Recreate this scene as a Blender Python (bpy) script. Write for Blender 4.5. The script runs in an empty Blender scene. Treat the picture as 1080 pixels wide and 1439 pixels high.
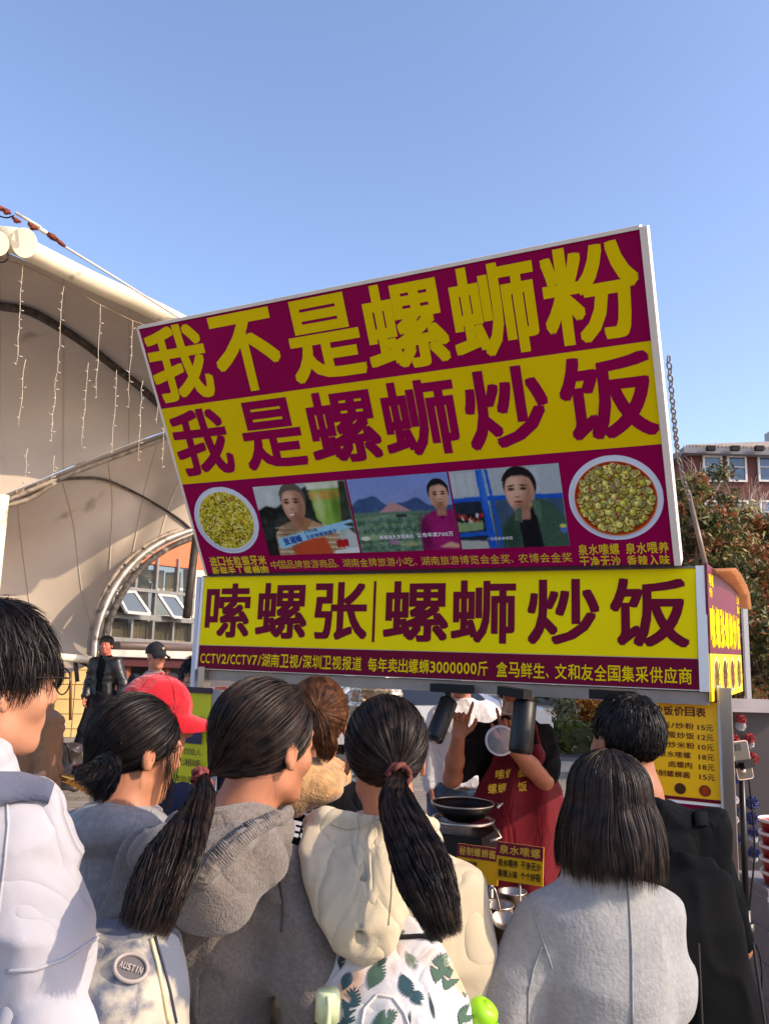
import bpy, math, random
import numpy as np
from mathutils import Vector, Matrix, noise as mnoise
from mathutils.bvhtree import BVHTree
random.seed(7); RNG = np.random.default_rng(11)
SC = bpy.context.scene; COL = SC.collection
R_ = math.radians

# ---------------------------------------------------------------- camera, sky, sun
PITCH, ROLL, EYE, FPX, CX, CY = R_(9.4), R_(1.5), Vector((0, 0, 1.78)), 1150.0, 540.0, 719.5
cF = Vector((0, math.cos(PITCH), math.sin(PITCH)))
_U = Vector((0, -math.sin(PITCH), math.cos(PITCH))); _R = Vector((1, 0, 0))
cR = _R*math.cos(ROLL) + _U*math.sin(ROLL); cU = -_R*math.sin(ROLL) + _U*math.cos(ROLL)
cam = bpy.data.cameras.new('camera'); camo = bpy.data.objects.new('camera', cam); COL.objects.link(camo)
camo.matrix_world = Matrix(((cR.x, cU.x, -cF.x, EYE.x), (cR.y, cU.y, -cF.y, EYE.y), (cR.z, cU.z, -cF.z, EYE.z), (0, 0, 0, 1)))
cam.sensor_fit = 'VERTICAL'; cam.sensor_height = 36.0; cam.lens = 36.0*FPX/1439.0
cam.clip_start = 0.05; cam.clip_end = 2000; SC.camera = camo
SUN_EL, SUN_AZ = R_(33), R_(-19)        # azimuth measured from +X (right), negative = towards the camera's back
sdir = Vector((math.cos(SUN_EL)*math.cos(SUN_AZ), math.cos(SUN_EL)*math.sin(SUN_AZ), math.sin(SUN_EL)))
sl = bpy.data.lights.new('sun', 'SUN'); sl.energy = 2.35; sl.angle = R_(0.55); sl.color = (1.0, 0.83, 0.62)
so = bpy.data.objects.new('sun', sl); COL.objects.link(so); so.rotation_euler = sdir.to_track_quat('Z', 'Y').to_euler()
w = bpy.data.worlds.new('World'); SC.world = w; w.use_nodes = True
nt = w.node_tree; nt.nodes.clear()
sky = nt.nodes.new('ShaderNodeTexSky'); sky.sky_type = 'NISHITA'; sky.sun_disc = False
sky.sun_elevation = SUN_EL; sky.sun_rotation = math.pi/2 - SUN_AZ
sky.air_density = 1.0; sky.dust_density = 1.6; sky.ozone_density = 3.0; sky.altitude = 50
bg = nt.nodes.new('ShaderNodeBackground'); bg.inputs[1].default_value = 0.15
ow = nt.nodes.new('ShaderNodeOutputWorld')
tint = nt.nodes.new('ShaderNodeMix'); tint.data_type = 'RGBA'; tint.blend_type = 'MULTIPLY'; tint.inputs[0].default_value = 1.0; tint.inputs[7].default_value = (1.09, 0.98, 0.99, 1)
nt.links.new(sky.outputs[0], tint.inputs[6]); nt.links.new(tint.outputs[2], bg.inputs[0]); nt.links.new(bg.outputs[0], ow.inputs[0])
SC.view_settings.view_transform = 'Standard'; SC.view_settings.look = 'None'
SC.view_settings.gamma = 1; SC.view_settings.use_curve_mapping = False; SC.view_settings.exposure = 1.06

def ray(px, py):
    d = cF*FPX + cR*(px-CX) - cU*(py-CY)
    return d
def at(px, py, y):                       # point seen at a pixel of the photograph, at world depth y
    d = ray(px, py); return EYE + d*(y/d.y)
def atz(px, py, z=0.0):                  # point seen at a pixel, on the level z
    d = ray(px, py); return EYE + d*((z-EYE.z)/d.z)

# ---------------------------------------------------------------- materials
def lin(c):
    return tuple(((v/255.0)/12.92 if v/255.0 <= 0.04045 else ((v/255.0+0.055)/1.055)**2.4) for v in c) + (1.0,)
MATS = {}
def mat(name, col, rough=0.6, metal=0.0, var=0.0, vscale=8.0, bump=0.0, bscale=60.0, sheen=0.0, spec=0.5,
        col2=None, stretch=(1, 1, 1), transl=0.0, trans=0.0, alpha=1.0, detail=4.0, ior=1.45, coat=0.0, dirt=None, lo=0.35, hi=0.65, wrinkle=0.0, wscale=7.0):
    if name in MATS: return MATS[name]
    m = bpy.data.materials.new(name); m.use_nodes = True; n = m.node_tree.nodes; L = m.node_tree.links
    b = n['Principled BSDF']; c = lin(col)
    b.inputs['Base Color'].default_value = c; b.inputs['Roughness'].default_value = rough; b.inputs['Metallic'].default_value = metal
    b.inputs['Specular IOR Level'].default_value = spec; b.inputs['Sheen Weight'].default_value = sheen; b.inputs['IOR'].default_value = ior
    b.inputs['Sheen Roughness'].default_value = 0.6
    b.inputs['Transmission Weight'].default_value = trans; b.inputs['Alpha'].default_value = alpha; b.inputs['Coat Weight'].default_value = coat
    if var or bump or col2 or wrinkle:
        tc = n.new('ShaderNodeTexCoord'); mp = n.new('ShaderNodeMapping'); mp.inputs['Scale'].default_value = stretch
        L.new(tc.outputs['Object'], mp.inputs[0])
    if var or col2:
        t = n.new('ShaderNodeTexNoise'); t.inputs['Scale'].default_value = vscale; t.inputs['Detail'].default_value = detail
        L.new(mp.outputs[0], t.inputs['Vector'])
        r = n.new('ShaderNodeValToRGB'); r.color_ramp.elements[0].position = lo; r.color_ramp.elements[1].position = hi
        if col2: a, z = c, lin(col2)
        else:
            a = tuple(max(0, v*(1-var)) for v in c[:3])+(1,); z = tuple(min(1, v*(1+var)) for v in c[:3])+(1,)
        r.color_ramp.elements[0].color = a; r.color_ramp.elements[1].color = z
        L.new(t.outputs[0], r.inputs[0]); out = r.outputs[0]
        if dirt:
            t2 = n.new('ShaderNodeTexNoise'); t2.inputs['Scale'].default_value = dirt[1]; t2.inputs['Detail'].default_value = 6
            L.new(mp.outputs[0], t2.inputs['Vector'])
            r2 = n.new('ShaderNodeValToRGB'); r2.color_ramp.elements[0].position = dirt[2]; r2.color_ramp.elements[1].position = dirt[2]+0.12
            L.new(t2.outputs[0], r2.inputs[0])
            mx = n.new('ShaderNodeMix'); mx.data_type = 'RGBA'; L.new(r2.outputs[0], mx.inputs[0]); L.new(out, mx.inputs[6])
            mx.inputs[7].default_value = lin(dirt[0]); out = mx.outputs[2]
        L.new(out, b.inputs['Base Color'])
    if bump:
        t = n.new('ShaderNodeTexNoise'); t.inputs['Scale'].default_value = bscale; t.inputs['Detail'].default_value = 3
        L.new(mp.outputs[0], t.inputs['Vector'])
        bp = n.new('ShaderNodeBump'); bp.inputs['Strength'].default_value = bump; bp.inputs['Distance'].default_value = 0.004
        L.new(t.outputs[0], bp.inputs['Height']); L.new(bp.outputs[0], b.inputs['Normal'])
        if wrinkle:                      # long soft creases of worn cloth
            mp2 = n.new('ShaderNodeMapping'); mp2.inputs['Scale'].default_value = (1.0, 1.0, 0.55); mp2.inputs['Rotation'].default_value = (0.3, 0.5, 0.2); L.new(tc.outputs['Object'], mp2.inputs[0])
            t3 = n.new('ShaderNodeTexNoise'); t3.inputs['Scale'].default_value = wscale; t3.inputs['Detail'].default_value = 2.5; t3.inputs['Distortion'].default_value = 1.2; L.new(mp2.outputs[0], t3.inputs['Vector'])
            a1 = n.new('ShaderNodeMath'); a1.operation = 'SUBTRACT'; a1.inputs[1].default_value = 0.5; L.new(t3.outputs[0], a1.inputs[0])
            a2 = n.new('ShaderNodeMath'); a2.operation = 'ABSOLUTE'; L.new(a1.outputs[0], a2.inputs[0]); a3 = n.new('ShaderNodeMath'); a3.operation = 'POWER'; a3.inputs[1].default_value = 0.7; L.new(a2.outputs[0], a3.inputs[0])
            b3 = n.new('ShaderNodeBump'); b3.inputs['Strength'].default_value = wrinkle; b3.inputs['Distance'].default_value = 0.03; L.new(a3.outputs[0], b3.inputs['Height']); L.new(b3.outputs[0], bp.inputs['Normal'])
    if transl:
        tr = n.new('ShaderNodeBsdfTranslucent'); ms = n.new('ShaderNodeMixShader'); ms.inputs[0].default_value = transl
        src = b.inputs['Base Color']
        if src.is_linked: L.new(src.links[0].from_socket, tr.inputs[0])
        else: tr.inputs[0].default_value = c
        L.new(b.outputs[0], ms.inputs[1]); L.new(tr.outputs[0], ms.inputs[2]); L.new(ms.outputs[0], n['Material Output'].inputs[0])
    MATS[name] = m; return m

# ---------------------------------------------------------------- objects
def link(name, me, m=None, parent=None):
    o = bpy.data.objects.new(name, me); COL.objects.link(o)
    if m is not None:
        for mm in (m if isinstance(m, (list, tuple)) else [m]): me.materials.append(mm)
    if parent is not None: o.parent = parent
    return o
def tag(o, label=None, cat=None, group=None, kind=None):
    if label: o['label'] = label
    if cat: o['category'] = cat
    if group: o['group'] = group
    if kind: o['kind'] = kind
    return o
def empty(name, loc=(0, 0, 0), rz=0.0, label=None, cat=None, group=None):
    o = bpy.data.objects.new(name, None); COL.objects.link(o); o.location = loc; o.rotation_euler = (0, 0, rz)
    o.empty_display_size = 0.1
    return tag(o, label, cat, group)
def npmesh(name, V, Fq, smooth=False, mi=None):
    V = np.asarray(V, np.float32); Fq = np.asarray(Fq, np.int32); k = Fq.shape[1]
    me = bpy.data.meshes.new(name); me.vertices.add(len(V)); me.vertices.foreach_set('co', V.ravel())
    me.loops.add(Fq.size); me.loops.foreach_set('vertex_index', Fq.ravel())
    me.polygons.add(len(Fq)); me.polygons.foreach_set('loop_start', np.arange(0, Fq.size, k, dtype=np.int32))
    if mi is not None: me.polygons.foreach_set('material_index', np.asarray(mi, np.int32))
    me.update(calc_edges=True)
    if smooth: me.polygons.foreach_set('use_smooth', np.ones(len(Fq), bool))
    else: me.polygons.foreach_set('use_smooth', np.zeros(len(Fq), bool))
    return me
def frame(d, up=Vector((0, 0, 1))):
    d = Vector(d).normalized(); s = d.cross(up)
    if s.length < 1e-3: s = d.cross(Vector((0, 1, 0)))
    s.normalize(); return d, s, s.cross(d).normalized()
class MB:                                # collects shapes; .build makes ONE mesh object
    def __init__(s): s.v = []; s.f = []; s.m = []; s.sm = []
    def add(s, vs, fs, mi=0, smooth=False):
        b = len(s.v); s.v += [tuple(v) for v in vs]; s.f += [tuple(b+i for i in f) for f in fs]; s.m += [mi]*len(fs); s.sm += [smooth]*len(fs); return s
    def box(s, c, size, rz=0.0, mi=0, M=None):
        c = Vector(c); x, y, z = [q/2 for q in size]
        vs = [Vector((a*x, b*y, d*z)) for d in (-1, 1) for a, b in ((-1, -1), (1, -1), (1, 1), (-1, 1))]
        if M is None: M = Matrix.Rotation(rz, 3, 'Z')
        return s.add([M @ v + c for v in vs], [(3, 2, 1, 0), (4, 5, 6, 7), (0, 1, 5, 4), (1, 2, 6, 5), (2, 3, 7, 6), (3, 0, 4, 7)], mi)
    def bar(s, a, b, w, h=None, mi=0, up=Vector((0, 0, 1))):
        a, b = Vector(a), Vector(b); h = h or w; d, sd, u = frame(b-a, up)
        vs = [p + sd*(i*w/2) + u*(j*h/2) for p in (a, b) for i, j in ((-1, -1), (1, -1), (1, 1), (-1, 1))]
        return s.add(vs, [(0, 1, 2, 3), (7, 6, 5, 4), (1, 0, 4, 5), (2, 1, 5, 6), (3, 2, 6, 7), (0, 3, 7, 4)], mi)
    def tube(s, pts, r, n=10, mi=0, caps=True, smooth=True, flat=None):
        pts = [Vector(p) for p in pts]; k = len(pts); rr = r if isinstance(r, (list, tuple)) else [r]*k
        vs = []; up = None
        for i, p in enumerate(pts):
            t = (pts[min(i+1, k-1)] - pts[max(i-1, 0)])
            if t.length < 1e-9: t = Vector((0, 0, 1))
            t.normalize()
            if up is None: _, sd, up = frame(t)
            else:
                up = (up - t*up.dot(t)).normalized(); sd = t.cross(up)
            sd = t.cross(up)
            for j in range(n):
                a = 2*math.pi*j/n; vs.append(p + sd*(math.cos(a)*rr[i]) + up*(math.sin(a)*rr[i]*(flat or 1)))
        fs = [(i*n+j, i*n+(j+1) % n, (i+1)*n+(j+1) % n, (i+1)*n+j) for i in range(k-1) for j in range(n)]
        s.add(vs, fs, mi, smooth)
        if caps:
            b = len(s.v) - len(vs); s.f += [tuple(b+j for j in range(n))[::-1], tuple(b+(k-1)*n+j for j in range(n))]; s.m += [mi]*2; s.sm += [False]*2
        return s
    def lathe(s, c, prof, n=24, mi=0, M=None, smooth=True):      # prof: list of (radius, z)
        c = Vector(c); vs = []
        for r, z in prof:
            for j in range(n):
                a = 2*math.pi*j/n; v = Vector((r*math.cos(a), r*math.sin(a), z)); vs.append((M @ v if M else v) + c)
        fs = [(i*n+j, i*n+(j+1) % n, (i+1)*n+(j+1) % n, (i+1)*n+j) for i in range(len(prof)-1) for j in range(n)]
        return s.add(vs, fs, mi, smooth)
    def ball(s, c, r, n=12, mi=0, sc=(1, 1, 1)):
        prof = [(max(1e-4, r*math.sin(math.pi*i/(n//2))), -r*math.cos(math.pi*i/(n//2))) for i in range(n//2+1)]
        return s.lathe(c, prof, n, mi, Matrix.Diagonal(sc))
    def grid(s, P, mi=0, smooth=True, close=False):              # P[i][j] points
        a, b = len(P), len(P[0]); vs = [p for row in P for p in row]
        fs = [(i*b+j, i*b+(j+1) % b, (i+1)*b+(j+1) % b, (i+1)*b+j) for i in range(a-1) for j in range(b if close else b-1)]
        return s.add(vs, fs, mi, smooth)
    def prism(s, poly, d, mi=0):                                 # polygon (3D pts) extruded by vector d
        poly = [Vector(p) for p in poly]; k = len(poly); d = Vector(d)
        s.add(poly + [p+d for p in poly], [tuple(range(k))[::-1], tuple(range(k, 2*k))] + [(i, (i+1) % k, k+(i+1) % k, k+i) for i in range(k)], mi)
        return s
    def build(s, name, m, parent=None):
        me = bpy.data.meshes.new(name); me.from_pydata(s.v, [], s.f); me.update()
        me.polygons.foreach_set('material_index', s.m); me.polygons.foreach_set('use_smooth', s.sm)
        return link(name, me, m, parent)
def structure(o): o['kind'] = 'structure'; return o
def copy_tree(o, parent=None):
    c = o.copy(); COL.objects.link(c)
    if parent is not None: c.parent = parent
    for ch in list(o.children): copy_tree(ch, c)
    return c
def shade(o): return o

# ---------------------------------------------------------------- lettering
_fc = bpy.data.curves.new('glyph', 'FONT'); _fo = bpy.data.objects.new('glyph', _fc); COL.objects.link(_fo)
_fc.resolution_u = 3
_GC = {}
def glyph(ch, bold):
    k = (ch, bold)
    if k not in _GC:
        _fc.body = ch;  _fc.offset = 0.0; dg = bpy.context.evaluated_depsgraph_get(); dg.update()
        me = bpy.data.meshes.new_from_object(_fo.evaluated_get(dg))
        vs = [(v.co.x, v.co.y) for v in me.vertices]; fs = [tuple(p.vertices) for p in me.polygons]
        bpy.data.meshes.remove(me); _GC[k] = (vs, fs)
    return _GC[k]
class Plane:
    def __init__(s, P0, h, up): s.P0 = Vector(P0); s.h = Vector(h).normalized(); s.up = Vector(up).normalized(); s.n = s.h.cross(s.up).normalized()
    def pt(s, u, v, off=0.0): return s.P0 + s.h*u + s.up*v + s.n*off
def glyph_to(mb, ch, pl, uc, vc, w, h, bold, off=0.0015, mi=0, lat=False, shear=0.0, jit=None):
    vs, fs = glyph(ch, bold)
    if not fs: return
    if lat:                              # latin: fit by em
        x0, x1 = min(v[0] for v in vs), max(v[0] for v in vs); y0, y1 = 0.0, 0.72
    else: x0, x1, y0, y1 = min(-0.0+v[0] for v in vs), max(v[0] for v in vs), min(v[1] for v in vs), max(v[1] for v in vs)
    if not lat and (x1-x0 < 0.6 or y1-y0 < 0.6):   # sparse glyph keeps its em box
        x0, x1, y0, y1 = 0.02, 0.98, -0.1, 0.86
    dirs = [(0, 0)]
    if bold > 0.004: dirs += [(bold*a_, bold*b_) for a_ in (-1, 1) for b_ in (-1, 1)]
    if bold > 0.017: dirs += [(bold, 0), (-bold, 0), (0, bold), (0, -bold)]
    x0 -= bold; x1 += bold; y0 -= bold; y1 += bold
    for k, (dx, dy) in enumerate(dirs):
        P = []
        for x, y in vs:
            a = (x+dx-x0)/(x1-x0)-0.5; b = (y+dy-y0)/(y1-y0)-0.5
            P.append(pl.pt(uc+a*w+shear*b*h, vc+b*h, off+k*4e-5))
        mb.add(P, fs, mi)
def text_row(mb, s, pl, u0, u1, vc, h, bold=0.02, off=0.0015, mi=0, fill=0.9):
    """a string spread over u0..u1; CJK take 1 unit, latin about 0.58, space 0.35"""
    wd = [0.5 if c in ' ' else (0.4 if c in '/|' else (0.62 if ord(c) < 256 else (0.7 if c in '、' else 1.0))) for c in s]
    tot = sum(wd); u = u0; k = (u1-u0)/tot
    for c, q in zip(s, wd):
        if c != ' ':
            if ord(c) < 256:
                hh = h*0.80
                glyph_to(mb, c, pl, u+q*k/2, vc-0.0, q*k*(0.3 if c in '1I' else 0.14 if c == '|' else 0.86), hh, bold, off, mi, lat=True)
            else: glyph_to(mb, c, pl, u+q*k/2, vc, q*k*fill, h, bold, off, mi)
        u += q*k
def poly(mb, pl, uv, off, mi=0): mb.add([pl.pt(u, v, off) for u, v in uv], [tuple(range(len(uv)))], mi)
def ell(mb, pl, u, v, a, b, off, mi=0, n=28, rot=0.0):
    poly(mb, pl, [(u+a*math.cos(t)*math.cos(rot)-b*math.sin(t)*math.sin(rot), v+a*math.cos(t)*math.sin(rot)+b*math.sin(t)*math.cos(rot)) for t in [2*math.pi*i/n for i in range(n)]], off, mi)
def slab(mb, pl, u0, v0, u1, v1, o0, o1, mi=0):
    a = [pl.pt(u0, v0, o0), pl.pt(u1, v0, o0), pl.pt(u1, v1, o0), pl.pt(u0, v1, o0)]
    mb.prism(a, pl.n*(o1-o0), mi)
# ================================================================= THE SETTING
YEL = mat('sign_yellow_print', (250, 222, 0), 0.6, var=0.03, vscale=3, transl=0.25, spec=.12)
MAR = mat('sign_maroon_print', (160, 0, 80), 0.6, var=0.05, vscale=3, transl=0.18, spec=.12)
MAR2 = mat('sign_deep_maroon_print', (108, 8, 44), 0.6, var=0.05, vscale=3, spec=.12)
YEL2 = mat('sign_lower_yellow_print', (255, 230, 0), 0.6, var=0.03, vscale=3, transl=0.15, spec=.12)
WHT = mat('white_enamel', (236, 234, 228), 0.4, var=0.04, vscale=9)
CREAM = mat('weathered_cream_paint', (238, 226, 198), 0.5, var=0.08, vscale=5, bump=0.1, bscale=30, dirt=((96, 84, 66), 7, 0.60))
STEEL = mat('stainless_steel', (178, 166, 152), 0.36, 1.0, var=0.08, vscale=20, stretch=(1, 1, 0.1))
DSTEEL = mat('dull_grey_steel', (126, 122, 118), 0.45, 0.6, var=0.15, vscale=8, bump=0.15)
BLK = mat('black_plastic', (14, 14, 15), 0.35, var=0.1, vscale=20)
BLKM = mat('black_matt', (12, 12, 13), 0.75)

# ground
g = MB(); N = 40
g.add([(-400, -60, 0), (400, -60, 0), (400, 900, 0), (-400, 900, 0)], [(0, 1, 2, 3)])
def paving(name, col, col2, bw, bh, mortar, rough=0.85):
    m = bpy.data.materials.new(name); m.use_nodes = True; n = m.node_tree.nodes; L = m.node_tree.links; b = n['Principled BSDF']
    tc = n.new('ShaderNodeTexCoord'); br = n.new('ShaderNodeTexBrick'); br.inputs['Scale'].default_value = 1.0
    br.inputs['Brick Width'].default_value = bw; br.inputs['Row Height'].default_value = bh; br.inputs['Mortar Size'].default_value = 0.008
    br.inputs['Color1'].default_value = lin(col); br.inputs['Color2'].default_value = lin(col2); br.inputs['Mortar'].default_value = lin(mortar)
    L.new(tc.outputs['Object'], br.inputs['Vector'])
    t = n.new('ShaderNodeTexNoise'); t.inputs['Scale'].default_value = 1.3; t.inputs['Detail'].default_value = 8; L.new(tc.outputs['Object'], t.inputs['Vector'])
    mx = n.new('ShaderNodeMix'); mx.data_type = 'RGBA'; mx.blend_type = 'MULTIPLY'; mx.inputs[0].default_value = 0.6
    L.new(br.outputs[0], mx.inputs[6]); r = n.new('ShaderNodeValToRGB'); r.color_ramp.elements[0].color = (.45, .45, .45, 1); r.color_ramp.elements[0].position = .3; r.color_ramp.elements[1].position = .7
    L.new(t.outputs[0], r.inputs[0]); L.new(r.outputs[0], mx.inputs[7]); L.new(mx.outputs[2], b.inputs['Base Color'])
    b.inputs['Roughness'].default_value = rough
    bp = n.new('ShaderNodeBump'); bp.inputs['Strength'].default_value = 0.4; bp.inputs['Distance'].default_value = 0.01
    L.new(br.outputs['Fac'], bp.inputs['Height']); bp.invert = True; L.new(bp.outputs[0], b.inputs['Normal']); return m
PAV = paving('plaza_paving', (150, 138, 124), (128, 116, 104), 0.4, 0.2, (80, 72, 64))
ground = structure(g.build('ground', PAV))
# pavers that can be told apart, at the right by the tripod
PVM = [mat('paver_grey_%d' % i, c, 0.85, var=0.18, vscale=9, bump=0.3, bscale=90) for i, c in enumerate([(128, 120, 112), (112, 104, 98), (140, 128, 116)])]
pb = MB(); pb.box((0, 0, 0.012), (0.232, 0.112, 0.024)); pm = pb.build('paver', PVM[0], ground)
pme = [pm.data]
for m_ in PVM[1:]:
    c_ = pm.data.copy(); c_.materials.clear(); c_.materials.append(m_); pme.append(c_)
cnt = 0; pm.location = (1.72, 3.2, 0)
a_ = R_(-26)
for i in range(30):
    for j in range(14):
        lx = i*0.12; ly = j*0.24 + (0.12 if i % 2 else 0)
        x = 1.55 + ly*math.cos(a_) - lx*math.sin(a_); y = 3.35 + ly*math.sin(a_) + lx*math.cos(a_)
        if not (1.45 < x < 3.6) or cnt > 285 or x/y > 0.62 or x/y < 0.36: continue
        o = pm.copy(); o.data = random.choice(pme); COL.objects.link(o); o.parent = ground
        o.location = (x, y, 0.004+random.uniform(-.002, .002)); o.rotation_euler = (0, 0, a_ + random.uniform(-.01, .01)); cnt += 1
pm.location = (1.9, 3.05, 0); pm.rotation_euler = (0, 0, a_)
# road beyond the plaza and its kerb
ASP = mat('asphalt', (92, 88, 86), 0.9, var=0.2, vscale=2, bump=0.3, bscale=60)
r = MB(); r.add([(-60, 17, 0.006), (60, 12.5, 0.006), (60, 21, 0.006), (-60, 25, 0.006)], [(0, 1, 2, 3)]); structure(r.build('road', ASP))
KER = mat('kerb_concrete', (170, 160, 146), 0.85, var=0.15, vscale=4, bump=0.3)
k = MB(); k.bar((-2, 13.2, .07), (-2+20, 11.8, .07), .16, .14); structure(k.build('kerb', KER))

# ----------------------------------------------------------------- food stall
S0 = Vector((-0.930, 4.238, 0)); SH = Vector((0.895, -0.446, 0)).normalized(); SB = Vector((0.446, 0.895, 0)).normalized(); Z = Vector((0, 0, 1))
def sp(u, w, z): return S0 + SH*u + SB*w + Z*z      # stall coordinates: along, back, up
stall = empty('food_stall', sp(1.2, 0, 0), 0, 'food stall with steel posts, metal counter and lettered front panel under the big signs', 'food stall')
SY = math.atan2(SH.y, SH.x)
def child(o, par):
    o.parent = par; o.matrix_parent_inverse = Matrix.Translation(-par.location) if par.rotation_euler.z == 0 else par.matrix_world.inverted(); return o
def sbox(name, u0, u1, w0, w1, z0, z1, m, par=stall):
    b = MB(); b.box(sp((u0+u1)/2, (w0+w1)/2, (z0+z1)/2), (u1-u0, w1-w0, z1-z0), SY); o = b.build(name, m)
    if par is not None: child(o, par)
    return o
for (u, w) in ((0.03, 0.02), (2.475, 0.10), (0.03, 1.22), (2.37, 1.22)):
    sbox('post', u-.018, u+.022, w-.025, w+.025, 0.0, 1.66 if w < .5 else 2.02, STEEL)
sbox('beam', -0.01, 2.42, 0.03, 0.10, 1.595, 1.643, mat('grey_beam', (150, 140, 132), 0.5, 0.3, var=0.1))
sbox('beam', 0.02, 2.46, 1.19, 1.25, 2.02, 2.08, STEEL)
TARP = mat('orange_roof_sheet', (236, 184, 136), 0.7, var=0.08, vscale=5, transl=0.3)
b = MB()
P = [[sp(u, w, z + 0.02*math.sin(u*7+w*3)) for w, z in ((0.16, 2.13), (0.5, 2.12), (0.9, 2.10), (1.30, 2.09), (1.42, 2.03))] for u in np.linspace(-0.05, 2.53, 12)]
b.grid(P); b.grid([[q+Vector((0, 0, .012)) for q in row] for row in P]); child(b.build('roof_sheet', TARP), stall)
sbox('countertop', 0.0, 2.5, -0.66, 0.22, 0.715, 0.745, STEEL)
sbox('counter_edge', 0.0, 2.5, -0.672, -0.661, 0.70, 0.75, mat('pale_trim', (226, 216, 206), 0.4, 0.2, var=.05))
fp = sbox('front_panel', 0.0, 2.5, -0.655, -0.64, 0.08, 0.70, MAR2)
FP = Plane(sp(0, -0.656, 0), SH, Z)
b = MB(); 
for i, ch in enumerate('嗦螺张螺蛳炒饭'):
    poly(b, FP, [(0.1+i*.34, .14), (.40+i*.34, .14), (.40+i*.34, .15), (.1+i*.34, .15)], .002)
    glyph_to(b, ch, FP, .245+i*.34, .43, .28, .42, 0.03, 0.003)
# the big panel glyph that shows between the visitors
child(b.build('lettering', YEL), fp)
sbox('side_panel', 0.0, 0.02, -0.62, 1.15, 0.08, 0.70, MAR2); sbox('side_panel', 2.48, 2.5, -0.62, 0.07, 0.08, 0.70, MAR2)
# left end panel
sbox('end_panel', -0.055, -0.03, 0.02, 0.55, 1.55, 2.12, mat('bluish_white_sheet', (205, 205, 214), 0.5, var=.05))

# lower sign box
up2 = (Z*math.cos(0.0218) + SH.cross(Z)*math.sin(-0.0218)).normalized()
LP = Plane((-.930, 4.238, 1.648), SH, up2)
sb = tag(empty('sign_box', LP.pt(1.2, 0, 0)), 'long yellow sign box with maroon characters 嗦螺张 over the stall front', 'sign')
def pbox(name, pl, u0, v0, u1, v1, o0, o1, m, par):
    b = MB(); slab(b, pl, u0, v0, u1, v1, o0, o1); return child(b.build(name, m), par)
pbox('box_body', LP, 0, 0, 2.4, .472, -.14, -.004, WHT, sb)
p1_ = pbox('yellow_panel', LP, 0.004, .122, 2.392, .468, -.003, 0, YEL2, sb)
p2_ = pbox('maroon_strip', LP, 0.004, .004, 2.392, .1195, -.003, .0005, MAR2, sb)
pbox('frame_edge', LP, 2.394, -.002, 2.43, .478, -.145, .006, mat('white_metal_frame', (225, 222, 218), 0.35, 0.3), sb)
pbox('frame_edge', LP, -.012, -.002, .0, .474, -.14, .004, WHT, sb)
pbox('frame_edge', LP, 0.0, .469, 2.394, .476, -.14, .005, DSTEEL, sb)
b = MB()
for ch, u, ww in (('嗦', .165, .275), ('螺', .488, .295), ('张', .82, .285), ('螺', 1.205, .32), ('蛳', 1.524, .295), ('炒', 1.872, .30), ('饭', 2.214, .30)):
    glyph_to(b, ch, LP, u, .297, ww, .272, 0.021)
slab(b, LP, .990, .155, 1.003, .435, .0005, .0015)
child(b.build('lettering', MAR2), p1_)
b = MB(); text_row(b, 'CCTV2/CCTV7/湖南卫视/深圳卫视报道', LP, .015, .945, .056, .062, .012)
text_row(b, '每年卖出螺蛳3000000斤', LP, .973, 1.552, .054, .062, .012); text_row(b, '盒马鲜生、文和友全国集采供应商', LP, 1.585, 2.37, .054, .062, .012)
child(b.build('lettering', YEL), p2_)

# upper sign board, tilted forward
ang = 0.5023; hU = Vector((math.cos(-.47257), math.sin(-.47257), 0)); nU = hU.cross(Z)
upU = (Z*math.cos(ang) + nU*math.sin(ang)).normalized()
UP = Plane((-.9067, 4.2213, 2.1268), hU, upU)
ub = tag(empty('tilted_signboard', UP.pt(1.15, 0, 0)), 'huge forward tilted signboard with yellow characters 我不是螺蛳粉 on maroon and food photos', 'signboard')
pbox('board_body', UP, 0, 0.006, 2.30, 1.264, -.055, -.004, WHT, ub)
a1 = pbox('maroon_panel', UP, .004, .876, 2.292, 1.262, -.0035, 0, MAR, ub)
a2 = pbox('yellow_panel', UP, .004, .490, 2.292, .8755, -.0035, 0.0003, YEL, ub)
a3 = pbox('photo_panel', UP, .004, .006, 2.292, .4895, -.0035, 0, MAR, ub)
FRM = mat('white_painted_frame', (232, 222, 208), 0.45, var=.05, vscale=6)
pbox('frame_edge', UP, 2.293, 0.0, 2.318, 1.27, -.06, .008, FRM, ub)
pbox('frame_edge', UP, -.008, 0.0, .003, 1.27, -.06, .004, FRM, ub)
pbox('frame_edge', UP, 0.003, 1.263, 2.293, 1.277, -.06, .006, FRM, ub)
pbox('frame_edge', UP, 0.003, -.006, 2.293, .005, -.06, .003, mat('dark_lower_edge', (60, 30, 40), 0.6), ub)
b = MB()
for ch, u, ww in (('我', .182, .345), ('不', .568, .35), ('是', .971, .36), ('螺', 1.351, .365), ('蛳', 1.727, .35), ('粉', 2.098, .35)):
    glyph_to(b, ch, UP, u, 1.076, ww, .352, 0.024)
child(b.build('lettering', YEL), a1)
b = MB()
for ch, u, ww in (('我', .191, .33), ('是', .595, .335), ('螺', .971, .355), ('蛳', 1.339, .345), ('炒', 1.718, .345), ('饭', 2.114, .355)):
    glyph_to(b, ch, UP, u, .690, ww, .326, 0.024)
child(b.build('lettering', MAR), a2)
b = MB(); text_row(b, '进口长粒猫牙米', UP, .042, .392, .072, .050, .028); text_row(b, '新鲜手工螺蛳肉', UP, .042, .392, .020, .050, .028)
text_row(b, '中国品牌旅游商品、湖南金牌旅游小吃、湖南旅游博览会金奖、农博会金奖', UP, .41, 1.90, .045, .042, .004)
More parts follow.
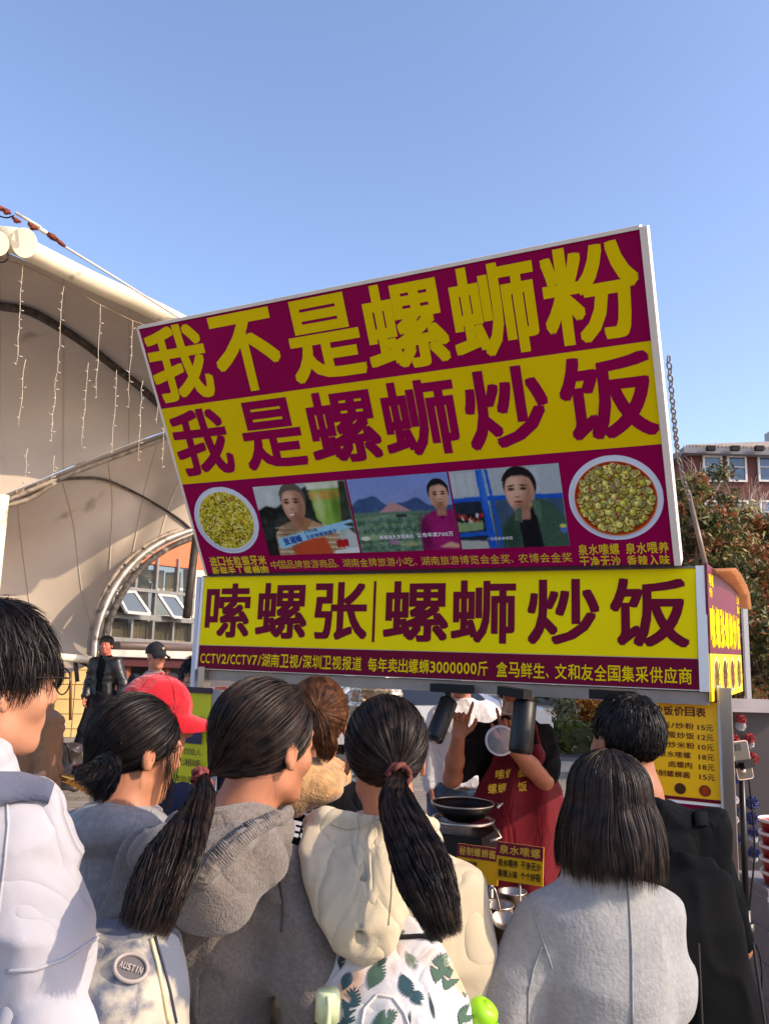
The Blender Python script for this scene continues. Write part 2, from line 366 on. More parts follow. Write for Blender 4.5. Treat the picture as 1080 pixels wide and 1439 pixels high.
text_row(b, '泉水嗦螺 泉水喂养', UP, 1.925, 2.28, .075, .048, .018); text_row(b, '干净无沙 香辣入味', UP, 1.925, 2.28, .022, .048, .018)
child(b.build('lettering', mat('gold_print', (226, 196, 30), 0.4)), a3)

# plates printed on the board
def fm(n, c): return mat('print_'+n, c, 0.6, spec=.15, var=0.12, vscale=40)
PL = [fm('plate_white', (214, 220, 236)), fm('olive', (120, 116, 20)), fm('lime', (182, 190, 60)), fm('yellow', (214, 200, 40)), fm('rust', (168, 60, 20)),
      fm('cream', (222, 214, 170)), fm('brown', (74, 50, 24)), fm('grey', (120, 124, 120)), fm('red', (190, 40, 24)), fm('pale_green', (198, 206, 120)), fm('plate_shade', (176, 186, 206))]
# ---------------------------------------------------------------- flat photo prints painted into a fine colour grid
PRM = bpy.data.materials.new('printed_photo'); PRM.use_nodes = True
_n = PRM.node_tree.nodes; _a = _n.new('ShaderNodeVertexColor'); _a.layer_name = 'ink'; _b = _n['Principled BSDF']
PRM.node_tree.links.new(_a.outputs[0], _b.inputs['Base Color']); _b.inputs['Roughness'].default_value = .6; _b.inputs['Specular IOR Level'].default_value = .15
class Canvas:
    def __init__(s, w, h, col, asp):
        s.w, s.h, s.asp = w, h, asp; s.u, s.v = np.meshgrid(np.linspace(0, 1, w), np.linspace(0, 1, h)); s.c = np.ones((h, w, 3))*np.array(col, float)
    def lay(s, m, col):
        m = np.clip(m, 0, 1)[..., None]; s.c = s.c*(1-m) + np.asarray(col, float)*m
    def E(s, x, y, rx, ry, col, soft=.15, rot=0.0, a=1.0, clip=None):
        dx, dy = (s.u-x)*s.asp, s.v-y; c, si = math.cos(rot), math.sin(rot); X, Y = dx*c+dy*si, -dx*si+dy*c
        r = np.sqrt((X/(rx*s.asp))**2+(Y/ry)**2); m = np.clip((1-r)/soft+.5, 0, 1)*a
        if clip is not None: m = m*clip
        s.lay(m, col); return m
    def P(s, pts, col, soft=1, a=1.0, clip=None):
        x, y = s.u, s.v; ins = np.zeros(x.shape, bool); n = len(pts)
        for i in range(n):
            (x0, y0), (x1, y1) = pts[i], pts[(i+1) % n]
            if y0 == y1: continue
            c = ((y0 > y) != (y1 > y)) & (x < (x1-x0)*(y-y0)/(y1-y0)+x0); ins ^= c
        m = ins.astype(float)
        for _ in range(soft): m = s.blur(m)
        m = m*a
        if clip is not None: m = m*clip
        s.lay(m, col); return m
    def blur(s, m):
        p = np.pad(m, 1, mode='edge'); p = (p[:-2]+2*p[1:-1]+p[2:])/4; return (p[:, :-2]+2*p[:, 1:-1]+p[:, 2:])/4
    def nz(s, f, amp, seed=0, m=None):
        P = np.stack([s.u.ravel()*f*s.asp, s.v.ravel()*f, np.full(s.u.size, seed*3.7)], 1); q = (_vn(P, seed)-.5)*2*amp; q = q.reshape(s.u.shape)
        if m is not None: q = q*np.clip(m, 0, 1)
        s.c = s.c + q[..., None]
    def face(s, x, y, r, look=0.0, sk=(200, 150, 118), hair=True, hl=(236, 200, 170), sh=(128, 84, 62), hc=(26, 22, 24), age=0):
        """soft painted head: x,y centre, r half height, look -1..1"""
        w = r*.74/s.asp
        s.P([(x-w*.46, y-r*1.35), (x-w*.5, y-r*.5), (x+w*.5, y-r*.5), (x+w*.46, y-r*1.35)], tuple((p_+q_)/2 for p_, q_ in zip(sh, sk)), 2); s.P([(x-w*.46, y-r*.95), (x-w*.5, y-r*.5), (x+w*.5, y-r*.5), (x+w*.46, y-r*.9)], sh, 2, .6); s.E(x+w*.95*(1 if look < 0 else -1)*(.8+.0), y-.05*r, w*.16, r*.2, sk, .4)
        if hair: s.E(x-look*w*.10, y+r*.30, w*1.03, r*.84, hc, .10)
        m = s.E(x, y-r*.03, w*.92, r*.97, sk, .12); s.E(x+w*.45*(-look if look else .5), y-r*.15, w*.6, r*.8, sh, .9, a=.55, clip=m); s.E(x+look*w*.35, y+r*.1, w*.5, r*.6, hl, .9, a=.6, clip=m); s.E(x, y-r*.85, w*.6, r*.22, sh, .8, a=.5, clip=m)
        if hair: s.P([(x-w*1.05, y+r*.25), (x-w*.86, y+r*.58), (x-w*.4, y+r*.72), (x+w*.3, y+r*.74), (x+w*.85, y+r*.55), (x+w*1.05, y+r*.2), (x+w*1.2, y+r*.9), (x, y+r*1.3), (x-w*1.2, y+r*.9)], hc, 2, clip=np.clip(m+.9*(s.v > y+r*.5), 0, 1)*(((s.u-x)/w/1.1)**2+((s.v-y-r*.16)/r)**2 < 1.02))
        ox = look*w*.22
        for k in (-1, 1):
            ex = x+ox+k*w*.38; s.E(ex, y+r*.12, w*.22, r*.10, sh, .9, a=.7); s.E(ex, y+r*.11, w*.17, r*.045, (40, 28, 26), .6); s.E(ex, y+r*.27, w*.24, r*.035, (44, 32, 28), .6, rot=-k*.12)
        s.P([(x+ox*1.2, y+r*.1), (x+ox*1.5+w*.14, y-r*.24), (x+ox*1.5-w*.14, y-r*.24)], sh, 2, .45); s.E(x+ox*1.5, y-r*.12, w*.07, r*.14, hl, .9, a=.7); s.E(x+ox*1.4, y-r*.27, w*.16, r*.035, sh, .8, a=.8)
        s.E(x+ox*1.2, y-r*.50, w*.28, r*.055, (150, 74, 66), .6, a=.9); s.E(x+ox*1.2, y-r*.485, w*.26, r*.018, (84, 36, 34), .6); s.E(x+ox, y-r*.62, w*.25, r*.04, sh, .9, a=.6)
        return m
    def put(s, name, pl, u0, v0, u1, v1, off, par):
        c = np.clip(s.c, 0, 255)/255; c = np.where(c <= .04045, c/12.92, ((c+.055)/1.055)**2.4)
        P0, H, U, N_ = (np.array(q) for q in (pl.P0, pl.h, pl.up, pl.n)); V = P0 + (u0+(u1-u0)*s.u)[..., None]*H + (v0+(v1-v0)*s.v)[..., None]*U + off*N_
        i = np.arange(s.w*s.h).reshape(s.h, s.w); F = np.stack([i[:-1, :-1], i[:-1, 1:], i[1:, 1:], i[1:, :-1]], -1).reshape(-1, 4)
        if hasattr(s, 'mask'): k_ = s.mask.ravel()[F].all(1); F = F[k_]
        me = npmesh(name, V.reshape(-1, 3), F); at_ = me.color_attributes.new('ink', 'FLOAT_COLOR', 'POINT'); at_.data.foreach_set('color', np.concatenate([c, np.ones(c.shape[:2]+(1,))], -1).astype(np.float32).ravel())
        return child(link(name, me, PRM), par)
def _vn(P, seed=0):
    P = np.asarray(P, float); i = np.floor(P).astype(np.int64); f = P-i; f = f*f*(3-2*f); r = 0
    for a in (0, 1):
        for b in (0, 1):
            for c in (0, 1):
                q = (i[:, 0]+a)*374761393 + (i[:, 1]+b)*668265263 + (i[:, 2]+c)*2147483647 + seed*1274126177
                q = (q ^ (q >> 13))*1274126177 & 0x7fffffff; q = (q ^ (q >> 16)) & 0xffff
                r = r + (f[:, 0] if a else 1-f[:, 0])*(f[:, 1] if b else 1-f[:, 1])*(f[:, 2] if c else 1-f[:, 2])*q/65535.0
    return r
# food plates
def plate(kind, W, H, asp):
    cv = Canvas(W, H, (150, 158, 180), asp); cv.mask = ((cv.u-.5)/.5)**2+((cv.v-.5)/.5)**2 <= 1.0
    cv.E(.5, .5, .5, .5, (214, 220, 238), .04); cv.E(.49, .49, .46, .46, (186, 194, 214), .06); cv.E(.5, .51, .45, .45, (222, 226, 238), .06)
    if kind == 'rice':
        m = cv.E(.5, .5, .42, .42, (188, 172, 34), .05); cv.nz(9, 34, 3, m); cv.nz(22, 26, 4, m)
        for i in range(1100):
            t = random.uniform(0, 6.283); q = math.sqrt(random.random())*.41; l = random.uniform(.012, .035)
            cv_small(cv, .5+q*math.cos(t), .5+q*math.sin(t), l, random.uniform(.005, .010), random.choice([(224, 212, 60), (214, 200, 40), (240, 232, 130), (110, 100, 14), (150, 134, 20), (176, 180, 50), (60, 50, 16), (170, 90, 30), (240, 236, 170)]), random.uniform(0, 3.14))
    else:
        cv.E(.5, .49, .435, .435, (206, 84, 20), .03); cv.E(.5, .5, .42, .42, (150, 30, 14), .05); cv.nz(14, 34, 5, cv.E(.5, .5, .40, .40, (120, 70, 20), .05, a=.6))
        pts = []
        for i in range(6000):
            t = random.uniform(0, 6.283); q = math.sqrt(random.random())*.385; x, y = .5+q*math.cos(t), .5+q*math.sin(t)
            if all((x-a)**2+(y-b)**2 > .040**2 for a, b in pts): pts.append((x, y))
        for x, y in pts:
            s_ = random.uniform(.030, .043); a = random.uniform(0, 3.14); base = random.choice([(186, 182, 76), (208, 200, 100), (160, 160, 54), (220, 208, 110), (176, 166, 84), (140, 140, 70)])
            cv_small(cv, x+.004, y-.008, s_*1.12, s_*.96, (96, 64, 24), a, .3); cv_small(cv, x, y, s_, s_*.82, base, a, .18)
            cv_small(cv, x-s_*.25, y+s_*.3, s_*.6, s_*.4, tuple(min(255, int(c*1.3+20)) for c in base), a, .8, .8)
            if random.random() < .7:
                ox, oy = s_*.3*math.cos(a), s_*.3*math.sin(a); cv_small(cv, x+ox, y+oy, s_*.56, s_*.5, (84, 74, 30), a, .25); cv_small(cv, x+ox, y+oy, s_*.46, s_*.40, random.choice([(206, 204, 150), (190, 180, 110), (170, 168, 140)]), a, .3)
                cv_small(cv, x+ox, y+oy, s_*.26, s_*.22, random.choice([(60, 50, 40), (110, 60, 40), (100, 96, 60)]), a, .4); cv_small(cv, x+ox+s_*.06, y+oy+s_*.05, s_*.10, s_*.08, (200, 196, 160), a, .5)
            if random.random() < .16: cv_small(cv, x+random.uniform(-.03, .03), y+random.uniform(-.03, .03), .018, .008, (200, 40, 24), random.uniform(0, 3), .4)
        cv.nz(40, 10, 6, ((cv.u-.5)**2+(cv.v-.5)**2 < .16).astype(float))
    return cv
def cv_small(cv, x, y, rx, ry, col, rot, soft=.3, a=1.0):
    """ellipse touching only its own window of the canvas"""
    R = max(rx, ry)*1.3; i0, i1 = max(0, int((x-R)*(cv.w-1))), min(cv.w, int((x+R)*(cv.w-1))+2); j0, j1 = max(0, int((y-R)*(cv.h-1))), min(cv.h, int((y+R)*(cv.h-1))+2)
    if i1 <= i0 or j1 <= j0: return
    dx, dy = cv.u[j0:j1, i0:i1]-x, cv.v[j0:j1, i0:i1]-y; c, s = math.cos(rot), math.sin(rot); r = np.sqrt(((dx*c+dy*s)/rx)**2+((-dx*s+dy*c)/ry)**2)
    m = (np.clip((1-r)/soft+.5, 0, 1)*a)[..., None]; cv.c[j0:j1, i0:i1] = cv.c[j0:j1, i0:i1]*(1-m)+np.array(col, float)*m
plate('rice', 150, 140, 1.08).put('photo_print', UP, .213-.192, .288-.176, .213+.192, .288+.176, .001, ub)
plate('snail', 210, 205, 1.03).put('photo_print', UP, 2.098-.182, .288-.176, 2.098+.182, .288+.176, .001, ub)
A_ = 1.43
# still 1
c = Canvas(170, 120, (190, 200, 198), A_); c.nz(5, 14, 1); c.P([(0, .66), (.1, .72), (.2, .68), (.38, .8), (.5, .9), (.62, .98), (.7, .7), (.62, 0), (0, 0)], (34, 40, 36), 2); m = (c.v < .75)*(c.u < .6)
c.nz(16, 26, 2, m*(c.c.mean(-1) < 90)); c.P([(0, .2), (.3, .28), (.3, 0), (0, 0)], (26, 28, 28), 3)
c.P([(.60, 1), (.62, .5), (.70, .40), (.88, .36), (.95, 1)], (132, 172, 66), 3); c.P([(.585, .88), (.94, .88), (.94, .76), (.6, .76)], (204, 150, 70), 3, .8); c.P([(.58, 1), (.96, 1), (.96, .9), (.58, .9)], (226, 226, 214), 2, .9); c.E(.68, .66, .05, .2, (214, 226, 170), .9, a=.6); c.E(.86, .6, .05, .3, (70, 100, 40), .9, a=.5)
c.P([(.93, 1), (.88, .42), (1, .26), (1, 1)], (52, 60, 48), 3); c.nz(9, 12, 4)
c.P([(.12, 0), (.13, .30), (.2, .42), (.38, .5), (.52, .52), (.66, .42), (.82, .26), (.88, 0)], (184, 152, 112), 2); 
for i in range(6): c.P([(.14, .04+.07*i), (.86, .0+.07*i), (.86, .016+.07*i), (.14, .06+.07*i)], (230, 222, 200), 1, .7, clip=((c.v < .47)*(np.abs(c.u-.48) < .36)).astype(float)); c.P([(.14, .02+.07*i), (.86, -.02+.07*i), (.86, -.008+.07*i), (.14, .03+.07*i)], (80, 66, 54), 1, .6, clip=((c.v < .45)*(np.abs(c.u-.48) < .35)).astype(float))
c.P([(.30, 0), (.27, .2), (.67, .24), (.72, 0)], (190, 78, 42), 2); c.E(.3, .3, .1, .2, (110, 86, 62), .9, a=.5)
c.face(.405, .72, .26, -.6, (196, 146, 116), hc=(96, 84, 78)); c.P([(.33, .585), (.40, .60), (.39, .57), (.35, .555)], (236, 226, 216), 1); c.P([(.40, .46), (.50, .54), (.56, .46), (.46, .34)], (150, 100, 76), 2, .8); c.P([(.49, .53), (.57, .47), (.5, .36), (.45, .38)], (160, 118, 76), 1)
c.P([(.15, .10), (.14, .24), (.35, .30), (.6, .37), (.98, .47), (1.0, .43), (.88, .40), (1, .36), (.72, .29), (.4, .18), (.22, .10)], (150, 206, 232), 1); c.P([(.78, .18), (.90, .20), (.90, .10), (.78, .08)], (176, 26, 32), 1); c.P([(.74, .04), (1, .08), (1, .0), (.74, .0)], (226, 226, 224), 1)
c.nz(60, 9, 9); c.put('photo_print', UP, .419, .095, .922, .448, .001, ub)
# still 2
c = Canvas(170, 120, (126, 146, 200), A_); c.c += ((c.v-.7)*30)[..., None]*np.array([-.6, -.2, .6]); c.nz(3, 8, 1)
hz = .60+.16*np.exp(-((c.u-.18)/.16)**2)+.10*np.exp(-((c.u-.62)/.12)**2)+.02*np.sin(c.u*30); c.lay(c.blur(((c.v < hz)).astype(float)), (58, 84, 128)); c.nz(12, 10, 2, (c.v < hz)*(c.v > .5)); c.P([(0, 0), (0, .54), (.3, .55), (.7, .53), (1, .5), (1, 0)], (92, 124, 104), 2)
for i in range(8): c.P([(0, .03+.06*i), (.4, .06+.06*i), (1, .02+.055*i), (1, .035+.055*i), (.4, .08+.06*i), (0, .05+.06*i)], (136, 164, 112) if i % 2 else (66, 100, 70), 2, .7)
c.nz(18, 26, 3, c.v < .5); c.nz(40, 20, 4, c.v < .4); c.P([(.26, .53), (.40, .66), (.47, .64), (.60, .53)], (182, 142, 140), 1); c.E(.16, .2, .10, .04, (150, 180, 130), .6, a=.8); c.E(.07, .19, .05, .03, (220, 222, 206), .5); c.P([(.43, .50), (.54, .50), (.54, .46), (.43, .46)], (54, 56, 60), 1)
c.E(.36, .13, .05, .04, (190, 120, 170), .7, a=.7); c.E(.52, .09, .09, .03, (190, 190, 120), .8, a=.6)
c.P([(.64, 0), (.66, .30), (.70, .44), (.80, .52), (.97, .53), (1, .5), (1, 0)], (142, 22, 96), 2); c.E(.69, .22, .05, .22, (88, 8, 60), .9, a=.7); c.E(.86, .2, .08, .2, (168, 34, 116), .9, a=.5); c.P([(.835, .52), (.885, .40), (.94, .52)], (92, 10, 62), 1); c.face(.885, .71, .19, .15, (206, 158, 134)); c.P([(.80, .04), (.92, .11), (1, .07), (1, .02), (.86, .03)], (206, 160, 136), 2)
c.nz(60, 8, 9); c.put('photo_print', UP, .932, .095, 1.418, .448, .001, ub)
# still 3
c = Canvas(170, 124, (166, 178, 184), 1.33)
for i in range(26): c.P([(.01+.019*i+(.32 if i > 13 else 0), .69), (.02+.019*i+(.32 if i > 13 else 0), .69), (.02+.019*i+(.32 if i > 13 else 0), .97), (.01+.019*i+(.32 if i > 13 else 0), .97)], (206, 214, 216), 1, .6)
c.P([(0, 0), (.28, 0), (.28, .62), (0, .62)], (30, 40, 56), 2); c.P([(.34, 0), (1, 0), (1, .62), (.34, .62)], (60, 84, 110), 2); c.nz(10, 16, 2, c.v < .6); c.P([(0, .22), (.24, .24), (.25, .37), (0, .35)], (130, 156, 110), 2); c.P([(0, 0), (.27, 0), (.26, .10), (0, .12)], (170, 176, 170), 2)
for i in range(18): c.E(.02+.014*i, .40+.03*math.sin(i*2.1), .018, .035, [(26, 26, 30), (170, 30, 30), (20, 20, 26), (200, 190, 180), (120, 70, 50)][i % 5], .5)
for pts in ([(0, .60), (.30, .61), (.30, .665), (0, .655)], [(.27, 0), (.345, 0), (.31, 1), (.25, 1)], [(.32, .61), (1, .59), (1, .645), (.32, .665)], [(0, .155), (.28, .17), (.28, .225), (0, .21)], [(.38, 0), (.41, 0), (.36, 1), (.335, 1)]): c.P(pts, (24, 84, 190), 1); 
c.E(.3, .8, .03, .3, (70, 130, 220), .9, a=.5)
c.P([(.40, 0), (.43, .24), (.52, .42), (.62, .50), (.78, .60), (.88, .55), (.97, .42), (1, .3), (1, 0)], (52, 82, 66), 2)
for i in range(22): c.P([(.42+.026*i, 0), (.43+.026*i, 0), (.60+.018*i, .56-.01*abs(i-8)), (.594+.018*i, .56-.01*abs(i-8))], (84, 114, 92), 1, .6, clip=((c.v < .5-.35*np.maximum(0, .62-c.u)-.5*np.maximum(0, c.u-.86))).astype(float))
c.E(.5, .15, .08, .2, (30, 50, 42), .9, a=.6); c.P([(.59, 0), (.58, .40), (.66, .5), (.74, .5), (.77, 0)], (16, 18, 26), 2); c.face(.625, .70, .26, -.55, (206, 160, 134)); c.P([(.72, .58), (.80, .57), (.78, .30), (.73, .42)], (78, 108, 88), 1); c.P([(.56, .46), (.62, .52), (.61, .30), (.57, .34)], (70, 100, 80), 1); c.E(.97, .22, .035, .06, (80, 110, 190), .4); c.E(.965, .25, .03, .025, (200, 200, 90), .4)
c.nz(60, 8, 9); c.put('photo_print', UP, 1.426, .095, 1.896, .448, .001, ub)
# captions
Q = lambda x0, x1, a, v: (x0+(x1-x0)*a, .095+.353*v)
INKB, INKW = mat('caption_ink_blue', (24, 70, 160), .6), mat('caption_white_ink', (236, 238, 240), .6)
b = MB(); TP = Plane(UP.pt(*Q(.419, .922, .20, .19), 0), (hU*1+upU*.17), (upU - hU*.17))
text_row(b, '张湘峰', TP, .0, .11, .0, .038, .03, off=.0022); text_row(b, '人气小吃', TP, .13, .21, .022, .018, .01, off=.0022); text_row(b, '无敌嗦螺摊摊主', TP, .13, .31, -.004, .020, .01, off=.0022); child(b.build('lettering', INKB), ub)
b = MB(); text_row(b, '新婚当天发现商机', UP, Q(.932, 1.418, .22, 0)[0], Q(.932, 1.418, .57, 0)[0], Q(0, 1, 0, .20)[1], .020, .02, .0022); text_row(b, '让他年卖700万', UP, Q(.932, 1.418, .60, 0)[0], Q(.932, 1.418, .96, 0)[0], Q(0, 1, 0, .21)[1], .021, .02, .0022)
text_row(b, '一边是紫着嘴唇', UP, Q(1.426, 1.896, .25, 0)[0], Q(1.426, 1.896, .50, 0)[0], Q(0, 1, 0, .125)[1], .014, .0, .0022); child(b.build('lettering', INKW), ub)
# side sign
_s0 = sp(2.436, 0.0, 1.62); _s1 = at(1042, 900, 4.28); SS = Plane(_s0, Vector((_s1.x-_s0.x, _s1.y-_s0.y, 0)), Z)
ssn = tag(empty('side_sign', SS.pt(.6, 0, 0)), 'narrow seen maroon and yellow vinyl sign on the right side of the stall', 'sign')
q_ = [(0.02, .0, .49), (1.2, .01, .46)]
b = MB(); b.prism([SS.pt(.0, .17, 0), SS.pt(1.2, .17, 0), SS.pt(1.2, .50, 0), SS.pt(0.0, .515, 0)], SS.n*-.01); child(b.build('maroon_panel', mat('side_maroon', (104, 10, 46), .45, var=.1, vscale=2)), ssn)
b = MB(); b.prism([SS.pt(.0, -.01, 0), SS.pt(1.2, -.01, 0), SS.pt(1.2, .169, 0), SS.pt(0.0, .169, 0)], SS.n*-.01); yb = child(b.build('yellow_panel', mat('side_yellow', (248, 216, 20), .45, var=.06, vscale=2)), ssn)
b = MB()
for i, ch in enumerate('嗦螺张螺蛳炒饭'): glyph_to(b, ch, SS, .09+i*.165, .275, .15, .165, .04, .002)
text_row(b, '嗦螺', SS, .02, .17, .455, .05, .02, .002); text_row(b, '传承', SS, .02, .12, .405, .04, .02, .002); text_row(b, '正宗', SS, 1.05, 1.19, .44, .04, .02, .002); text_row(b, '湖南', SS, 1.05, 1.19, .39, .04, .02, .002)
child(b.build('lettering', YEL), ssn)
b = MB()
for i in range(4):
    uu = .16+i*.29; ell(b, SS, uu, .08, .085, .078, .002, 0); ell(b, SS, uu, .08, .07, .065, .003, 1+i % 3)
    for j in range(60):
        t = random.uniform(0, 6.28); rr = math.sqrt(random.random())*.06; ell(b, SS, uu+rr*math.cos(t), .08+rr*math.sin(t), .008, .005, .0035+j*1e-5, random.choice([1, 2, 3, 4]), 6, t)
    text_row(b, '螺', SS, uu+.09, uu+.12, .12, .03, .01, .002, 3); text_row(b, '饭', SS, uu+.09, uu+.12, .08, .03, .01, .002, 3); text_row(b, '粉', SS, uu+.09, uu+.12, .04, .03, .01, .002, 3)
child(b.build('photo_print', [PL[5], PL[1], PL[6], fm('dish_brown', (120, 70, 34)), PL[4]]), ssn)

# menu board at the right of the stall
MP = Plane(sp(2.06, 0.10, 1.228), SH, Z)
mn = tag(empty('menu_board', MP.pt(.19, 0, 0)), 'yellow price list board with brown dish names hanging at the right end of the stall', 'menu board')
MYE = mat('menu_yellow', (255, 188, 8), .4, var=.05, vscale=3); MTX = mat('menu_brown_ink', (96, 26, 10), .5)
pbox('board', MP, 0, -.22, .385, .42, -.012, 0, MYE, mn); pbox('frame_edge', MP, .386, -.22, .402, .44, -.014, .003, WHT, mn)
pbox('header_band', MP, 0, .375, .385, .42, .0005, .002, MAR2, mn); pbox('footer_band', MP, 0, .0, .385, .012, .0005, .002, MAR2, mn); pbox('divider', MP, 0, -.012, .385, -.002, .0005, .003, WHT, mn); pbox('lower_band', MP, 0, -.04, .385, -.013, .0005, .002, MAR2, mn)
b = MB(); text_row(b, '螺蛳炒饭价目表', MP, .065, .345, .335, .036, .02)
for i, (s_, p_) in enumerate((('招牌螺蛳炒饭/炒粉', '15元'), ('长粒猫牙米蛋炒饭', '12元'), ('砂钵鸡蛋炒米粉', '10元'), ('泉水嗦螺', '18元'), ('卤螺肉', '18元'), ('秘制螺蛳酱', '15元'))):
    v = .280-.037*i; text_row(b, s_, MP, .30-.034*len(s_), .30 if i < 3 else .30-.034*len(s_)+.03*len(s_), v, .024, .012); text_row(b, p_, MP, .305, .368, v-.002, .024, .012)
for i in range(3):
    ell(b, MP, .15+.09*i, .042, .021, .021, .002)
child(b.build('lettering', MTX), mn)
b = MB()
for i in range(3): ell(b, MP, .15+.09*i, .042, .017, .017, .003, i)
child(b.build('photo_print', [PL[1], PL[6], PL[4]]), mn)

# chain and prop pole of the tilted board
chn = tag(empty('hanging_chain', UP.pt(2.33, .78, -.07)), 'grey steel link chain hanging beside the right edge of the tilted board', 'chain')
ca = UP.pt(2.335, .80, -.085); cb = at(951, 634, 3.28); cc = at(988, 800, 3.62)
def link_mesh(L=.034, W=.018, r=.0032):
    b = MB(); pts = []
    for i in range(17):
        t = 2*math.pi*i/16; pts.append((math.copysign(abs(math.cos(t))**.7, math.cos(t))*W/2, 0, math.sin(t)*L/2))
    b.tube(pts, r, 6, caps=False); return b
lk = link_mesh().build('chain_link', DSTEEL)
def chain(a, c, sag, par, first):
    n = int((c-a).length/.026); out = []
    for i in range(n):
        f = (i+.5)/n; p = a.lerp(c, f) + Vector((0, 0, -sag*4*f*(1-f)))
        o = first if (i == 0 and first) else lk.copy()
        if o is not first: COL.objects.link(o)
        d = (c-a).normalized(); o.rotation_euler = (d.to_track_quat('Z', 'X').to_matrix() @ Matrix.Rotation(math.pi/2*(i % 2)+.5, 3, 'Z')).to_euler()
        o.location = p; child(o, par)
chain(ca, cb, .02, chn, lk); chain(cb, at(968, 700, 3.45), .02, chn, None)
pole = MB(); pole.tube([at(966, 690, 3.5), sp(2.42, .16, 2.13)], .011, 8); pl_ = pole.build('prop_pole', mat('weathered_tube', (120, 104, 90), .5, .3, var=.2, vscale=12)); tag(pl_, 'slanting bare metal prop pole right of the tilted board', 'pole')
pole = MB(); _q = at(1047, 900, 5.4); pole.bar((_q.x, _q.y, 0), (_q.x, _q.y, 2.10), .03); tag(pole.build('awning_pole', mat('grey_white_tube', (190, 188, 184), .4, .3)), 'grey upright pole behind the side sign holding the orange roof sheet', 'pole')
# ================================================================= STAGE CANOPY, BUILDINGS, TREES
def cr(P0, P1, P2, P3, t):
    return 0.5*((2*P1) + (P2-P0)*t + (2*P0-5*P1+4*P2-P3)*t*t + (3*P1-P0-3*P2+P3)*t*t*t)
def crv(P, n):
    P = [Vector(p) for p in P]; Q = [P[0]*2-P[1]] + P + [P[-1]*2-P[-2]]; out = []
    for i in range(len(P)-1):
        for k in range(n): out.append(cr(Q[i], Q[i+1], Q[i+2], Q[i+3], k/n))
    return out + [P[-1]]
def surf(ctrl, n=8):                       # ctrl rows of (px, py, depth)
    rows = [crv([at(*p) for p in r], n) for r in ctrl]
    cols = [crv([rows[i][j] for i in range(len(rows))], n) for j in range(len(rows[0]))]
    return [[cols[j][i] for j in range(len(cols))] for i in range(len(cols[0]))]
def bvh_of(o):
    me = o.data; return BVHTree.FromPolygons([v.co.copy() for v in me.vertices], [tuple(p.vertices) for p in me.polygons])
def hit(bvh, px, py, off=0.0):             # where the line of sight through a pixel meets a surface
    d = ray(px, py).normalized(); h = bvh.ray_cast(EYE, d, 200)
    if h[0] is None: return None
    n = h[1] if h[1].dot(d) < 0 else -h[1]; return h[0] + n*off
MEM = mat('canopy_membrane', (188, 172, 152), 0.7, var=0.09, vscale=0.7, transl=0.10, bump=0.05, bscale=4, dirt=((120, 102, 84), 1.1, 0.66))
GRIME = mat('grimy_dark_rib', (74, 66, 58), 0.7, 0.2, var=0.5, vscale=14, bump=0.3, dirt=((150, 136, 116), 5, 0.62))
can = tag(empty('stage_canopy', at(10, 1060, 11.5)), 'beige tensile membrane canopy over an open stage with round arches at the left', 'canopy')
A = [[(-260, 215, 7.0), (-140, 275, 7.5), (0, 350, 8.2), (120, 402, 9.0), (250, 466, 10.0), (420, 560, 11.2)],
     [(-260, 400, 9.8), (-140, 430, 9.6), (0, 470, 10.2), (120, 490, 10.9), (250, 530, 11.6), (420, 590, 12.4)],
     [(-260, 600, 10.4), (-140, 590, 10.2), (0, 600, 10.9), (120, 580, 11.5), (250, 575, 12.2), (420, 600, 13)],
     [(-260, 760, 10.0), (-140, 745, 10), (0, 697, 10.6), (120, 648, 11.4), (250, 601, 12.3), (420, 560, 13.4)]]
GA = surf(A); b = MB(); b.grid(GA); ma = child(b.build('roof_membrane', MEM), can); bvA = bvh_of(ma)
B_ = [[(-260, 760, 10.0), (-140, 745, 10), (0, 697, 10.6), (75, 667, 11), (150, 637, 11.6), (235, 606, 12.2), (300, 585, 12.7), (420, 560, 13.4)],
      [(-260, 820, 11.4), (-140, 800, 11.4), (5, 775, 12.0), (95, 745, 12.4), (158, 705, 12.7), (215, 668, 13.1), (280, 655, 13.2), (400, 650, 13.5)],
      [(-260, 890, 11.6), (-140, 880, 11.6), (15, 860, 12.2), (108, 840, 12.4), (155, 785, 12.5), (200, 735, 12.9), (255, 712, 13.0), (370, 720, 13.2)],
      [(-260, 1000, 10.8), (-140, 990, 10.8), (30, 960, 11.2), (134, 928, 11.45), (150, 860, 11.7), (186, 803, 12.1), (232, 767, 12.5), (286, 748, 12.9)]]
GB = surf(B_); b = MB(); b.grid(GB); mb_ = child(b.build('vault_membrane', MEM), can); bvB = bvh_of(mb_)
SM = mat('stitched_seam', (188, 171, 150), .8)
for G, st in ((GA, 6), (GB, 7)):
    for j in range(4, len(G[0])-2, st):
        b = MB(); b.tube([G[i][j] + (EYE-G[i][j]).normalized()*.008 for i in range(len(G))], .009, 5, flat=.35); child(b.build('panel_seam', SM), can)
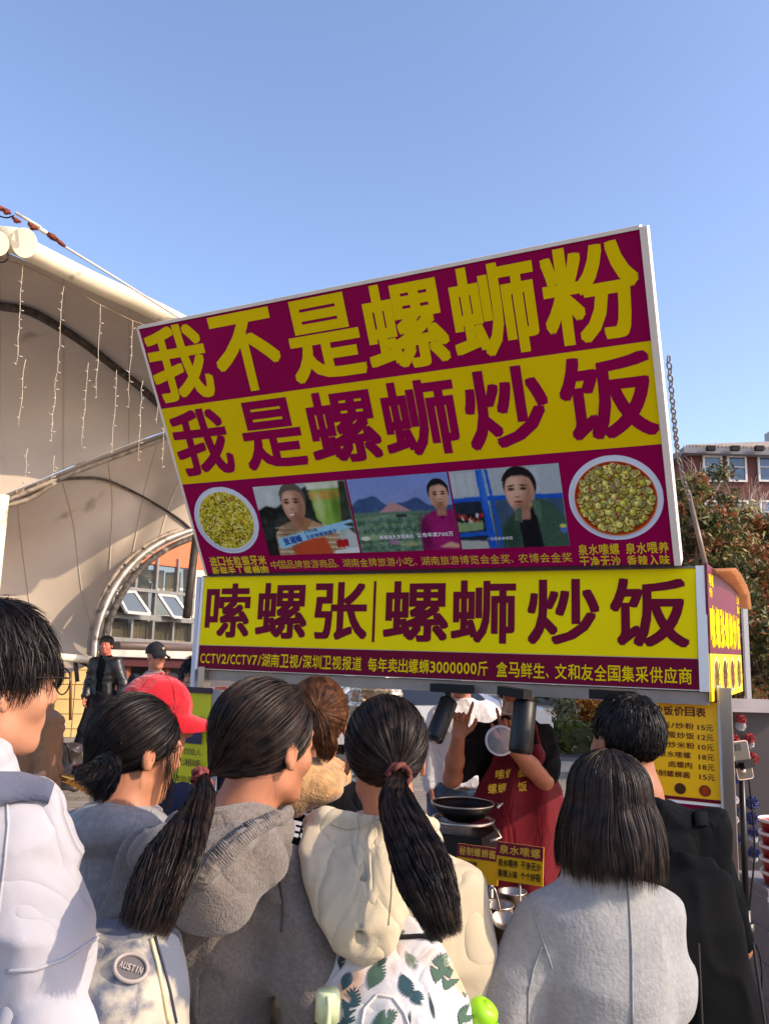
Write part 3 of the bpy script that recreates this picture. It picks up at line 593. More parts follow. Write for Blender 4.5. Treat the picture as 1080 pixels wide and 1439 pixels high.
# outer skin above the edge beam
C_ = [[(-200, 215, 6.9), (0, 322, 7.9), (48, 345, 8.2), (110, 377, 8.8), (175, 410, 9.3), (255, 452, 9.9), (420, 540, 11)],
      [(-200, 225, 7.6), (0, 326, 8.8), (40, 340, 9.2), (105, 368, 9.8), (175, 404, 10.4), (255, 447, 11), (420, 530, 12.2)]]
rows = [crv([at(*p) for p in r_], 8) for r_ in C_]; b = MB(); b.grid(rows); child(b.build('outer_skin', mat('grey_outer_skin', (128, 124, 122), .7, var=.1, vscale=2, transl=.1)), can)
TC = mat('beam_cream_paint', (236, 222, 190), .5, var=.1, vscale=2.2, bump=.15, bscale=20, dirt=((70, 62, 50), 3.0, .60))
b = MB(); b.tube(crv([at(20, 341, 8.0), at(120, 391, 8.8), at(250, 452, 9.85), at(420, 545, 11)], 6), .115, 20); child(b.build('edge_beam', TC), can)
b = MB(); e0 = at(20, 338, 8.0); e1 = at(34, 341, 7.93); b.tube([at(-30, 332, 8.15), e0, e1], [.135, .135, .135], 24, caps=True); child(b.build('cross_beam', TC), can)
dd = (e1-e0).normalized()
b = MB(); b.tube([e1-dd*.002, e1+dd*.012], .15, 28); child(b.build('end_cap', TC), can)
b = MB(); e2 = at(-2, 342, 7.6); b.tube([at(-60, 330, 7.9), e2], .12, 20); child(b.build('cross_beam', TC), can)
b = MB(); rp = [hit(bvA, x, y, .06) for x, y in ((-40, 415), (0, 424), (40, 431), (80, 452), (120, 478), (160, 510), (195, 540), (222, 566), (250, 596))]
b.tube(crv([p for p in rp if p], 5), .055, 8); child(b.build('rib', GRIME), can)
def along(bv, pts, off): return crv([p for p in [hit(bv, x, y, off) for x, y in pts] if p], 5)
SEAM = mat('seam_batten', (150, 134, 116), .6, .1, var=.25, vscale=10, bump=.2, dirt=((80, 70, 58), 9, .58))
b = MB(); s_ = along(bvB, [(-60, 724), (0, 703), (60, 678), (120, 654), (180, 632), (232, 612)], .04); b.tube(s_, .075, 8, flat=.5); child(b.build('seam_batten', SEAM), can)
bo = MB()
for i in range(2, len(s_)-1):
    for f in (0.0, .5): p = s_[i].lerp(s_[i+1], f); bo.ball(p + (EYE-p).normalized()*.05, .016, 6)
bolts = child(bo.build('bolts', mat('rust_bolt', (86, 62, 44), .7)), can); bolts['kind'] = 'stuff'
b = MB(); b.tube(along(bvB, [(14, 702), (40, 684), (70, 675), (105, 670), (145, 672), (185, 690), (220, 710), (250, 730), (268, 745)], .03), .022, 6); child(b.build('rib', GRIME), can)
b = MB(); b.tube(along(bvB, [(-60, 716), (0, 706), (40, 695), (75, 672)], .05), .05, 8); child(b.build('rib', SEAM), can)
arch = [(150, 1040, 11.2), (143, 1005, 11.25), (138, 965, 11.3), (137, 925, 11.4), (140, 895, 11.5), (149, 862, 11.6), (165, 828, 11.8), (187, 798, 12.1), (213, 775, 12.3), (243, 758, 12.55), (280, 746, 12.9), (330, 740, 13.3)]
STT = mat('weathered_tube_grey', (168, 158, 146), .45, .4, var=.25, vscale=5, bump=.2, dirt=((92, 80, 64), 6, .58))
b = MB(); b.tube(crv([at(x-4, y-2, d-.05) for x, y, d in arch], 5), .042, 10); child(b.build('arch_tube', STT), can)
b = MB(); b.tube(crv([at(x+7, y+6, d-.1) for x, y, d in arch[3:]], 5), .05, 10, flat=.7); child(b.build('arch_tube', GRIME), can)
b = MB(); b.tube(crv([at(x-12, y-6, d+.02) for x, y, d in arch[3:]], 5), .03, 8, flat=.5); child(b.build('arch_batten', SEAM), can)
for x, y, d in arch[3:9]:
    b = MB(); b.tube([at(x-12, y-5, d), at(x+8, y+7, d-.1)], .02, 6); child(b.build('arch_strut', STT), can)
b = MB(); b.tube([at(60, 921, 11.0), at(90, 924, 11.1), at(138, 928, 11.4)], .052, 12); child(b.build('cross_pipe', TC), can)
b = MB(); b.tube([at(106, 928, 11.3), at(109, 958, 11.3)], .03, 8); b.tube([at(112, 930, 11.3), at(134, 942, 11.4)], .02, 6); child(b.build('bracket', GRIME), can)
b = MB(); pc = at(3, 702, 9.2); b.tube([Vector((pc.x, pc.y, 0)), pc + Vector((.0, 0, .05))], .075, 14); child(b.build('column', TC), can)
b = MB(); b.tube([at(276, 752, 12.3), at(262, 868, 12.0)], .06, 8); child(b.build('strut', mat('dark_strut', (66, 58, 50), .6, .3, var=.3, vscale=8)), can)
# cable with rusty turnbuckle over the beam end
cab = tag(empty('stay_cable', at(60, 335, 7.8)), 'pale stay cable with rusty shackles and turnbuckle above the canopy end cap', 'cable')
RUST = mat('rusty_red_iron', (120, 56, 34), .75, .3, var=.45, vscale=40, bump=.5, bscale=120)
b = MB(); b.tube([at(92, 347, 8.0), at(175, 398, 8.9), at(260, 452, 9.8)], .013, 6); child(b.build('cable_rope', mat('cable_pale', (214, 206, 196), .5)), cab)
b = MB(); b.tube([at(22, 299, 7.7), at(58, 320, 7.8)], .018, 8); child(b.build('fork_plate', mat('pale_plate', (206, 196, 178), .5, var=.2, vscale=20)), cab)
for a, c, r__ in (((-30, 280), (14, 298), .032), ((55, 321), (68, 329), .026), ((68, 329), (80, 337), .034), ((80, 337), (91, 346), .024), ((40, 314), (54, 322), .022)):
    b = MB(); b.tube([at(a[0], a[1], 7.7), at(*[(a[k]+c[k])/2 for k in (0, 1)], 7.75), at(c[0], c[1], 7.8)], [r__*.7, r__, r__*.7], 8); child(b.build('turnbuckle', RUST if a[0] != 55 else CREAM), cab)
for x, y in ((23, 310), (46, 320), (9, 298)):
    b = MB(); b.ball(at(x, y, 7.7), .03, 8); b.tube([at(x-5, y-4, 7.7), at(x+6, y+2, 7.7)], .016, 6); child(b.build('shackle', RUST), cab)
b = MB(); b.tube(crv([at(-10, 300, 7.7), at(8, 306, 7.7), at(20, 303, 7.7)], 5), .008, 5); b.tube(crv([at(-10, 368, 7.7), at(6, 368, 7.7), at(12, 361, 7.7), at(10, 352, 7.8)], 5), .008, 5); child(b.build('hanging_wire', BLKM), cab)
# icicle lights
LW = mat('pale_light_string', (206, 192, 170), .5); bul = 0
wires = MB(); wl = [(0, 362), (40, 376), (90, 400), (140, 428), (185, 450), (205, 458), (240, 480)]
wp = [at(x, y, 8.0+.0075*x) for x, y in wl]; wires.tube(crv(wp, 4), .007, 5)
tag(wires.build('light_cable', mat('tan_cable', (140, 116, 92), .6)), 'thin tan cable that carries the upper row of icicle lights beneath the beam', 'cable')
def icicle(x0, y0, x1, y1, d, lab, grp):
    rt = empty('icicle_light', at(x0, y0, d)); tag(rt, lab, 'string light', grp)
    n = max(5, int((y1-y0)/12)); pts = []
    for i in range(n+1):
        f = i/n; pts.append(at(x0+(x1-x0)*f+random.uniform(-1.3, 1.3), y0+(y1-y0)*f, d+random.uniform(-.01, .01)))
    b = MB(); b.tube(pts, .0036, 4); 
    child(b.build('wire', LW), rt)
    b = MB()
    for i in range(1, n+1):
        if random.random() < .8:
            s = random.choice((-1, 1)); b.tube([pts[i], pts[i]+Vector((s*random.uniform(.02, .05), 0, random.uniform(-.02, .03)))], [.0065, .0045], 5)
    o = child(b.build('bulbs', LW), rt); o['kind'] = 'stuff'
UPR = [(32, 372, 24, 513, 8.2), (90, 400, 72, 620, 8.65), (142, 428, 135, 558, 9.0), (187, 450, 180, 572, 9.35)]
LOW = [(36, 505, 27, 600, 9), (125, 510, 115, 628, 9.3), (165, 520, 157, 637, 9.5), (200, 535, 195, 648, 9.7), (222, 560, 220, 597, 9.8), (232, 590, 228, 658, 9.9), (38, 630, 34, 690, 9.4), (76, 640, 73, 680, 9.5)]
for i, t in enumerate(UPR): icicle(*t, ['leftmost', 'longest, second from left,', 'third from left', 'rightmost'][i]+' icicle light string on the cable under the canopy beam', 'icicle lights on the upper cable')
for i, t in enumerate(LOW): icicle(*t, ['leftmost', 'second from left', 'third from left', 'fourth from left', 'short one next to the board edge', 'rightmost', 'lowest at the left edge', 'low short one before the seam'][i]+' of the lower icicle light strings', 'icicle lights of the lower row')
# stage floor, ledge
b = MB(); b.box((-7.5, 15.5, .06), (11, 8, .12)); structure(b.build('stage_floor', mat('stage_grey', (120, 116, 110), .8, var=.2, vscale=3)))
LED = mat('pale_stone', (196, 180, 154), .85, var=.15, vscale=6, bump=.3)
l0 = atz(88, 1105, 0); b = MB(); b.box((l0.x+.6, l0.y+.25, .16), (1.5, .5, .32)); b.box((l0.x+.6, l0.y+.25, .335), (1.54, .54, .03)); tag(b.build('stone_ledge', LED), 'low pale stone ledge in front of the man in the leather jacket', 'ledge')

# left building with the glass stairwell
fa, fb = at(150, 900, 16.2), at(285, 900, 19.3); fa.z = fb.z = 0; fh = (fb-fa).normalized(); fn = fh.cross(Z)
def fq(px, py, off=0.0):
    d = ray(px, py); t = (fa-EYE).dot(fn)/d.dot(fn); return EYE + d*t + fn*off
def vert(px, py0, py1, off=0.0):
    a = fq(px, (py0+py1)/2, off); return Vector((a.x, a.y, fq(px, py0, off).z)), Vector((a.x, a.y, fq(px, py1, off).z))
lb = tag(empty('stairwell_building', fa), 'building behind the stage with orange band wall and a glazed stairwell', 'building')
ORW = mat('orange_plaster', (214, 112, 76), .8, var=.08, vscale=1.2); MUL = mat('grey_aluminium', (150, 146, 140), .45, .4, var=.1)
INT = mat('interior_dim', (84, 76, 64), .9, var=.15, vscale=.8); GL = mat('window_glass', (44, 48, 50), .1, 0, alpha=.4, spec=.5)
def wallq(name, pts, m, th=.25, par=lb, off=0.0):
    b = MB(); b.prism([fq(x, y, off) for x, y in pts], fn*-th); return child(b.build(name, m), par)
wallq('orange_wall', [(120, 782), (330, 806), (330, 735), (120, 700)], ORW)
wallq('upper_wall', [(120, 699), (330, 734), (330, 640), (120, 600)], mat('grey_wall', (130, 124, 120), .8, var=.1))
wallq('wall', [(270.5, 906), (330, 912), (330, 806.5), (270.5, 800)], mat('cream_pier', (226, 206, 178), .8, var=.08))
b = MB(); b.prism([fq(100, 915, -2.6), fq(330, 925, -2.6), fq(330, 700, -2.6), fq(100, 690, -2.6)], fn*-.1); child(b.build('back_wall', INT), lb)
b = MB(); b.prism([fq(100, 905, -.2), fq(330, 912, -.2), fq(330, 912, -2.5), fq(100, 905, -2.5)], Z*-.15); child(b.build('floor_slab', INT), lb)
def mullion(a, c, w=.07): b = MB(); b.bar(a, c, w, .09, up=fn); return child(b.build('mullion', MUL), lb)
for x in (158, 188, 217, 246.5, 270): mullion(*vert(x, 865, 785, .02))
for x in (152, 182, 212, 240.5, 267): mullion(*vert(x, 905, 868, .02))
for (x0, y0, x1, y1, w_) in ((140, 823, 270, 837, .07), (140, 862.5, 270, 872.5, .12), (140, 899, 270, 907, .14)): mullion(fq(x0, y0, .04), fq(x1, y1, .04), w_)
for i, (x0, x1) in enumerate(((140, 158), (158, 188), (188, 217), (217, 246.5), (246.5, 270))):
    for ya, yb in ((787, 826), (829, 864)):
        b = MB(); b.prism([fq(x0, yb, -.01), fq(x1, yb+1.5, -.01), fq(x1, ya+1.5, -.01), fq(x0, ya, -.01)], fn*-.008); child(b.build('pane', GL), lb)
    b = MB(); b.prism([fq(x0-4, 899, -.01), fq(x1-4, 900.5, -.01), fq(x1-4, 873, -.01), fq(x0-4, 869, -.01)], fn*-.008); child(b.build('pane', GL), lb)
SASH = mat('open_sash_glass', (92, 102, 108), .3, 0, spec=.5)
for q4 in (((160, 832), (185, 831), (193, 863), (160, 860)), ((218.7, 835), (242.6, 838), (250.6, 868.5), (226, 866.6))):
    P4 = [fq(*q4[0], .05), fq(*q4[1], .05), fq(*q4[2], .3), fq(*q4[3], .3)]
    wn = child(MB().prism(P4, fn*-.02).build('open_window', SASH), lb)
    b = MB(); 
    for i in range(4): b.bar(P4[i]+fn*.01, P4[(i+1) % 4]+fn*.01, .06, .05, up=fn)
    child(b.build('frame', mat('sash_white', (206, 202, 196), .4, .3)), wn)
# stairs and railings behind the glass
STW = mat('stair_cream', (224, 212, 178), .7)
b = MB()
s0, s1 = fq(196, 795, -.9), fq(243, 838, -.9); b.bar(s0, s1, .2, .5)
for i in range(12): p = s0.lerp(s1, (i+.5)/12) + Z*.2; b.box(p, (.3, .5, .16), math.atan2(fh.y, fh.x))
b.bar(fq(200, 803, -.5), fq(216, 822, -.5), .06, .2)
child(b.build('staircase', STW), lb)
b = MB()
for x in np.linspace(219, 245, 14): a, c = vert(x, 832-(245-x)*.9, 800+(x-219)*.05, -.3); b.bar(a, c, .025)
for x in np.linspace(249, 268, 10): a, c = vert(x, 834, 804, -.3); b.bar(a, c, .03)
o = child(b.build('balusters', STW), lb); o['kind'] = 'stuff'
b = MB()
for x in np.linspace(150, 266, 62): a, c = vert(x, 902, 874, -.15); b.bar(a, c, .045 if random.random() < .5 else .09, .03)
o = child(b.build('balusters', mat('curtain_cream', (222, 206, 168), .8, var=.2, vscale=3)), lb); o['kind'] = 'stuff'
b = MB(); b.tube([fq(150, 907, .25), fq(290, 911, .25)], .09, 10); child(b.build('gutter_pipe', mat('dark_brown_pipe', (96, 80, 72), .5)), lb)
b = MB(); b.prism([fq(130, 921, .3), fq(300, 927, .3), fq(300, 916, .3), fq(130, 912, .3)], fn*-.3); child(b.build('fascia', mat('pale_grey_fascia', (190, 182, 170), .7, var=.15, vscale=3)), lb)
b = MB(); b.prism([fq(130, 934, .2), fq(330, 942, .2), fq(330, 928.5, .2), fq(130, 922, .2)], fn*-.3); child(b.build('shop_band', mat('deep_maroon_band', (70, 24, 28), .7)), lb)
b = MB(); b.prism([fq(130, 1010, -1), fq(330, 1010, -1), fq(330, 935, -1), fq(130, 930, -1)], fn*-.1); child(b.build('shopfront', mat('dark_shopfront', (46, 42, 40), .4, var=.3, vscale=1.5)), lb)
for x in (175, 232, 316):
    a, c = vert(x, 1010, 930, -.1); a.z = 0; b = MB(); b.bar(a, c, .28); child(b.build('pillar', mat('red_brown_pillar', (146, 80, 56), .7, var=.1)), lb)
# pale yellow tiled annex with brown downpipe
an = tag(empty('tiled_annex', at(95, 1010, 14.5)), 'pale yellow tiled wall block with a brown downpipe left behind the arch foot', 'building')
YT = mat('pale_yellow_tile', (228, 196, 130), .6, var=.06, vscale=2)
ax0, ax1 = at(70, 1000, 14.5), at(133, 1000, 14.7); axd = ((ax1-ax0)*Vector((1, 1, 0))).normalized(); L_ = (ax1-ax0).length
zz = 0.0; k = 0
tb = MB(); tb.box((0, 0, 0), (.36, .04, .235)); tile0 = None
AY = math.atan2(axd.y, axd.x)
b = MB(); b.box(ax0*Vector((1, 1, 0))+axd*(L_/2)+Vector((.05, .12, 1.0)), (L_, .2, 2.0), AY); child(b.build('wall', mat('grout', (170, 150, 110), .9)), an)
for r_ in range(8):
    for c in range(2):
        o = tb.build('tile', YT) if tile0 is None else tile0.copy()
        if tile0 is None: tile0 = o
        else: COL.objects.link(o)
        p = ax0*Vector((1, 1, 0)) + axd*(.19+.375*c) + Z*(.13+.25*r_); o.location = p; o.rotation_euler = (0, 0, AY); child(o, an)
b = MB(); b.tube([at(99, 1012, 14.35), at(100, 930, 14.35)], .025, 8); child(b.build('downpipe', mat('brown_pipe', (110, 76, 44), .6)), an)
b = MB(); b.box(at(69, 990, 14.2), (.14, .14, 2.0)); child(b.build('corner_post', mat('dark_green_post', (60, 58, 44), .7)), an)

# right brick building
rb = tag(empty('brick_building', at(1050, 915, 50)*Vector((1, 1, 0))), 'red brick building with white framed windows and a ribbed tile roof behind the trees', 'building')
BR = paving('far_brick', (142, 78, 66), (124, 64, 56), 0.6, 0.2, (110, 66, 58)); BR.node_tree.nodes['Brick Texture'].inputs['Mortar Size'].default_value = .02
rx0 = at(968, 640, 50).x
ez = at(1000, 638, 50).z
b = MB(); b.box((rx0+12, 56, ez/2-.1), (24, 12, ez)); child(b.build('wall', BR), rb)
b = MB(); b.box((rx0+11.8, 55.9, ez+.05), (24.8, 13.2, .36)); child(b.build('eave', mat('grey_eave', (128, 128, 132), .7, var=.1)), rb)
b = MB(); e = ez+.232; x0, x1, y0, y1 = rx0-.6, rx0+24.2, 49.3, 62.5
b.add([(x0, y0, e), (x1, y0, e), (x1, y1, e), (x0, y1, e), (x0+11, 56, e+2.3), (x1-11, 56, e+2.3)], [(0, 1, 5, 4), (1, 2, 5), (2, 3, 4, 5), (3, 0, 4)])
rf = child(b.build('roof', mat('roof_tile_grey', (84, 74, 68), .9, var=.2, vscale=2)), rb)
b = MB()
for i in range(110):
    x = x0 + (x1-x0)*i/110; f = min(1, (x-x0)/11, (x1-x)/11); b.bar((x, y0, e+.04), (x, y0+6.7*f, e+.05+2.3*f), .10, .2)
o = child(b.build('roof_ribs', mat('roof_rib_pale', (196, 180, 162), .9, var=.2, vscale=3)), rf); o['kind'] = 'stuff'
for x in (998, 1032, 1066): b = MB(); b.box(at(x, 630, 49.0), (.5, .3, .3)); child(b.build('roof_vent', BLKM), rf)
b = MB(); b.box((at(1078, 604, 55).x+.4, 55, at(1078, 604, 55).z-1), (.9, .9, 1.6)); child(b.build('chimney', mat('pale_concrete', (190, 184, 176), .8)), rf)
WG = mat('far_window_glass', (70, 92, 116), .08, 0, spec=.9, var=.5, vscale=.35)
for row in range(5):
    for c in range(9):
        cx_ = [1000, 1034, 1077, 1111, 1150, 1184, 1223, 1257, 1296][c]; p = at(cx_, 659, 50); zc = p.z - row*2.85
        if zc < 1: continue
        fr = MB(); 
        for q, s in (((0, -.78), (1.2, .12)), ((0, .78), (1.2, .12)), ((-.55, 0), (.12, 1.46)), ((.55, 0), (.12, 1.46)), ((0, 0.1), (.97, .05))):
            fr.box((p.x+q[0], 49.94, zc+q[1]), (s[0], .14, s[1]))
        f = child(fr.build('window', mat('window_white', (222, 218, 212), .5)), rb)
        pn = MB(); pn.box((p.x, 49.97, zc), (.98, .04, 1.46)); child(pn.build('pane', WG), f)

# trees
def leaf_mesh(cent, n, size, rng, spread, flat=.8):
    ci = rng.integers(0, len(cent), n); P = cent[ci] + rng.normal(0, 1, (n, 3))*np.array([spread, spread, spread*flat])
    a = rng.normal(0, 1, (n, 3)); a /= np.linalg.norm(a, axis=1)[:, None]; u = np.cross(a, rng.normal(0, 1, (n, 3))); u /= np.linalg.norm(u, axis=1)[:, None]
    s = size*rng.uniform(.6, 1.25, (n, 1)); v = a*s*.42; u = u*s
    V = np.stack([P-u, P+v*.9, P+u, P-v*.9], 1).reshape(-1, 3); F = np.arange(4*n).reshape(-1, 4); return V, F, ci
LG = [mat('leaf_dark_green', (72, 78, 40), .5, transl=.3), mat('leaf_olive', (116, 114, 56), .5, transl=.3), mat('leaf_rust', (152, 92, 56), .6, transl=.3), mat('leaf_light', (172, 168, 112), .5, transl=.3), mat('leaf_brown', (120, 90, 62), .6, transl=.3)]
BARK = mat('bark', (92, 78, 64), .9, var=.3, vscale=12, bump=.6, bscale=30)
def tree(name, label, group, x, y, h, z0, rx, nleaf, seed, wts, size=.052, clumps=105):
    rng = np.random.default_rng(seed); t = tag(empty(name, (x, y, 0)), label, 'tree', group)
    b = MB(); top = Vector((x, y, h*.8)); pts = [Vector((x, y, 0)), Vector((x+.05, y, h*.3)), Vector((x-.05, y+.05, h*.55)), top]; b.tube(pts, [.1, .08, .055, .02], 8)
    cent = []
    for i in range(clumps):
        d = rng.normal(0, 1, 3); d /= np.linalg.norm(d); r = rng.uniform(.45, 1.0)**.6
        zc = (z0+h)/2; c = np.array([x, y, zc]) + d*np.array([rx, rx, (h-z0)/2])*r*(1+.18*math.sin(d[0]*5+seed)+.15*math.sin(d[2]*7)); cent.append(c)
        if i % 4 == 0:
            s = pts[1].lerp(pts[3], rng.uniform(.1, .9)); c_ = Vector(c); b.tube([s, s.lerp(c_, .5)+Z*.1, c_], [.028, .018, .006], 5)
    child(b.build('trunk', BARK), t)
    cent = np.array(cent); V, F, ci = leaf_mesh(cent, nleaf, size, rng, rx*.10)
    base = rng.choice(5, len(cent), p=wts); mi = np.where(rng.random(len(F)) < .6, base[ci], rng.choice(5, len(F), p=wts))
    o = link('crown', npmesh('crown', V, F, mi=mi), LG); child(o, t); o['kind'] = 'stuff'; return t
W1 = [.34, .24, .20, .12, .10]; W2 = [.30, .22, .26, .10, .12]
G_ = 'leafy trees behind the side sign'
tr = [('leafy_tree', 'tall slim tree whose tip pokes up beside the hanging chain', 963, 12.5, 650, 1.2, .62, 16000, 21, W1), ('leafy_tree', 'rust tinted bushy tree just right of the prop pole', 1000, 13.5, 672, 1.0, 1.15, 30000, 22, W2),
      ('leafy_tree', 'broad olive tree at the right edge above the side sign', 1062, 14.5, 735, .9, 1.45, 34000, 23, W1), ('leafy_tree', 'dark tree low down behind the awning pole', 1035, 12.2, 800, .7, 1.0, 18000, 24, W1)]
for nm, lab, px, d, py, z0, rx, nl, sd, wt in tr:
    p = at(px, py, d); tree(nm, lab, G_, p.x, p.y, p.z, z0, rx, nl, sd, wt)
for px, d, py, rx, sd, lab in ((860, 30, 890, 3.4, 31, 'dark far tree behind the hedge nearest the visitor in the black tee'), (1000, 28, 880, 3.2, 32, 'dark far tree behind the stall post'), (1120, 26, 860, 3.0, 33, 'dark far tree right of the pompom cabinet')):
    p = at(px, py, d); tree('far_tree', lab, 'far trees beyond the plaza', p.x, p.y, p.z, .2, rx, 5000, sd, [.6, .2, .08, .04, .08], .2, 80)
# bare pale tree in front of the brick building
bt = tag(empty('bare_tree', at(1045, 915, 24)*Vector((1, 1, 0))), 'bare pale branched tree in front of the brick facade', 'tree')
b = MB(); base = at(1048, 915, 24); base.z = 0
def br(p, d, L, r, k):
    q = p + d*L; b.tube([p, p.lerp(q, .5)+Vector((random.uniform(-.05, .05),)*3)*L, q], [r, r*.8, r*.55], 5)
    if k > 0:
        for i in range(3):
            nd = (d + Vector((random.uniform(-.6, .6), random.uniform(-.6, .6), random.uniform(-.05, .5)))).normalized(); br(p.lerp(q, random.uniform(.5, 1)), nd, L*.68, r*.55, k-1)
br(base, Vector((0, 0, 1)), 3.4, .12, 5); child(b.build('trunk', mat('pale_bark', (188, 168, 148), .9)), bt)
bt2 = tag(empty('bare_tree', at(500, 900, 60)*Vector((1, 1, 0))), 'bare treetop of fine twigs just showing over the top edge of the tilted board', 'tree')
b = MB(); base = at(499, 905, 60); base.z = 0; random.seed(3)
br(base, Vector((0, 0, 1)), 9.3, .2, 5); child(b.build('trunk', mat('grey_twigs', (120, 116, 116), .9)), bt2)

# hedge, flowers, shrubs
def stuffleaves(name, x0, x1, y0, y1, z0, z1, n, size, mats, label, cat, seed):
    rng = np.random.default_rng(seed); c = np.stack([rng.uniform(x0, x1, 400), rng.uniform(y0, y1, 400), rng.uniform(z0, z1, 400)], 1)
    V, F, ci = leaf_mesh(c, n, size, rng, .06); o = link(name, npmesh(name, V, F, mi=rng.integers(0, len(mats), len(F))), mats); return o
hx0, hx1 = at(770, 1030, 15).x, at(1150, 1030, 15).x
hd = tag(empty('clipped_hedge', (hx0, 15.3, 0)), 'clipped low green hedge with bright top beyond the cook', 'hedge')
b = MB(); b.box(((hx0+hx1)/2, 15.4, .2), (hx1-hx0, .7, .42)); child(b.build('core', LG[0]), hd)
o = stuffleaves('leaves', hx0, hx1, 15.0, 15.8, .08, .5, 14000, .06, [LG[0], mat('hedge_green', (104, 124, 36), .5, transl=.3), LG[1]], '', '', 5); child(o, hd); o['kind'] = 'stuff'
o = stuffleaves('flower_bed', at(800, 1000, 16.5).x, at(870, 1000, 16.5).x, 16.2, 16.9, .45, .85, 3000, .07, [mat('orange_flowers', (214, 120, 40), .6), mat('gold_flowers', (226, 170, 60), .6), LG[2]], '', '', 6)
tag(o, 'bed of orange and gold flowers above the hedge', 'flowers'); o['kind'] = 'stuff'
o = stuffleaves('grey_shrub', at(788, 1000, 16).x, at(806, 1000, 16).x, 16.0, 16.5, .4, 1.1, 1500, .07, [mat('grey_green', (128, 124, 104), .7), LG[3]], '', '', 8)
tag(o, 'small grey green shrub at the left end of the flower bed', 'shrub'); o['kind'] = 'stuff'

# parked cars
def car(name, label, x, y, rz, col, grp='cars parked beyond the stall'):
    t = empty(name, (x, y, 0), rz, label, 'car', grp); paint = mat('car_paint_'+name+str(col[0]), col, .3, .3, coat=.8)
    prof = [(-2.2, .35), (-2.25, .62), (-2.1, .80), (-1.3, .90), (-.75, 1.36), (-.3, 1.45), (.55, 1.42), (1.2, 1.12), (1.45, .98), (2.1, .92), (2.25, .70), (2.25, .35)]
    b = MB(); rows = []
    for s, w_ in ((-.86, 0), (-.80, 1), (0, 1), (.80, 1), (.86, 0)):
        rows.append([Vector((px_, s*(1 - .22*max(0, (pz-.9))/.55), pz*(1 if w_ else .97))) for px_, pz in prof])
    b.grid(rows); b.add(rows[0], [tuple(range(len(prof)))]); b.add(rows[-1], [tuple(range(len(prof)))[::-1]]); body = b.build('body', paint); body.parent = t
    for s in (-1, 1):
        for xs in ([(-1.15, .93), (-.68, 1.33), (-.25, 1.39), (-.25, .93)], [(-.18, .93), (-.18, 1.39), (.5, 1.37), (1.1, 1.1), (1.25, .95)]):
            b = MB(); b.prism([Vector((a, s*(.862*(1-.22*(z-.9)/.55)+.004), z)) for a, z in xs], Vector((0, s*.004, 0))); o = b.build('side_window', mat('car_glass', (20, 24, 28), .08, 0, spec=1.0)); o.parent = t
    for pr in ([(-1.26, .93), (-.78, 1.345)], [(.62, 1.405), (1.16, 1.15)]):
        b = MB(); (a, z), (c, z2) = pr; o_ = Vector((-.012 if a < 0 else .012, 0, .012)); b.prism([Vector((a, -.72, z))+o_, Vector((a, .72, z))+o_, Vector((c, .62, z2))+o_, Vector((c, -.62, z2))+o_], Vector((0, 0, .004))); o = b.build('windscreen' if a > 0 else 'rear_window', mat('car_glass', (20, 24, 28), .08)); o.parent = t
    for a in (-1.4, 1.4):
        for s in (-.80, .80):
            b = MB(); M = Matrix.Rotation(math.pi/2, 3, 'X'); b.lathe((a, s, .32), [(.02, -.1), (.30, -.1), (.32, -.07), (.32, .07), (.30, .1), (.02, .1)], 20, 0, M); w_ = b.build('wheel', mat('tyre', (18, 18, 18), .9)); w_.parent = t
            b = MB(); b.lathe((a, s, .32), [(.01, -.108), (.19, -.106), (.2, .106), (.01, .108)], 14, 0, M); r_ = b.build('rim', STEEL); r_.parent = w_
    for s in (-.6, .6):
        b = MB(); b.box((-2.22, s, .72), (.08, .34, .14)); o = b.build('tail_light', mat('tail_red', (170, 16, 16), .3)); o.parent = t
        b = MB(); b.box((2.2, s, .72), (.10, .36, .14)); o = b.build('headlight', mat('lamp_clear', (220, 224, 230), .1)); o.parent = t
    return t
p = at(565, 1000, 13.0); car('parked_car', 'silver car parked behind the stall left of the cook in the red apron', p.x, 13.6, R_(8), (196, 194, 190))
p = at(790, 1000, 13.0); car('parked_car', 'blue grey car parked behind the right shoulder of the cook', p.x-2.3, 15.2, R_(172), (92, 106, 130))
p = at(440, 1000, 17.0); car('parked_car', 'dark red car parked farther off at the left behind the stall', p.x, 18.0, R_(4), (120, 40, 40))
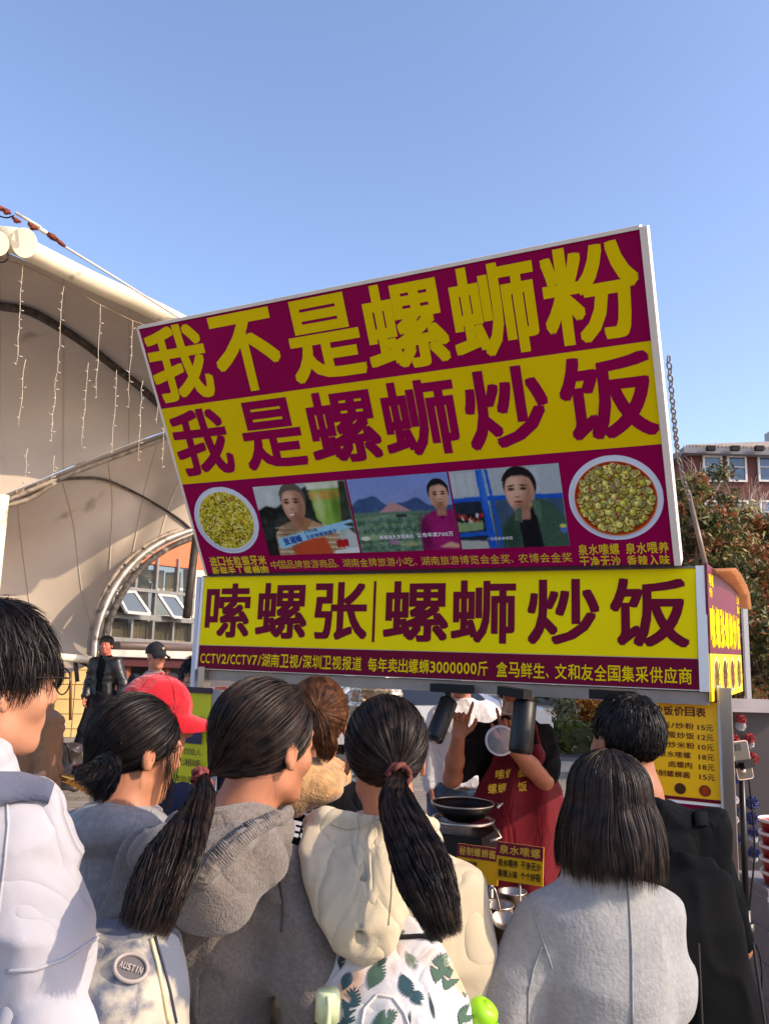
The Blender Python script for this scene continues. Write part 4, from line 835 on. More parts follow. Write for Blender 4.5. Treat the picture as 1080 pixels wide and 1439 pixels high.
# ================================================================= PEOPLE: fields turned into one continuous surface
class Field:
    def __init__(s, lo, hi, h):
        s.lo = np.array(lo, float); s.h = h; s.n = np.ceil((np.array(hi)-s.lo)/h).astype(int)+1
        s.ax = [(s.lo[i]+h*np.arange(s.n[i])).astype(np.float32) for i in range(3)]
        s.f = np.full(s.n, 9.0, np.float32)
    def _sl(s, lo, hi):
        a = np.clip(np.floor((np.array(lo)-s.lo)/s.h).astype(int), 0, s.n); b = np.clip(np.ceil((np.array(hi)-s.lo)/s.h).astype(int)+1, 0, s.n)
        return a, b
    def put(s, fn, lo, hi, k=0.02, op='u'):
        m = k + 3*s.h; a, b = s._sl(np.array(lo)-m, np.array(hi)+m)
        if np.any(b <= a): return
        X = s.ax[0][a[0]:b[0]][:, None, None]; Y = s.ax[1][a[1]:b[1]][None, :, None]; Z_ = s.ax[2][a[2]:b[2]][None, None, :]
        d = fn(X, Y, Z_); v = s.f[a[0]:b[0], a[1]:b[1], a[2]:b[2]]
        if op == 'u':
            hh = np.clip(.5+.5*(v-d)/k, 0, 1); r = v*(1-hh)+d*hh - k*hh*(1-hh)
        else:                                   # smooth subtraction
            d = -d; hh = np.clip(.5-.5*(v-d)/k, 0, 1); r = v*(1-hh)+d*hh + k*hh*(1-hh)
        s.f[a[0]:b[0], a[1]:b[1], a[2]:b[2]] = r
    def cap(s, A, B, ra, rb, k=.02, sc=(1, 1, 1), op='u'):
        A = np.array(A, float); B = np.array(B, float); sc = np.array(sc, float); A_ = A/sc; B_ = B/sc; ab = B_-A_; L = ab@ab+1e-9; ms = min(sc)
        def fn(X, Y, Z_):
            px, py, pz = X/sc[0]-A_[0], Y/sc[1]-A_[1], Z_/sc[2]-A_[2]; t = np.clip((px*ab[0]+py*ab[1]+pz*ab[2])/L, 0, 1)
            return (np.sqrt((px-t*ab[0])**2+(py-t*ab[1])**2+(pz-t*ab[2])**2)-(ra+(rb-ra)*t))*ms
        r = max(ra, rb)*sc; s.put(fn, np.minimum(A, B)-r, np.maximum(A, B)+r, k, op)
    def ell(s, c, r, k=.02, R=None, op='u'):
        c = np.array(c, float); r = np.array(r, float)
        def fn(X, Y, Z_):
            x, y, z = X-c[0], Y-c[1], Z_-c[2]
            if R is not None: x, y, z = (R[0][0]*x+R[1][0]*y+R[2][0]*z, R[0][1]*x+R[1][1]*y+R[2][1]*z, R[0][2]*x+R[1][2]*y+R[2][2]*z)
            k0 = np.sqrt((x/r[0])**2+(y/r[1])**2+(z/r[2])**2); k1 = np.sqrt((x/r[0]**2)**2+(y/r[1]**2)**2+(z/r[2]**2)**2)+1e-6
            return k0*(k0-1)/k1
        m = r if R is None else np.full(3, max(r)); s.put(fn, c-m, c+m, k, op)
    def loft(s, secs, k=.03, e=2.3):
        """secs: (z, cx, cy, rx, ry) from low to high"""
        S = np.array(secs, float); z0, z1 = S[0, 0], S[-1, 0]
        def fn(X, Y, Z_):
            zz = Z_.ravel().astype(float); g = [np.interp(zz, S[:, 0], S[:, i])[None, None, :].astype(np.float32) for i in range(1, 5)]
            q = (np.abs((X-g[0])/g[2])**e + np.abs((Y-g[1])/g[3])**e)**(1/e); d = (q-1)*np.minimum(g[2], g[3])
            dz = np.maximum(z0-Z_, Z_-z1); return np.maximum(d, dz)
        s.put(fn, [(S[:, 1]-S[:, 3]).min(), (S[:, 2]-S[:, 4]).min(), z0], [(S[:, 1]+S[:, 3]).max(), (S[:, 2]+S[:, 4]).max(), z1], k)
    def mesh(s):
        f = s.f; ins = f < 0
        c = [ins[i:s.n[0]-1+i, j:s.n[1]-1+j, k:s.n[2]-1+k] for i in (0, 1) for j in (0, 1) for k in (0, 1)]
        tot = sum(x.astype(np.int8) for x in c); act = (tot > 0) & (tot < 8); idx = np.argwhere(act)
        ids = np.full(act.shape, -1, np.int32); ids[act] = np.arange(len(idx))
        cor = np.array([(i, j, k) for i in (0, 1) for j in (0, 1) for k in (0, 1)])
        val = np.stack([f[idx[:, 0]+q[0], idx[:, 1]+q[1], idx[:, 2]+q[2]] for q in cor], 1)
        acc = np.zeros((len(idx), 3)); cn = np.zeros(len(idx))
        for a in range(8):
            for b in range(a+1, 8):
                if abs(cor[a]-cor[b]).sum() != 1: continue
                va, vb = np.clip(val[:, a], -1, 1), np.clip(val[:, b], -1, 1); m = (va < 0) != (vb < 0); t = np.where(m, va/(va-vb+1e-12), 0)
                acc += np.where(m[:, None], cor[a]+(cor[b]-cor[a])*t[:, None], 0); cn += m
        V = s.lo + (idx + acc/cn[:, None])*s.h
        Q = []
        for ax in range(3):
            o1, o2 = [(1, 2), (2, 0), (0, 1)][ax]
            sl0 = [slice(None)]*3; sl1 = [slice(None)]*3; sl0[ax] = slice(0, -1); sl1[ax] = slice(1, None)
            a, b = ins[tuple(sl0)], ins[tuple(sl1)]; e = np.argwhere(a != b)
            ok = (e[:, o1] > 0) & (e[:, o2] > 0) & (e[:, o1] < s.n[o1]-1) & (e[:, o2] < s.n[o2]-1); e = e[ok]
            sgn = a[e[:, 0], e[:, 1], e[:, 2]]
            def g(d1, d2):
                q = e.copy(); q[:, o1] -= d1; q[:, o2] -= d2; return ids[q[:, 0], q[:, 1], q[:, 2]]
            q4 = np.stack([g(1, 1), g(0, 1), g(0, 0), g(1, 0)], 1); q4[~sgn] = q4[~sgn][:, ::-1]; Q.append(q4)
        F = np.concatenate(Q); F = F[(F >= 0).all(1)]
        return V, F
def vnoise(P, seed=0):                           # smooth value noise, P (n,3)
    P = np.asarray(P, float); i = np.floor(P).astype(np.int64); f = P-i; f = f*f*(3-2*f); r = 0
    for a in (0, 1):
        for b in (0, 1):
            for c in (0, 1):
                q = (i[:, 0]+a)*374761393 + (i[:, 1]+b)*668265263 + (i[:, 2]+c)*2147483647 + seed*1274126177
                q = (q ^ (q >> 13))*1274126177 & 0x7fffffff; q = (q ^ (q >> 16)) & 0xffff
                w_ = (f[:, 0] if a else 1-f[:, 0])*(f[:, 1] if b else 1-f[:, 1])*(f[:, 2] if c else 1-f[:, 2]); r = r + w_*q/65535.0
    return r
def normals(V, F):
    n = np.zeros_like(V); fn_ = np.cross(V[F[:, 2]]-V[F[:, 0]], V[F[:, 3]]-V[F[:, 1]])
    for k in range(4): np.add.at(n, F[:, k], fn_)
    return n/(np.linalg.norm(n, axis=1)[:, None]+1e-9)
def relax(V, F, it=2):
    for _ in range(it):
        s_ = np.zeros_like(V); c_ = np.zeros(len(V))
        for k in range(4):
            for j in (1, 3): np.add.at(s_, F[:, k], V[F[:, (k+j) % 4]]); np.add.at(c_, F[:, k], 1)
        V = V*.4 + .6*s_/np.maximum(c_, 1)[:, None]
    return V
def fold(V, F, layers, seed=0):
    """cloth folds: layers of (direction frequencies (fx,fy,fz), amplitude, kind)"""
    N_ = normals(V, F); d = np.zeros(len(V))
    for k, (fr, amp, kind) in enumerate(layers):
        P = V@np.array(fr).reshape(-1, 3).T if np.ndim(fr) == 2 else V*np.array(fr)
        w_ = vnoise(V*3.1+7*k, seed+50+k); P = P + 0.9*np.stack([w_, w_, w_], 1)
        n_ = vnoise(P, seed+k)
        if kind == 'r': n_ = 1-np.abs(2*n_-1)**1.0; n_ = n_**2.2        # sharp crests
        elif kind == 'v': n_ = -(1-np.abs(2*n_-1))**3.0                 # narrow creases
        d += amp*(n_-.5)
    return V + N_*d[:, None]
def tomesh(name, F_, m, parent, rel=1, folds=None, seed=0):
    V, F = F_.mesh(); V = relax(V, F, rel)
    if folds: V = fold(V, F, folds, seed)
    return link(name, npmesh(name, V, F, smooth=True), m, parent), V, F

SKIN = {}
def skin(col=(205, 150, 118)):
    if col not in SKIN:
        key = col; col = (int(col[0]*.88), int(col[1]*.87), int(col[2]*.88))
        m = mat('skin_%d_%d' % (col[0], col[2]), col, .48, var=.07, vscale=30, bump=.08, bscale=350, spec=.4); m.node_tree.nodes['Principled BSDF'].inputs['Subsurface Weight'].default_value = .12
        m.node_tree.nodes['Principled BSDF'].inputs['Subsurface Radius'].default_value = (.012, .005, .003); SKIN[key] = m; return m
    return SKIN[col]
def hairmat(name, col, col2, rough=.46):
    m = mat(name, col, rough, var=.0, col2=col2, vscale=40, spec=.30, detail=4); b = m.node_tree.nodes['Principled BSDF']; b.inputs['Sheen Weight'].default_value = 0.0
    return m
HB = hairmat('black_hair', (12, 9, 9), (34, 26, 24)); HBR = hairmat('dark_brown_hair', (44, 28, 20), (84, 58, 40)); HBB = hairmat('black_brown_hair', (14, 9, 8), (52, 38, 30)); HBC = hairmat('chestnut_hair', (60, 34, 20), (120, 76, 46))
HU = mat('dark_hair_underlay', (12, 9, 8), .8)  # dark hair colour of the solid layer beneath the strands

class Person:
    """origin at the feet, x right, y the way the body faces, z up"""
    def __init__(s, label, px, d, H, yaw=0.0, turn=0.0, tilt=0.0, nod=0.0, group='visitors crowding before the stall', tophead_py=None, h=.009, sh=1.0, cat='person'):
        p = at(px, 915, d); s.H = H; k = H/1.70; s.k = k
        s.root = tag(empty('person', (p.x, p.y, 0), yaw), label, cat, group); s.yaw = yaw; s.h = h; s.loc = Vector((p.x, p.y, 0))
        s.sh = .185*k*sh
        s.J = dict(neck=(0, -.01*k, 1.43*k), headc=(0, .015*k, 1.575*k), hipL=(-.09*k, 0, .90*k), hipR=(.09*k, 0, .90*k),
                   shL=(-s.sh, 0, 1.372*k), shR=(s.sh, 0, 1.372*k), elL=(-s.sh-.03*k, -.02*k, 1.10*k), elR=(s.sh+.03*k, -.02*k, 1.10*k),
                   wrL=(-s.sh-.0*k, .12*k, .90*k), wrR=(s.sh+.0*k, .12*k, .90*k), knL=(-.095*k, .02, .48*k), knR=(.095*k, .02, .48*k), anL=(-.10*k, -.02, .08*k), anR=(.10*k, -.02, .08*k))
        s.HR = (Matrix.Rotation(turn, 3, 'Z') @ Matrix.Rotation(-nod, 3, 'X') @ Matrix.Rotation(tilt, 3, 'Y'))
        s.Rn = np.array(s.HR)
    def hp(s, x, y, z): return tuple(np.array(s.J['headc']) + s.Rn@(np.array((x, y, z))*s.k))       # head coordinates -> person
    def head(s, F, face=True, ears=True, jaw=1.0):
        k = s.k; R = s.Rn; E = lambda c, r, kk=.015, op='u': F.ell(s.hp(*c), np.array(r)*k, kk, R, op); C = lambda a, b, ra, rb, kk=.008, op='u': F.cap(s.hp(*a), s.hp(*b), ra*k, rb*k, kk, op=op)
        E((0, -.012, .035), (.076, .094, .084)); E((0, .03, -.03), (.060*jaw, .062, .080), .03); E((0, .06, -.088), (.028*jaw, .024, .020), .03)
        C((-.042, .01, -.07), (-.018, .065, -.095), .018, .014, .02); C((.042, .01, -.07), (.018, .065, -.095), .018, .014, .02)
        E((-.045, .055, -.028), (.022, .02, .022), .02); E((.045, .055, -.028), (.022, .02, .022), .02)
        if face:
            for sx in (-1, 1): E((sx*.031, .092, .006), (.017, .012, .010), .012, 's'); E((sx*.031, .078, .004), (.0145, .0135, .0125), .004); C((sx*.014, .089, .026), (sx*.046, .078, .026), .008, .006, .012)
            C((0, .088, .012), (0, .106, -.024), .0075, .0105, .008); E((-.012, .096, -.030), (.008, .009, .007), .005); E((.012, .096, -.030), (.008, .009, .007), .005)
            C((-.016, .086, -.055), (.016, .086, -.055), .0075, .0075, .006); C((-.013, .085, -.066), (.013, .085, -.066), .008, .008, .006); C((-.02, .095, -.0605), (.02, .095, -.0605), .0022, .0022, .003, 's')
        if ears:
            for sx in (-1, 1):
                E((sx*.079, -.008, -.008), (.0085, .019, .031), .006); E((sx*.088, -.004, -.006), (.006, .010, .018), .006, 's'); E((sx*.081, -.005, -.034), (.007, .010, .010), .004)
        F.cap(s.hp(0, -.018, -.05), s.J['neck'], .054*k*jaw, .058*k*jaw, .025); F.cap(s.J['neck'], (0, -.01*k, 1.34*k), .056*k, .050*k, .03)
    def hand(s, F, wr, dirn, nrm, curl=.5, up=None, fingers=None, sc=1.0, side=1):
        """palm and five separate fingers; dirn along the palm, nrm out of the back of the hand, side +1 puts the thumb to dirn x nrm"""
        k = s.k*sc; w = np.array(wr, float); d = np.array(dirn, float); d /= np.linalg.norm(d); n = np.array(nrm, float); n -= d*(n@d); n /= np.linalg.norm(n); t = np.cross(d, n)*side
        P = lambda a, b, c: w + (d*a + t*b + n*c)*k
        for b in (-.026, -.009, .009, .026): F.cap(P(.012, b*.7, 0), P(.088, b, 0), .0150*k, .0115*k, .012)
        ln = [.072, .08, .074, .058]; cu = fingers or [curl]*4
        for i, b in enumerate((.029, .010, -.010, -.029)):
            p = P(.090, b, 0); a = 0; v = d
            for j, fr in enumerate((.46, .31, .23)):
                a += cu[i]*(1.25 if j else 1.1); v = d*math.cos(a) - n*math.sin(a) + t*(.10*(1.5-i) if cu[i] < .3 else 0); q = p + v*ln[i]*fr*k; F.cap(p, q, (.0092-.0008*j)*k, (.0086-.0009*j)*k, .004); p = q
        p = P(.018, .028, -.004)
        for j, (L, rr) in enumerate(((.042, .0125), (.034, .0105), (.026, .0095))):
            v = d*(.72+.1*j) + t*(.62-.55*j*curl) - n*(.25+.5*curl*j); v /= np.linalg.norm(v); q = p+v*L*k; F.cap(p, q, rr*k, rr*.92*k, .006); p = q
    def arm(s, F, S, r=(.052, .042, .038, .029), k=.02):
        F.cap(np.array(s.J['sh'+S])*(.82, 1, 1)-(0, 0, .045), s.J['el'+S], r[0]*.8*s.k, r[1]*.9*s.k, k); a = np.array(s.J['el'+S]); b = np.array(s.J['wr'+S]); F.cap(a, a+(b-a)*.45, r[1]*s.k, r[2]*1.08*s.k, k); F.cap(a+(b-a)*.4, b, r[2]*1.08*s.k, r[3]*s.k, k)
    def body(s, m, h=None, face=True, ears=True, jaw=1.0, hands=(.45, .45), handdir=None):
        k = s.k; h = h or s.h; xs = max(abs(s.J[q][0]) for q in s.J)+.2; ys = [s.J[q][1] for q in s.J]
        F = Field((-xs, min(ys)-.2, -.02), (xs, max(ys)+.32, s.H+.05), h); s.head(F, face, ears, jaw)
        F.loft([(.84*k, 0, 0, .125*k, .08*k), (.95*k, 0, 0, .125*k, .08*k), (1.08*k, 0, .0, .10*k, .07*k), (1.25*k, 0, 0, .115*k, .08*k), (1.34*k, 0, -.005, .115*k, .065*k), (1.39*k, 0, -.005, .07*k, .05*k)], .03)
        for S, cu in (('L', hands[0]), ('R', hands[1])):
            s.arm(F, S); a = np.array(s.J['el'+S]); b = np.array(s.J['wr'+S]); d = b-a
            if handdir and S in handdir: hd = handdir[S]; s.hand(F, b, hd[0], hd[1], cu, fingers=hd[2] if len(hd) > 2 else None, side=hd[3] if len(hd) > 3 else 1)
            else: s.hand(F, b, d, (1 if S == 'R' else -1, 0, .2), cu, side=(1 if S == 'R' else -1))
            F.cap(s.J['hip'+S], s.J['kn'+S], .082*k, .055*k, .03); F.cap(s.J['kn'+S], s.J['an'+S], .054*k, .036*k, .02); an = np.array(s.J['an'+S]); F.cap(an+(0, -.02, -.04), an+(0, .15*k, -.05), .03*k, .026*k, .02)
        o, V, F_ = tomesh('body', F, m, s.root, 1); s.bodyo = o; return o
    def top(s, name, m, secs=None, sl=(.075, .065, .062, .05), sleeves=('L', 'R'), h=None, folds=None, seed=0, k=.05, extra=None, cut=None, short=None, zlo=.80, bulk=.93, parent=None, rel=1):
        kk = s.k; h = h or s.h; xs = max(abs(s.J[q][0]) for q in ('shL', 'elL', 'wrL', 'elR', 'wrR'))+.2; ys = [s.J[q][1] for q in ('elL', 'elR', 'wrL', 'wrR')] + [-.25, .2]
        F = Field((-xs, min(ys)-.15, zlo*kk-.06), (xs, max(ys)+.15, 1.62*kk), h)
        S = secs or [(zlo, 0, 0, .175, .125), (.95, 0, 0, .175, .13), (1.1, 0, 0, .165, .12), (1.26, 0, 0, .18, .13), (1.35, 0, -.005, .175, .115), (1.405, 0, -.01, .13, .085), (1.45, 0, -.01, .075, .068)]
        F.loft([(a*kk, b*kk, c*kk, d*kk*bulk, e*kk*bulk) for a, b, c, d, e in S], .03)
        for q in sleeves:
            a, b, c = (np.array(s.J[n_+q]) for n_ in ('sh', 'el', 'wr')); a = a*np.array((.86, 1, 1)) + (0, 0, -.025)
            if short: F.cap(a, a+(b-a)*short, sl[0]*kk, sl[1]*kk*1.08, k)
            else:
                F.cap(a, b, sl[0]*kk, sl[1]*kk, k); F.cap(b, b+(c-b)*.93, sl[2]*kk, sl[3]*kk, .03)
        if extra: extra(F)
        if cut: cut(F)
        o, V, F_ = tomesh(name, F, m, parent or s.root, rel, folds, seed); return o, V, F_
    def pants(s, m, name='trousers', h=None, r=(.105, .08, .07), hem=.1):
        kk = s.k; F = Field((-.3, -.25, .0), (.3, .3, 1.05*kk), h or max(s.h, .012))
        F.loft([(.80*kk, 0, 0, .165*kk, .115*kk), (.95*kk, 0, 0, .165*kk, .115*kk), (1.0*kk, 0, 0, .15*kk, .10*kk)], .03)
        for S in 'LR': F.cap(s.J['hip'+S], s.J['kn'+S], r[0]*kk, r[1]*kk, .02); F.cap(s.J['kn'+S], np.array(s.J['an'+S])+(0, 0, .02), r[1]*kk, r[2]*kk, .02)
        return tomesh(name, F, m, s.root, 1, [((9, 9, 5), .02, 'r')], 3)[0]
    def shoes(s, m):
        kk = s.k
        for S in 'LR':
            F = Field((-.3, -.25, -.02), (.3, .35, .2), .012); an = np.array(s.J['an'+S]); an[2] = .05; F.cap(an+(0, -.05, -.01), an+(0, .15*kk, -.014), .042, .038, .02); F.cap(an+(0, 0, .02), an+(0, 0, .08), .045, .045, .02)
            tomesh('shoe', F, m, s.root, 1)
    def world(s, V): 
        c, si = math.cos(s.yaw), math.sin(s.yaw); V = np.asarray(V); return np.stack([V[:, 0]*c-V[:, 1]*si+s.loc.x, V[:, 0]*si+V[:, 1]*c+s.loc.y, V[:, 2]], 1)
    def local(s, p): 
        q = Vector(p) - s.loc; c, si = math.cos(-s.yaw), math.sin(-s.yaw); return Vector((q.x*c-q.y*si, q.x*si+q.y*c, q.z))
    def bv(s, V, F): return BVHTree.FromPolygons([Vector(v) for v in s.world(V)], F.tolist())

# ------------------------------------------------------------ hair: thousands of thin ribbons over a dark base
def ribbons(name, paths, wid, m, parent, cen, taper=True, roll=.9):
    """paths (n,k,3), wid (n,), ribbons face away from cen with a random roll"""
    n, k, _ = paths.shape; T = np.gradient(paths, axis=1); T /= np.linalg.norm(T, axis=2)[..., None]+1e-9
    O = paths - np.asarray(cen)[None, None, :]; S = np.cross(T, O); S /= np.linalg.norm(S, axis=2)[..., None]+1e-9
    U = np.cross(S, T); a = RNG.normal(0, roll, n)[:, None, None]; S = S*np.cos(a)+U*np.sin(a)
    w_ = np.asarray(wid)[:, None]*(np.interp(np.linspace(0, 1, k), [0, .1, .75, 1], [.6, 1, .9, .12])[None, :] if taper else np.ones((1, k)))
    V = np.stack([paths-S*w_[..., None]/2, paths+S*w_[..., None]/2], 2).reshape(-1, 3)
    b = np.arange(n)[:, None]*k*2 + np.arange(k-1)[None, :]*2; b = b.ravel(); F = np.stack([b, b+1, b+3, b+2], 1)
    return link(name, npmesh(name, V, F, smooth=True), m, parent)
def sphdirs(n): d = RNG.normal(0, 1, (n, 3)); return d/np.linalg.norm(d, axis=1)[:, None]
def slerp(a, b, t):
    om = np.arccos(np.clip((a*b).sum(-1), -1, 1))[:, None, None]; so_ = np.sin(om)+1e-6; t = t[None, :, None] if t.ndim == 1 else t[..., None]
    return (np.sin((1-t)*om)*a[:, None, :] + np.sin(t*om)*b[:, None, :])/so_
HC, HRAD = np.array((0, -.018, .030)), np.array((.0835, .104, .094))   # hair ellipsoid in head coordinates
def headspace(s, P): return np.array(s.J['headc']) + (P*s.k)@s.Rn.T
def haircap(s, m, region, name='hair_base', rad=1.0, add=None, h=.006):
    """dark solid under the strands"""
    F = Field(np.array(s.J['headc'])-.2, np.array(s.J['headc'])+.2, h); k = s.k
    F.ell(s.hp(*HC), HRAD*.985*k*rad, .01, s.Rn)
    if add: add(F)
    V, Q = F.mesh(); V = relax(V, Q, 1); L = ((V-np.array(s.J['headc']))@s.Rn)/k; keep = region(L)
    Q = Q[keep[Q].all(1)]; used = np.unique(Q); mp = np.full(len(V), -1); mp[used] = np.arange(len(used))
    return link(name, npmesh(name, V[used], mp[Q], smooth=True), m, s.root)
def scalp(L, front=.42, ear=-.02, nape=-.075):
    """True where hair grows; L in head coordinates"""
    x, y, z = L[:, 0], L[:, 1], L[:, 2]
    face = (y > .045) & (z < .062+.25*np.maximum(0, .07-np.abs(x)-.02)*0) ; side = (y > .005) & (z < ear+.02)
    low = z < np.interp(y, [-.12, -.03, .005, .05], [nape, nape+.01, ear-.01, ear+.03])
    return ~(face | side | low)
def ponytail(s, m, tie, tail, n=7500, tn=2600, w=.0011, tailr=None, cen=None, front=None, seedr=0, wisps=60, vol=1.0, tk=14, base=None, frizz=.002):
    """tie in head coordinates, tail: list of points in person coordinates from the tie on"""
    tie = np.array(tie); td = (tie-HC)/HRAD; td /= np.linalg.norm(td)
    haircap(s, base or HU, scalp)
    D = sphdirs(n*3); L = HC + D*HRAD; D = D[scalp(L)][:n]; n_ = len(D)
    # most strands begin at the hairline: push starts away from the tie
    T_ = np.linspace(0, 1, 12); P = slerp(D, np.repeat(td[None], n_, 0), T_); lay = RNG.uniform(.985, 1.035, n_)[:, None]*(1+.03*np.sin(T_*math.pi)[None, :]*vol)
    wob = 1+.006*np.sin(6*T_[None, :]*RNG.uniform(.5, 1.5, (n_, 1))+RNG.uniform(0, 6, (n_, 1)))
    L = HC + P*HRAD*(lay*wob)[..., None]; pin = T_[None, :, None]**6; L = L*(1-pin) + (tie*1.03)*pin
    ribbons('hair', headspace(s, L), RNG.uniform(.6, 1.3, n_)*w, m, s.root, headspace(s, HC[None])[0])
    fl = RNG.integers(0, n_, 260); ribbons('flyaway_hair', headspace(s, HC+(P[fl]*HRAD)*(1.02+.10*RNG.uniform(.2, 1, (260, 1))*np.sin(T_*math.pi)[None, :]**1.5)[..., None]), np.full(260, w*.45), m, s.root, headspace(s, HC[None])[0])
    # tail
    C_ = crv([s.hp(*(tie*1.03))] + [tuple(p) for p in tail], 5); C_ = np.array([tuple(p) for p in C_]); K = len(C_); t = np.linspace(0, 1, K)
    rr = np.interp(t, *(tailr or ([0, .06, .25, .7, 1], [.018, .016, .034, .045, .03])))
    tan = np.gradient(C_, axis=0); tan /= np.linalg.norm(tan, axis=1)[:, None]; ux = np.cross(tan, (0, 1, 0.001)); ux /= np.linalg.norm(ux, axis=1)[:, None]; uy = np.cross(tan, ux)
    ph = RNG.uniform(0, 2*math.pi, tn); q = np.sqrt(RNG.uniform(.05, 1, tn)); end = 1-.42*RNG.uniform(0, 1, tn)**1.8*(.5+.5*q)
    tt = np.linspace(0, 1, tk)[None, :]*end[:, None]; ii = tt*(K-1); i0 = np.clip(ii.astype(int), 0, K-2); fr = (ii-i0)[..., None]
    I = lambda A: A[i0]*(1-fr) + A[i0+1]*fr
    clump = np.round(ph*4.5)/4.5; pha = ph[:, None]*(1-.55*tt) + clump[:, None]*.55*tt
    rad = (q[:, None]*I(rr[:, None])[..., 0])[..., None]; X = I(C_) + I(ux)*rad*np.cos(pha)[..., None] + I(uy)*rad*np.sin(pha)[..., None]*.7
    X = X + RNG.normal(0, frizz, X.shape)*tt[..., None]
    o = ribbons('ponytail', X, RNG.uniform(.7, 1.4, tn)*w*1.25, m, s.root, C_[K//2]+np.array((0, .3, .0)))
    bb = MB(); bb.tube([Vector(c) for c in C_[:-2]], [float(r*.62) for r in rr[:-2]], 10); bb.build('ponytail_core', HU, s.root)
    if wisps:
        D = sphdirs(wisps*6); L = HC+D*HRAD; D = D[scalp(L) & (np.abs(L[:, 0]) > .045)][:wisps]; nw = len(D); t = np.linspace(0, 1, 8)
        st = (HC+D*HRAD*1.0)[:, None, :]; out = D[:, None, :]*(.012*np.sin(t*2.5))[None, :, None]*RNG.uniform(.2, 1.6, (nw, 1, 1)); dn = np.stack([0*t, .012*t, -.07*t**1.3], 1)[None]*RNG.uniform(.2, .9, (nw, 1, 1))
        ribbons('loose_strands', headspace(s, st+out+dn), np.full(nw, w*.55), m, s.root, headspace(s, HC[None])[0])
def shorthair(s, m, n=6500, length=(.03, .055), crown=(0, -.055, .115), lift=.010, w=.0016, region=None, low=-.07, cap=True, rad=1.0, mess=.18):
    reg = region or (lambda L: scalp(L, nape=low))
    if cap: haircap(s, HU, reg, rad=rad)
    D = sphdirs(n*3); L = HC+D*HRAD; D = D[reg(L)][:n]; n_ = len(D); c = (np.array(crown)-HC)/HRAD; c /= np.linalg.norm(c)
    away = D - c*(D@c)[:, None]; away /= np.linalg.norm(away, axis=1)[:, None]; tang = away - D*(away*D).sum(1)[:, None]; tang /= np.linalg.norm(tang, axis=1)[:, None]+1e-6
    tang = tang + RNG.normal(0, mess, D.shape) + .12*np.stack([vnoise(D*5, 3)-.5, vnoise(D*5, 4)-.5, vnoise(D*5, 5)-.5], 1)*4*mess; T_ = np.linspace(0, 1, 7); ln = RNG.uniform(*length, n_)
    P = D[:, None, :] + tang[:, None, :]*(T_[None, :, None]*ln[:, None, None]/.09); P /= np.linalg.norm(P, axis=2)[..., None]
    cl = vnoise(D*9, 8)[:, None]; up = 1 + (lift/.09)*(T_[None, :]**.7)*(RNG.uniform(.2, 1.4, (n_, 1)))*(.4+1.2*cl)
    L = HC + P*HRAD*(rad*up)[..., None]; L[..., 2] -= (T_[None, :]**2)*(.010*(np.abs(P[..., 2]) < .6))
    ribbons('hair', headspace(s, L), RNG.uniform(.7, 1.3, n_)*w, m, s.root, headspace(s, HC[None])[0], roll=.7)
def bobhair(s, m, n=8500, zend=-.15, w=.0013, widen=1.18, part=(.0, .0, .12), m2=None):
    haircap(s, HU, lambda L: (L[:, 1] < .05) | (L[:, 2] > .07), rad=1.02)
    def add(F): pass
    ph = RNG.uniform(0, 2*math.pi, n); front = np.abs(((ph-math.pi/2+math.pi) % (2*math.pi))-math.pi) < .62; ph = ph[~front]; n_ = len(ph)
    th0 = np.arccos(RNG.uniform(.0, 1.0, n_))*.95; T_ = np.linspace(0, 1, 16); lay = RNG.uniform(.98, 1.06, n_)
    ze = zend + RNG.normal(0, .012, n_) + .012*vnoise(np.stack([ph*3, ph*0, ph*0], 1), 2)
    out = np.zeros((n_, 16, 3)); 
    # arc length: along ellipsoid from th0 to 90 deg, then straight down
    arc = (math.pi/2-th0)*.095; drop = (HC[2]-ze); tot = arc+drop; sL = T_[None, :]*tot[:, None]
    on = sL < arc[:, None]; th = th0[:, None] + np.minimum(sL, arc[:, None])/.095; dn = np.maximum(0, sL-arc[:, None])/drop[:, None]
    wv = .006*np.sin(ph*14+4*dn.T).T + .004*RNG.normal(0, 1, n_)[:, None]
    R = np.sin(th)*lay[:, None]*(1+.06*np.sin(th*2)**2)*(1+(widen-1)*np.sin(np.minimum(dn*1.9, math.pi*.75))*(.9)) + wv*dn*4
    phw = ph[:, None] + .05*np.sin(dn*3+ph[:, None]*5)
    out[..., 0] = HC[0] + HRAD[0]*1.06*R*np.cos(phw); out[..., 1] = HC[1] + HRAD[1]*1.0*R*np.sin(phw); out[..., 2] = HC[2] + HRAD[2]*1.06*np.cos(th)*lay[:, None] - dn*drop[:, None]
    ribbons('hair', headspace(s, out), RNG.uniform(.7, 1.4, n_)*w, m, s.root, headspace(s, HC[None])[0], roll=.55)
    # inner mass
    b = MB(); prof = [(.03, .118), (.07, .09), (.088, .045), (.096, -.01), (.094, -.07), (.080, zend+.02)]
    rows = []
    for r, z in prof:
        rows.append([Vector(s.hp(HC[0]+r*1.0*math.cos(a), HC[1]+r*1.12*math.sin(a), z)) for a in np.linspace(math.pi*.78, math.pi*2.22, 26)])
    b.grid(rows); b.build('hair_base', HU, s.root)

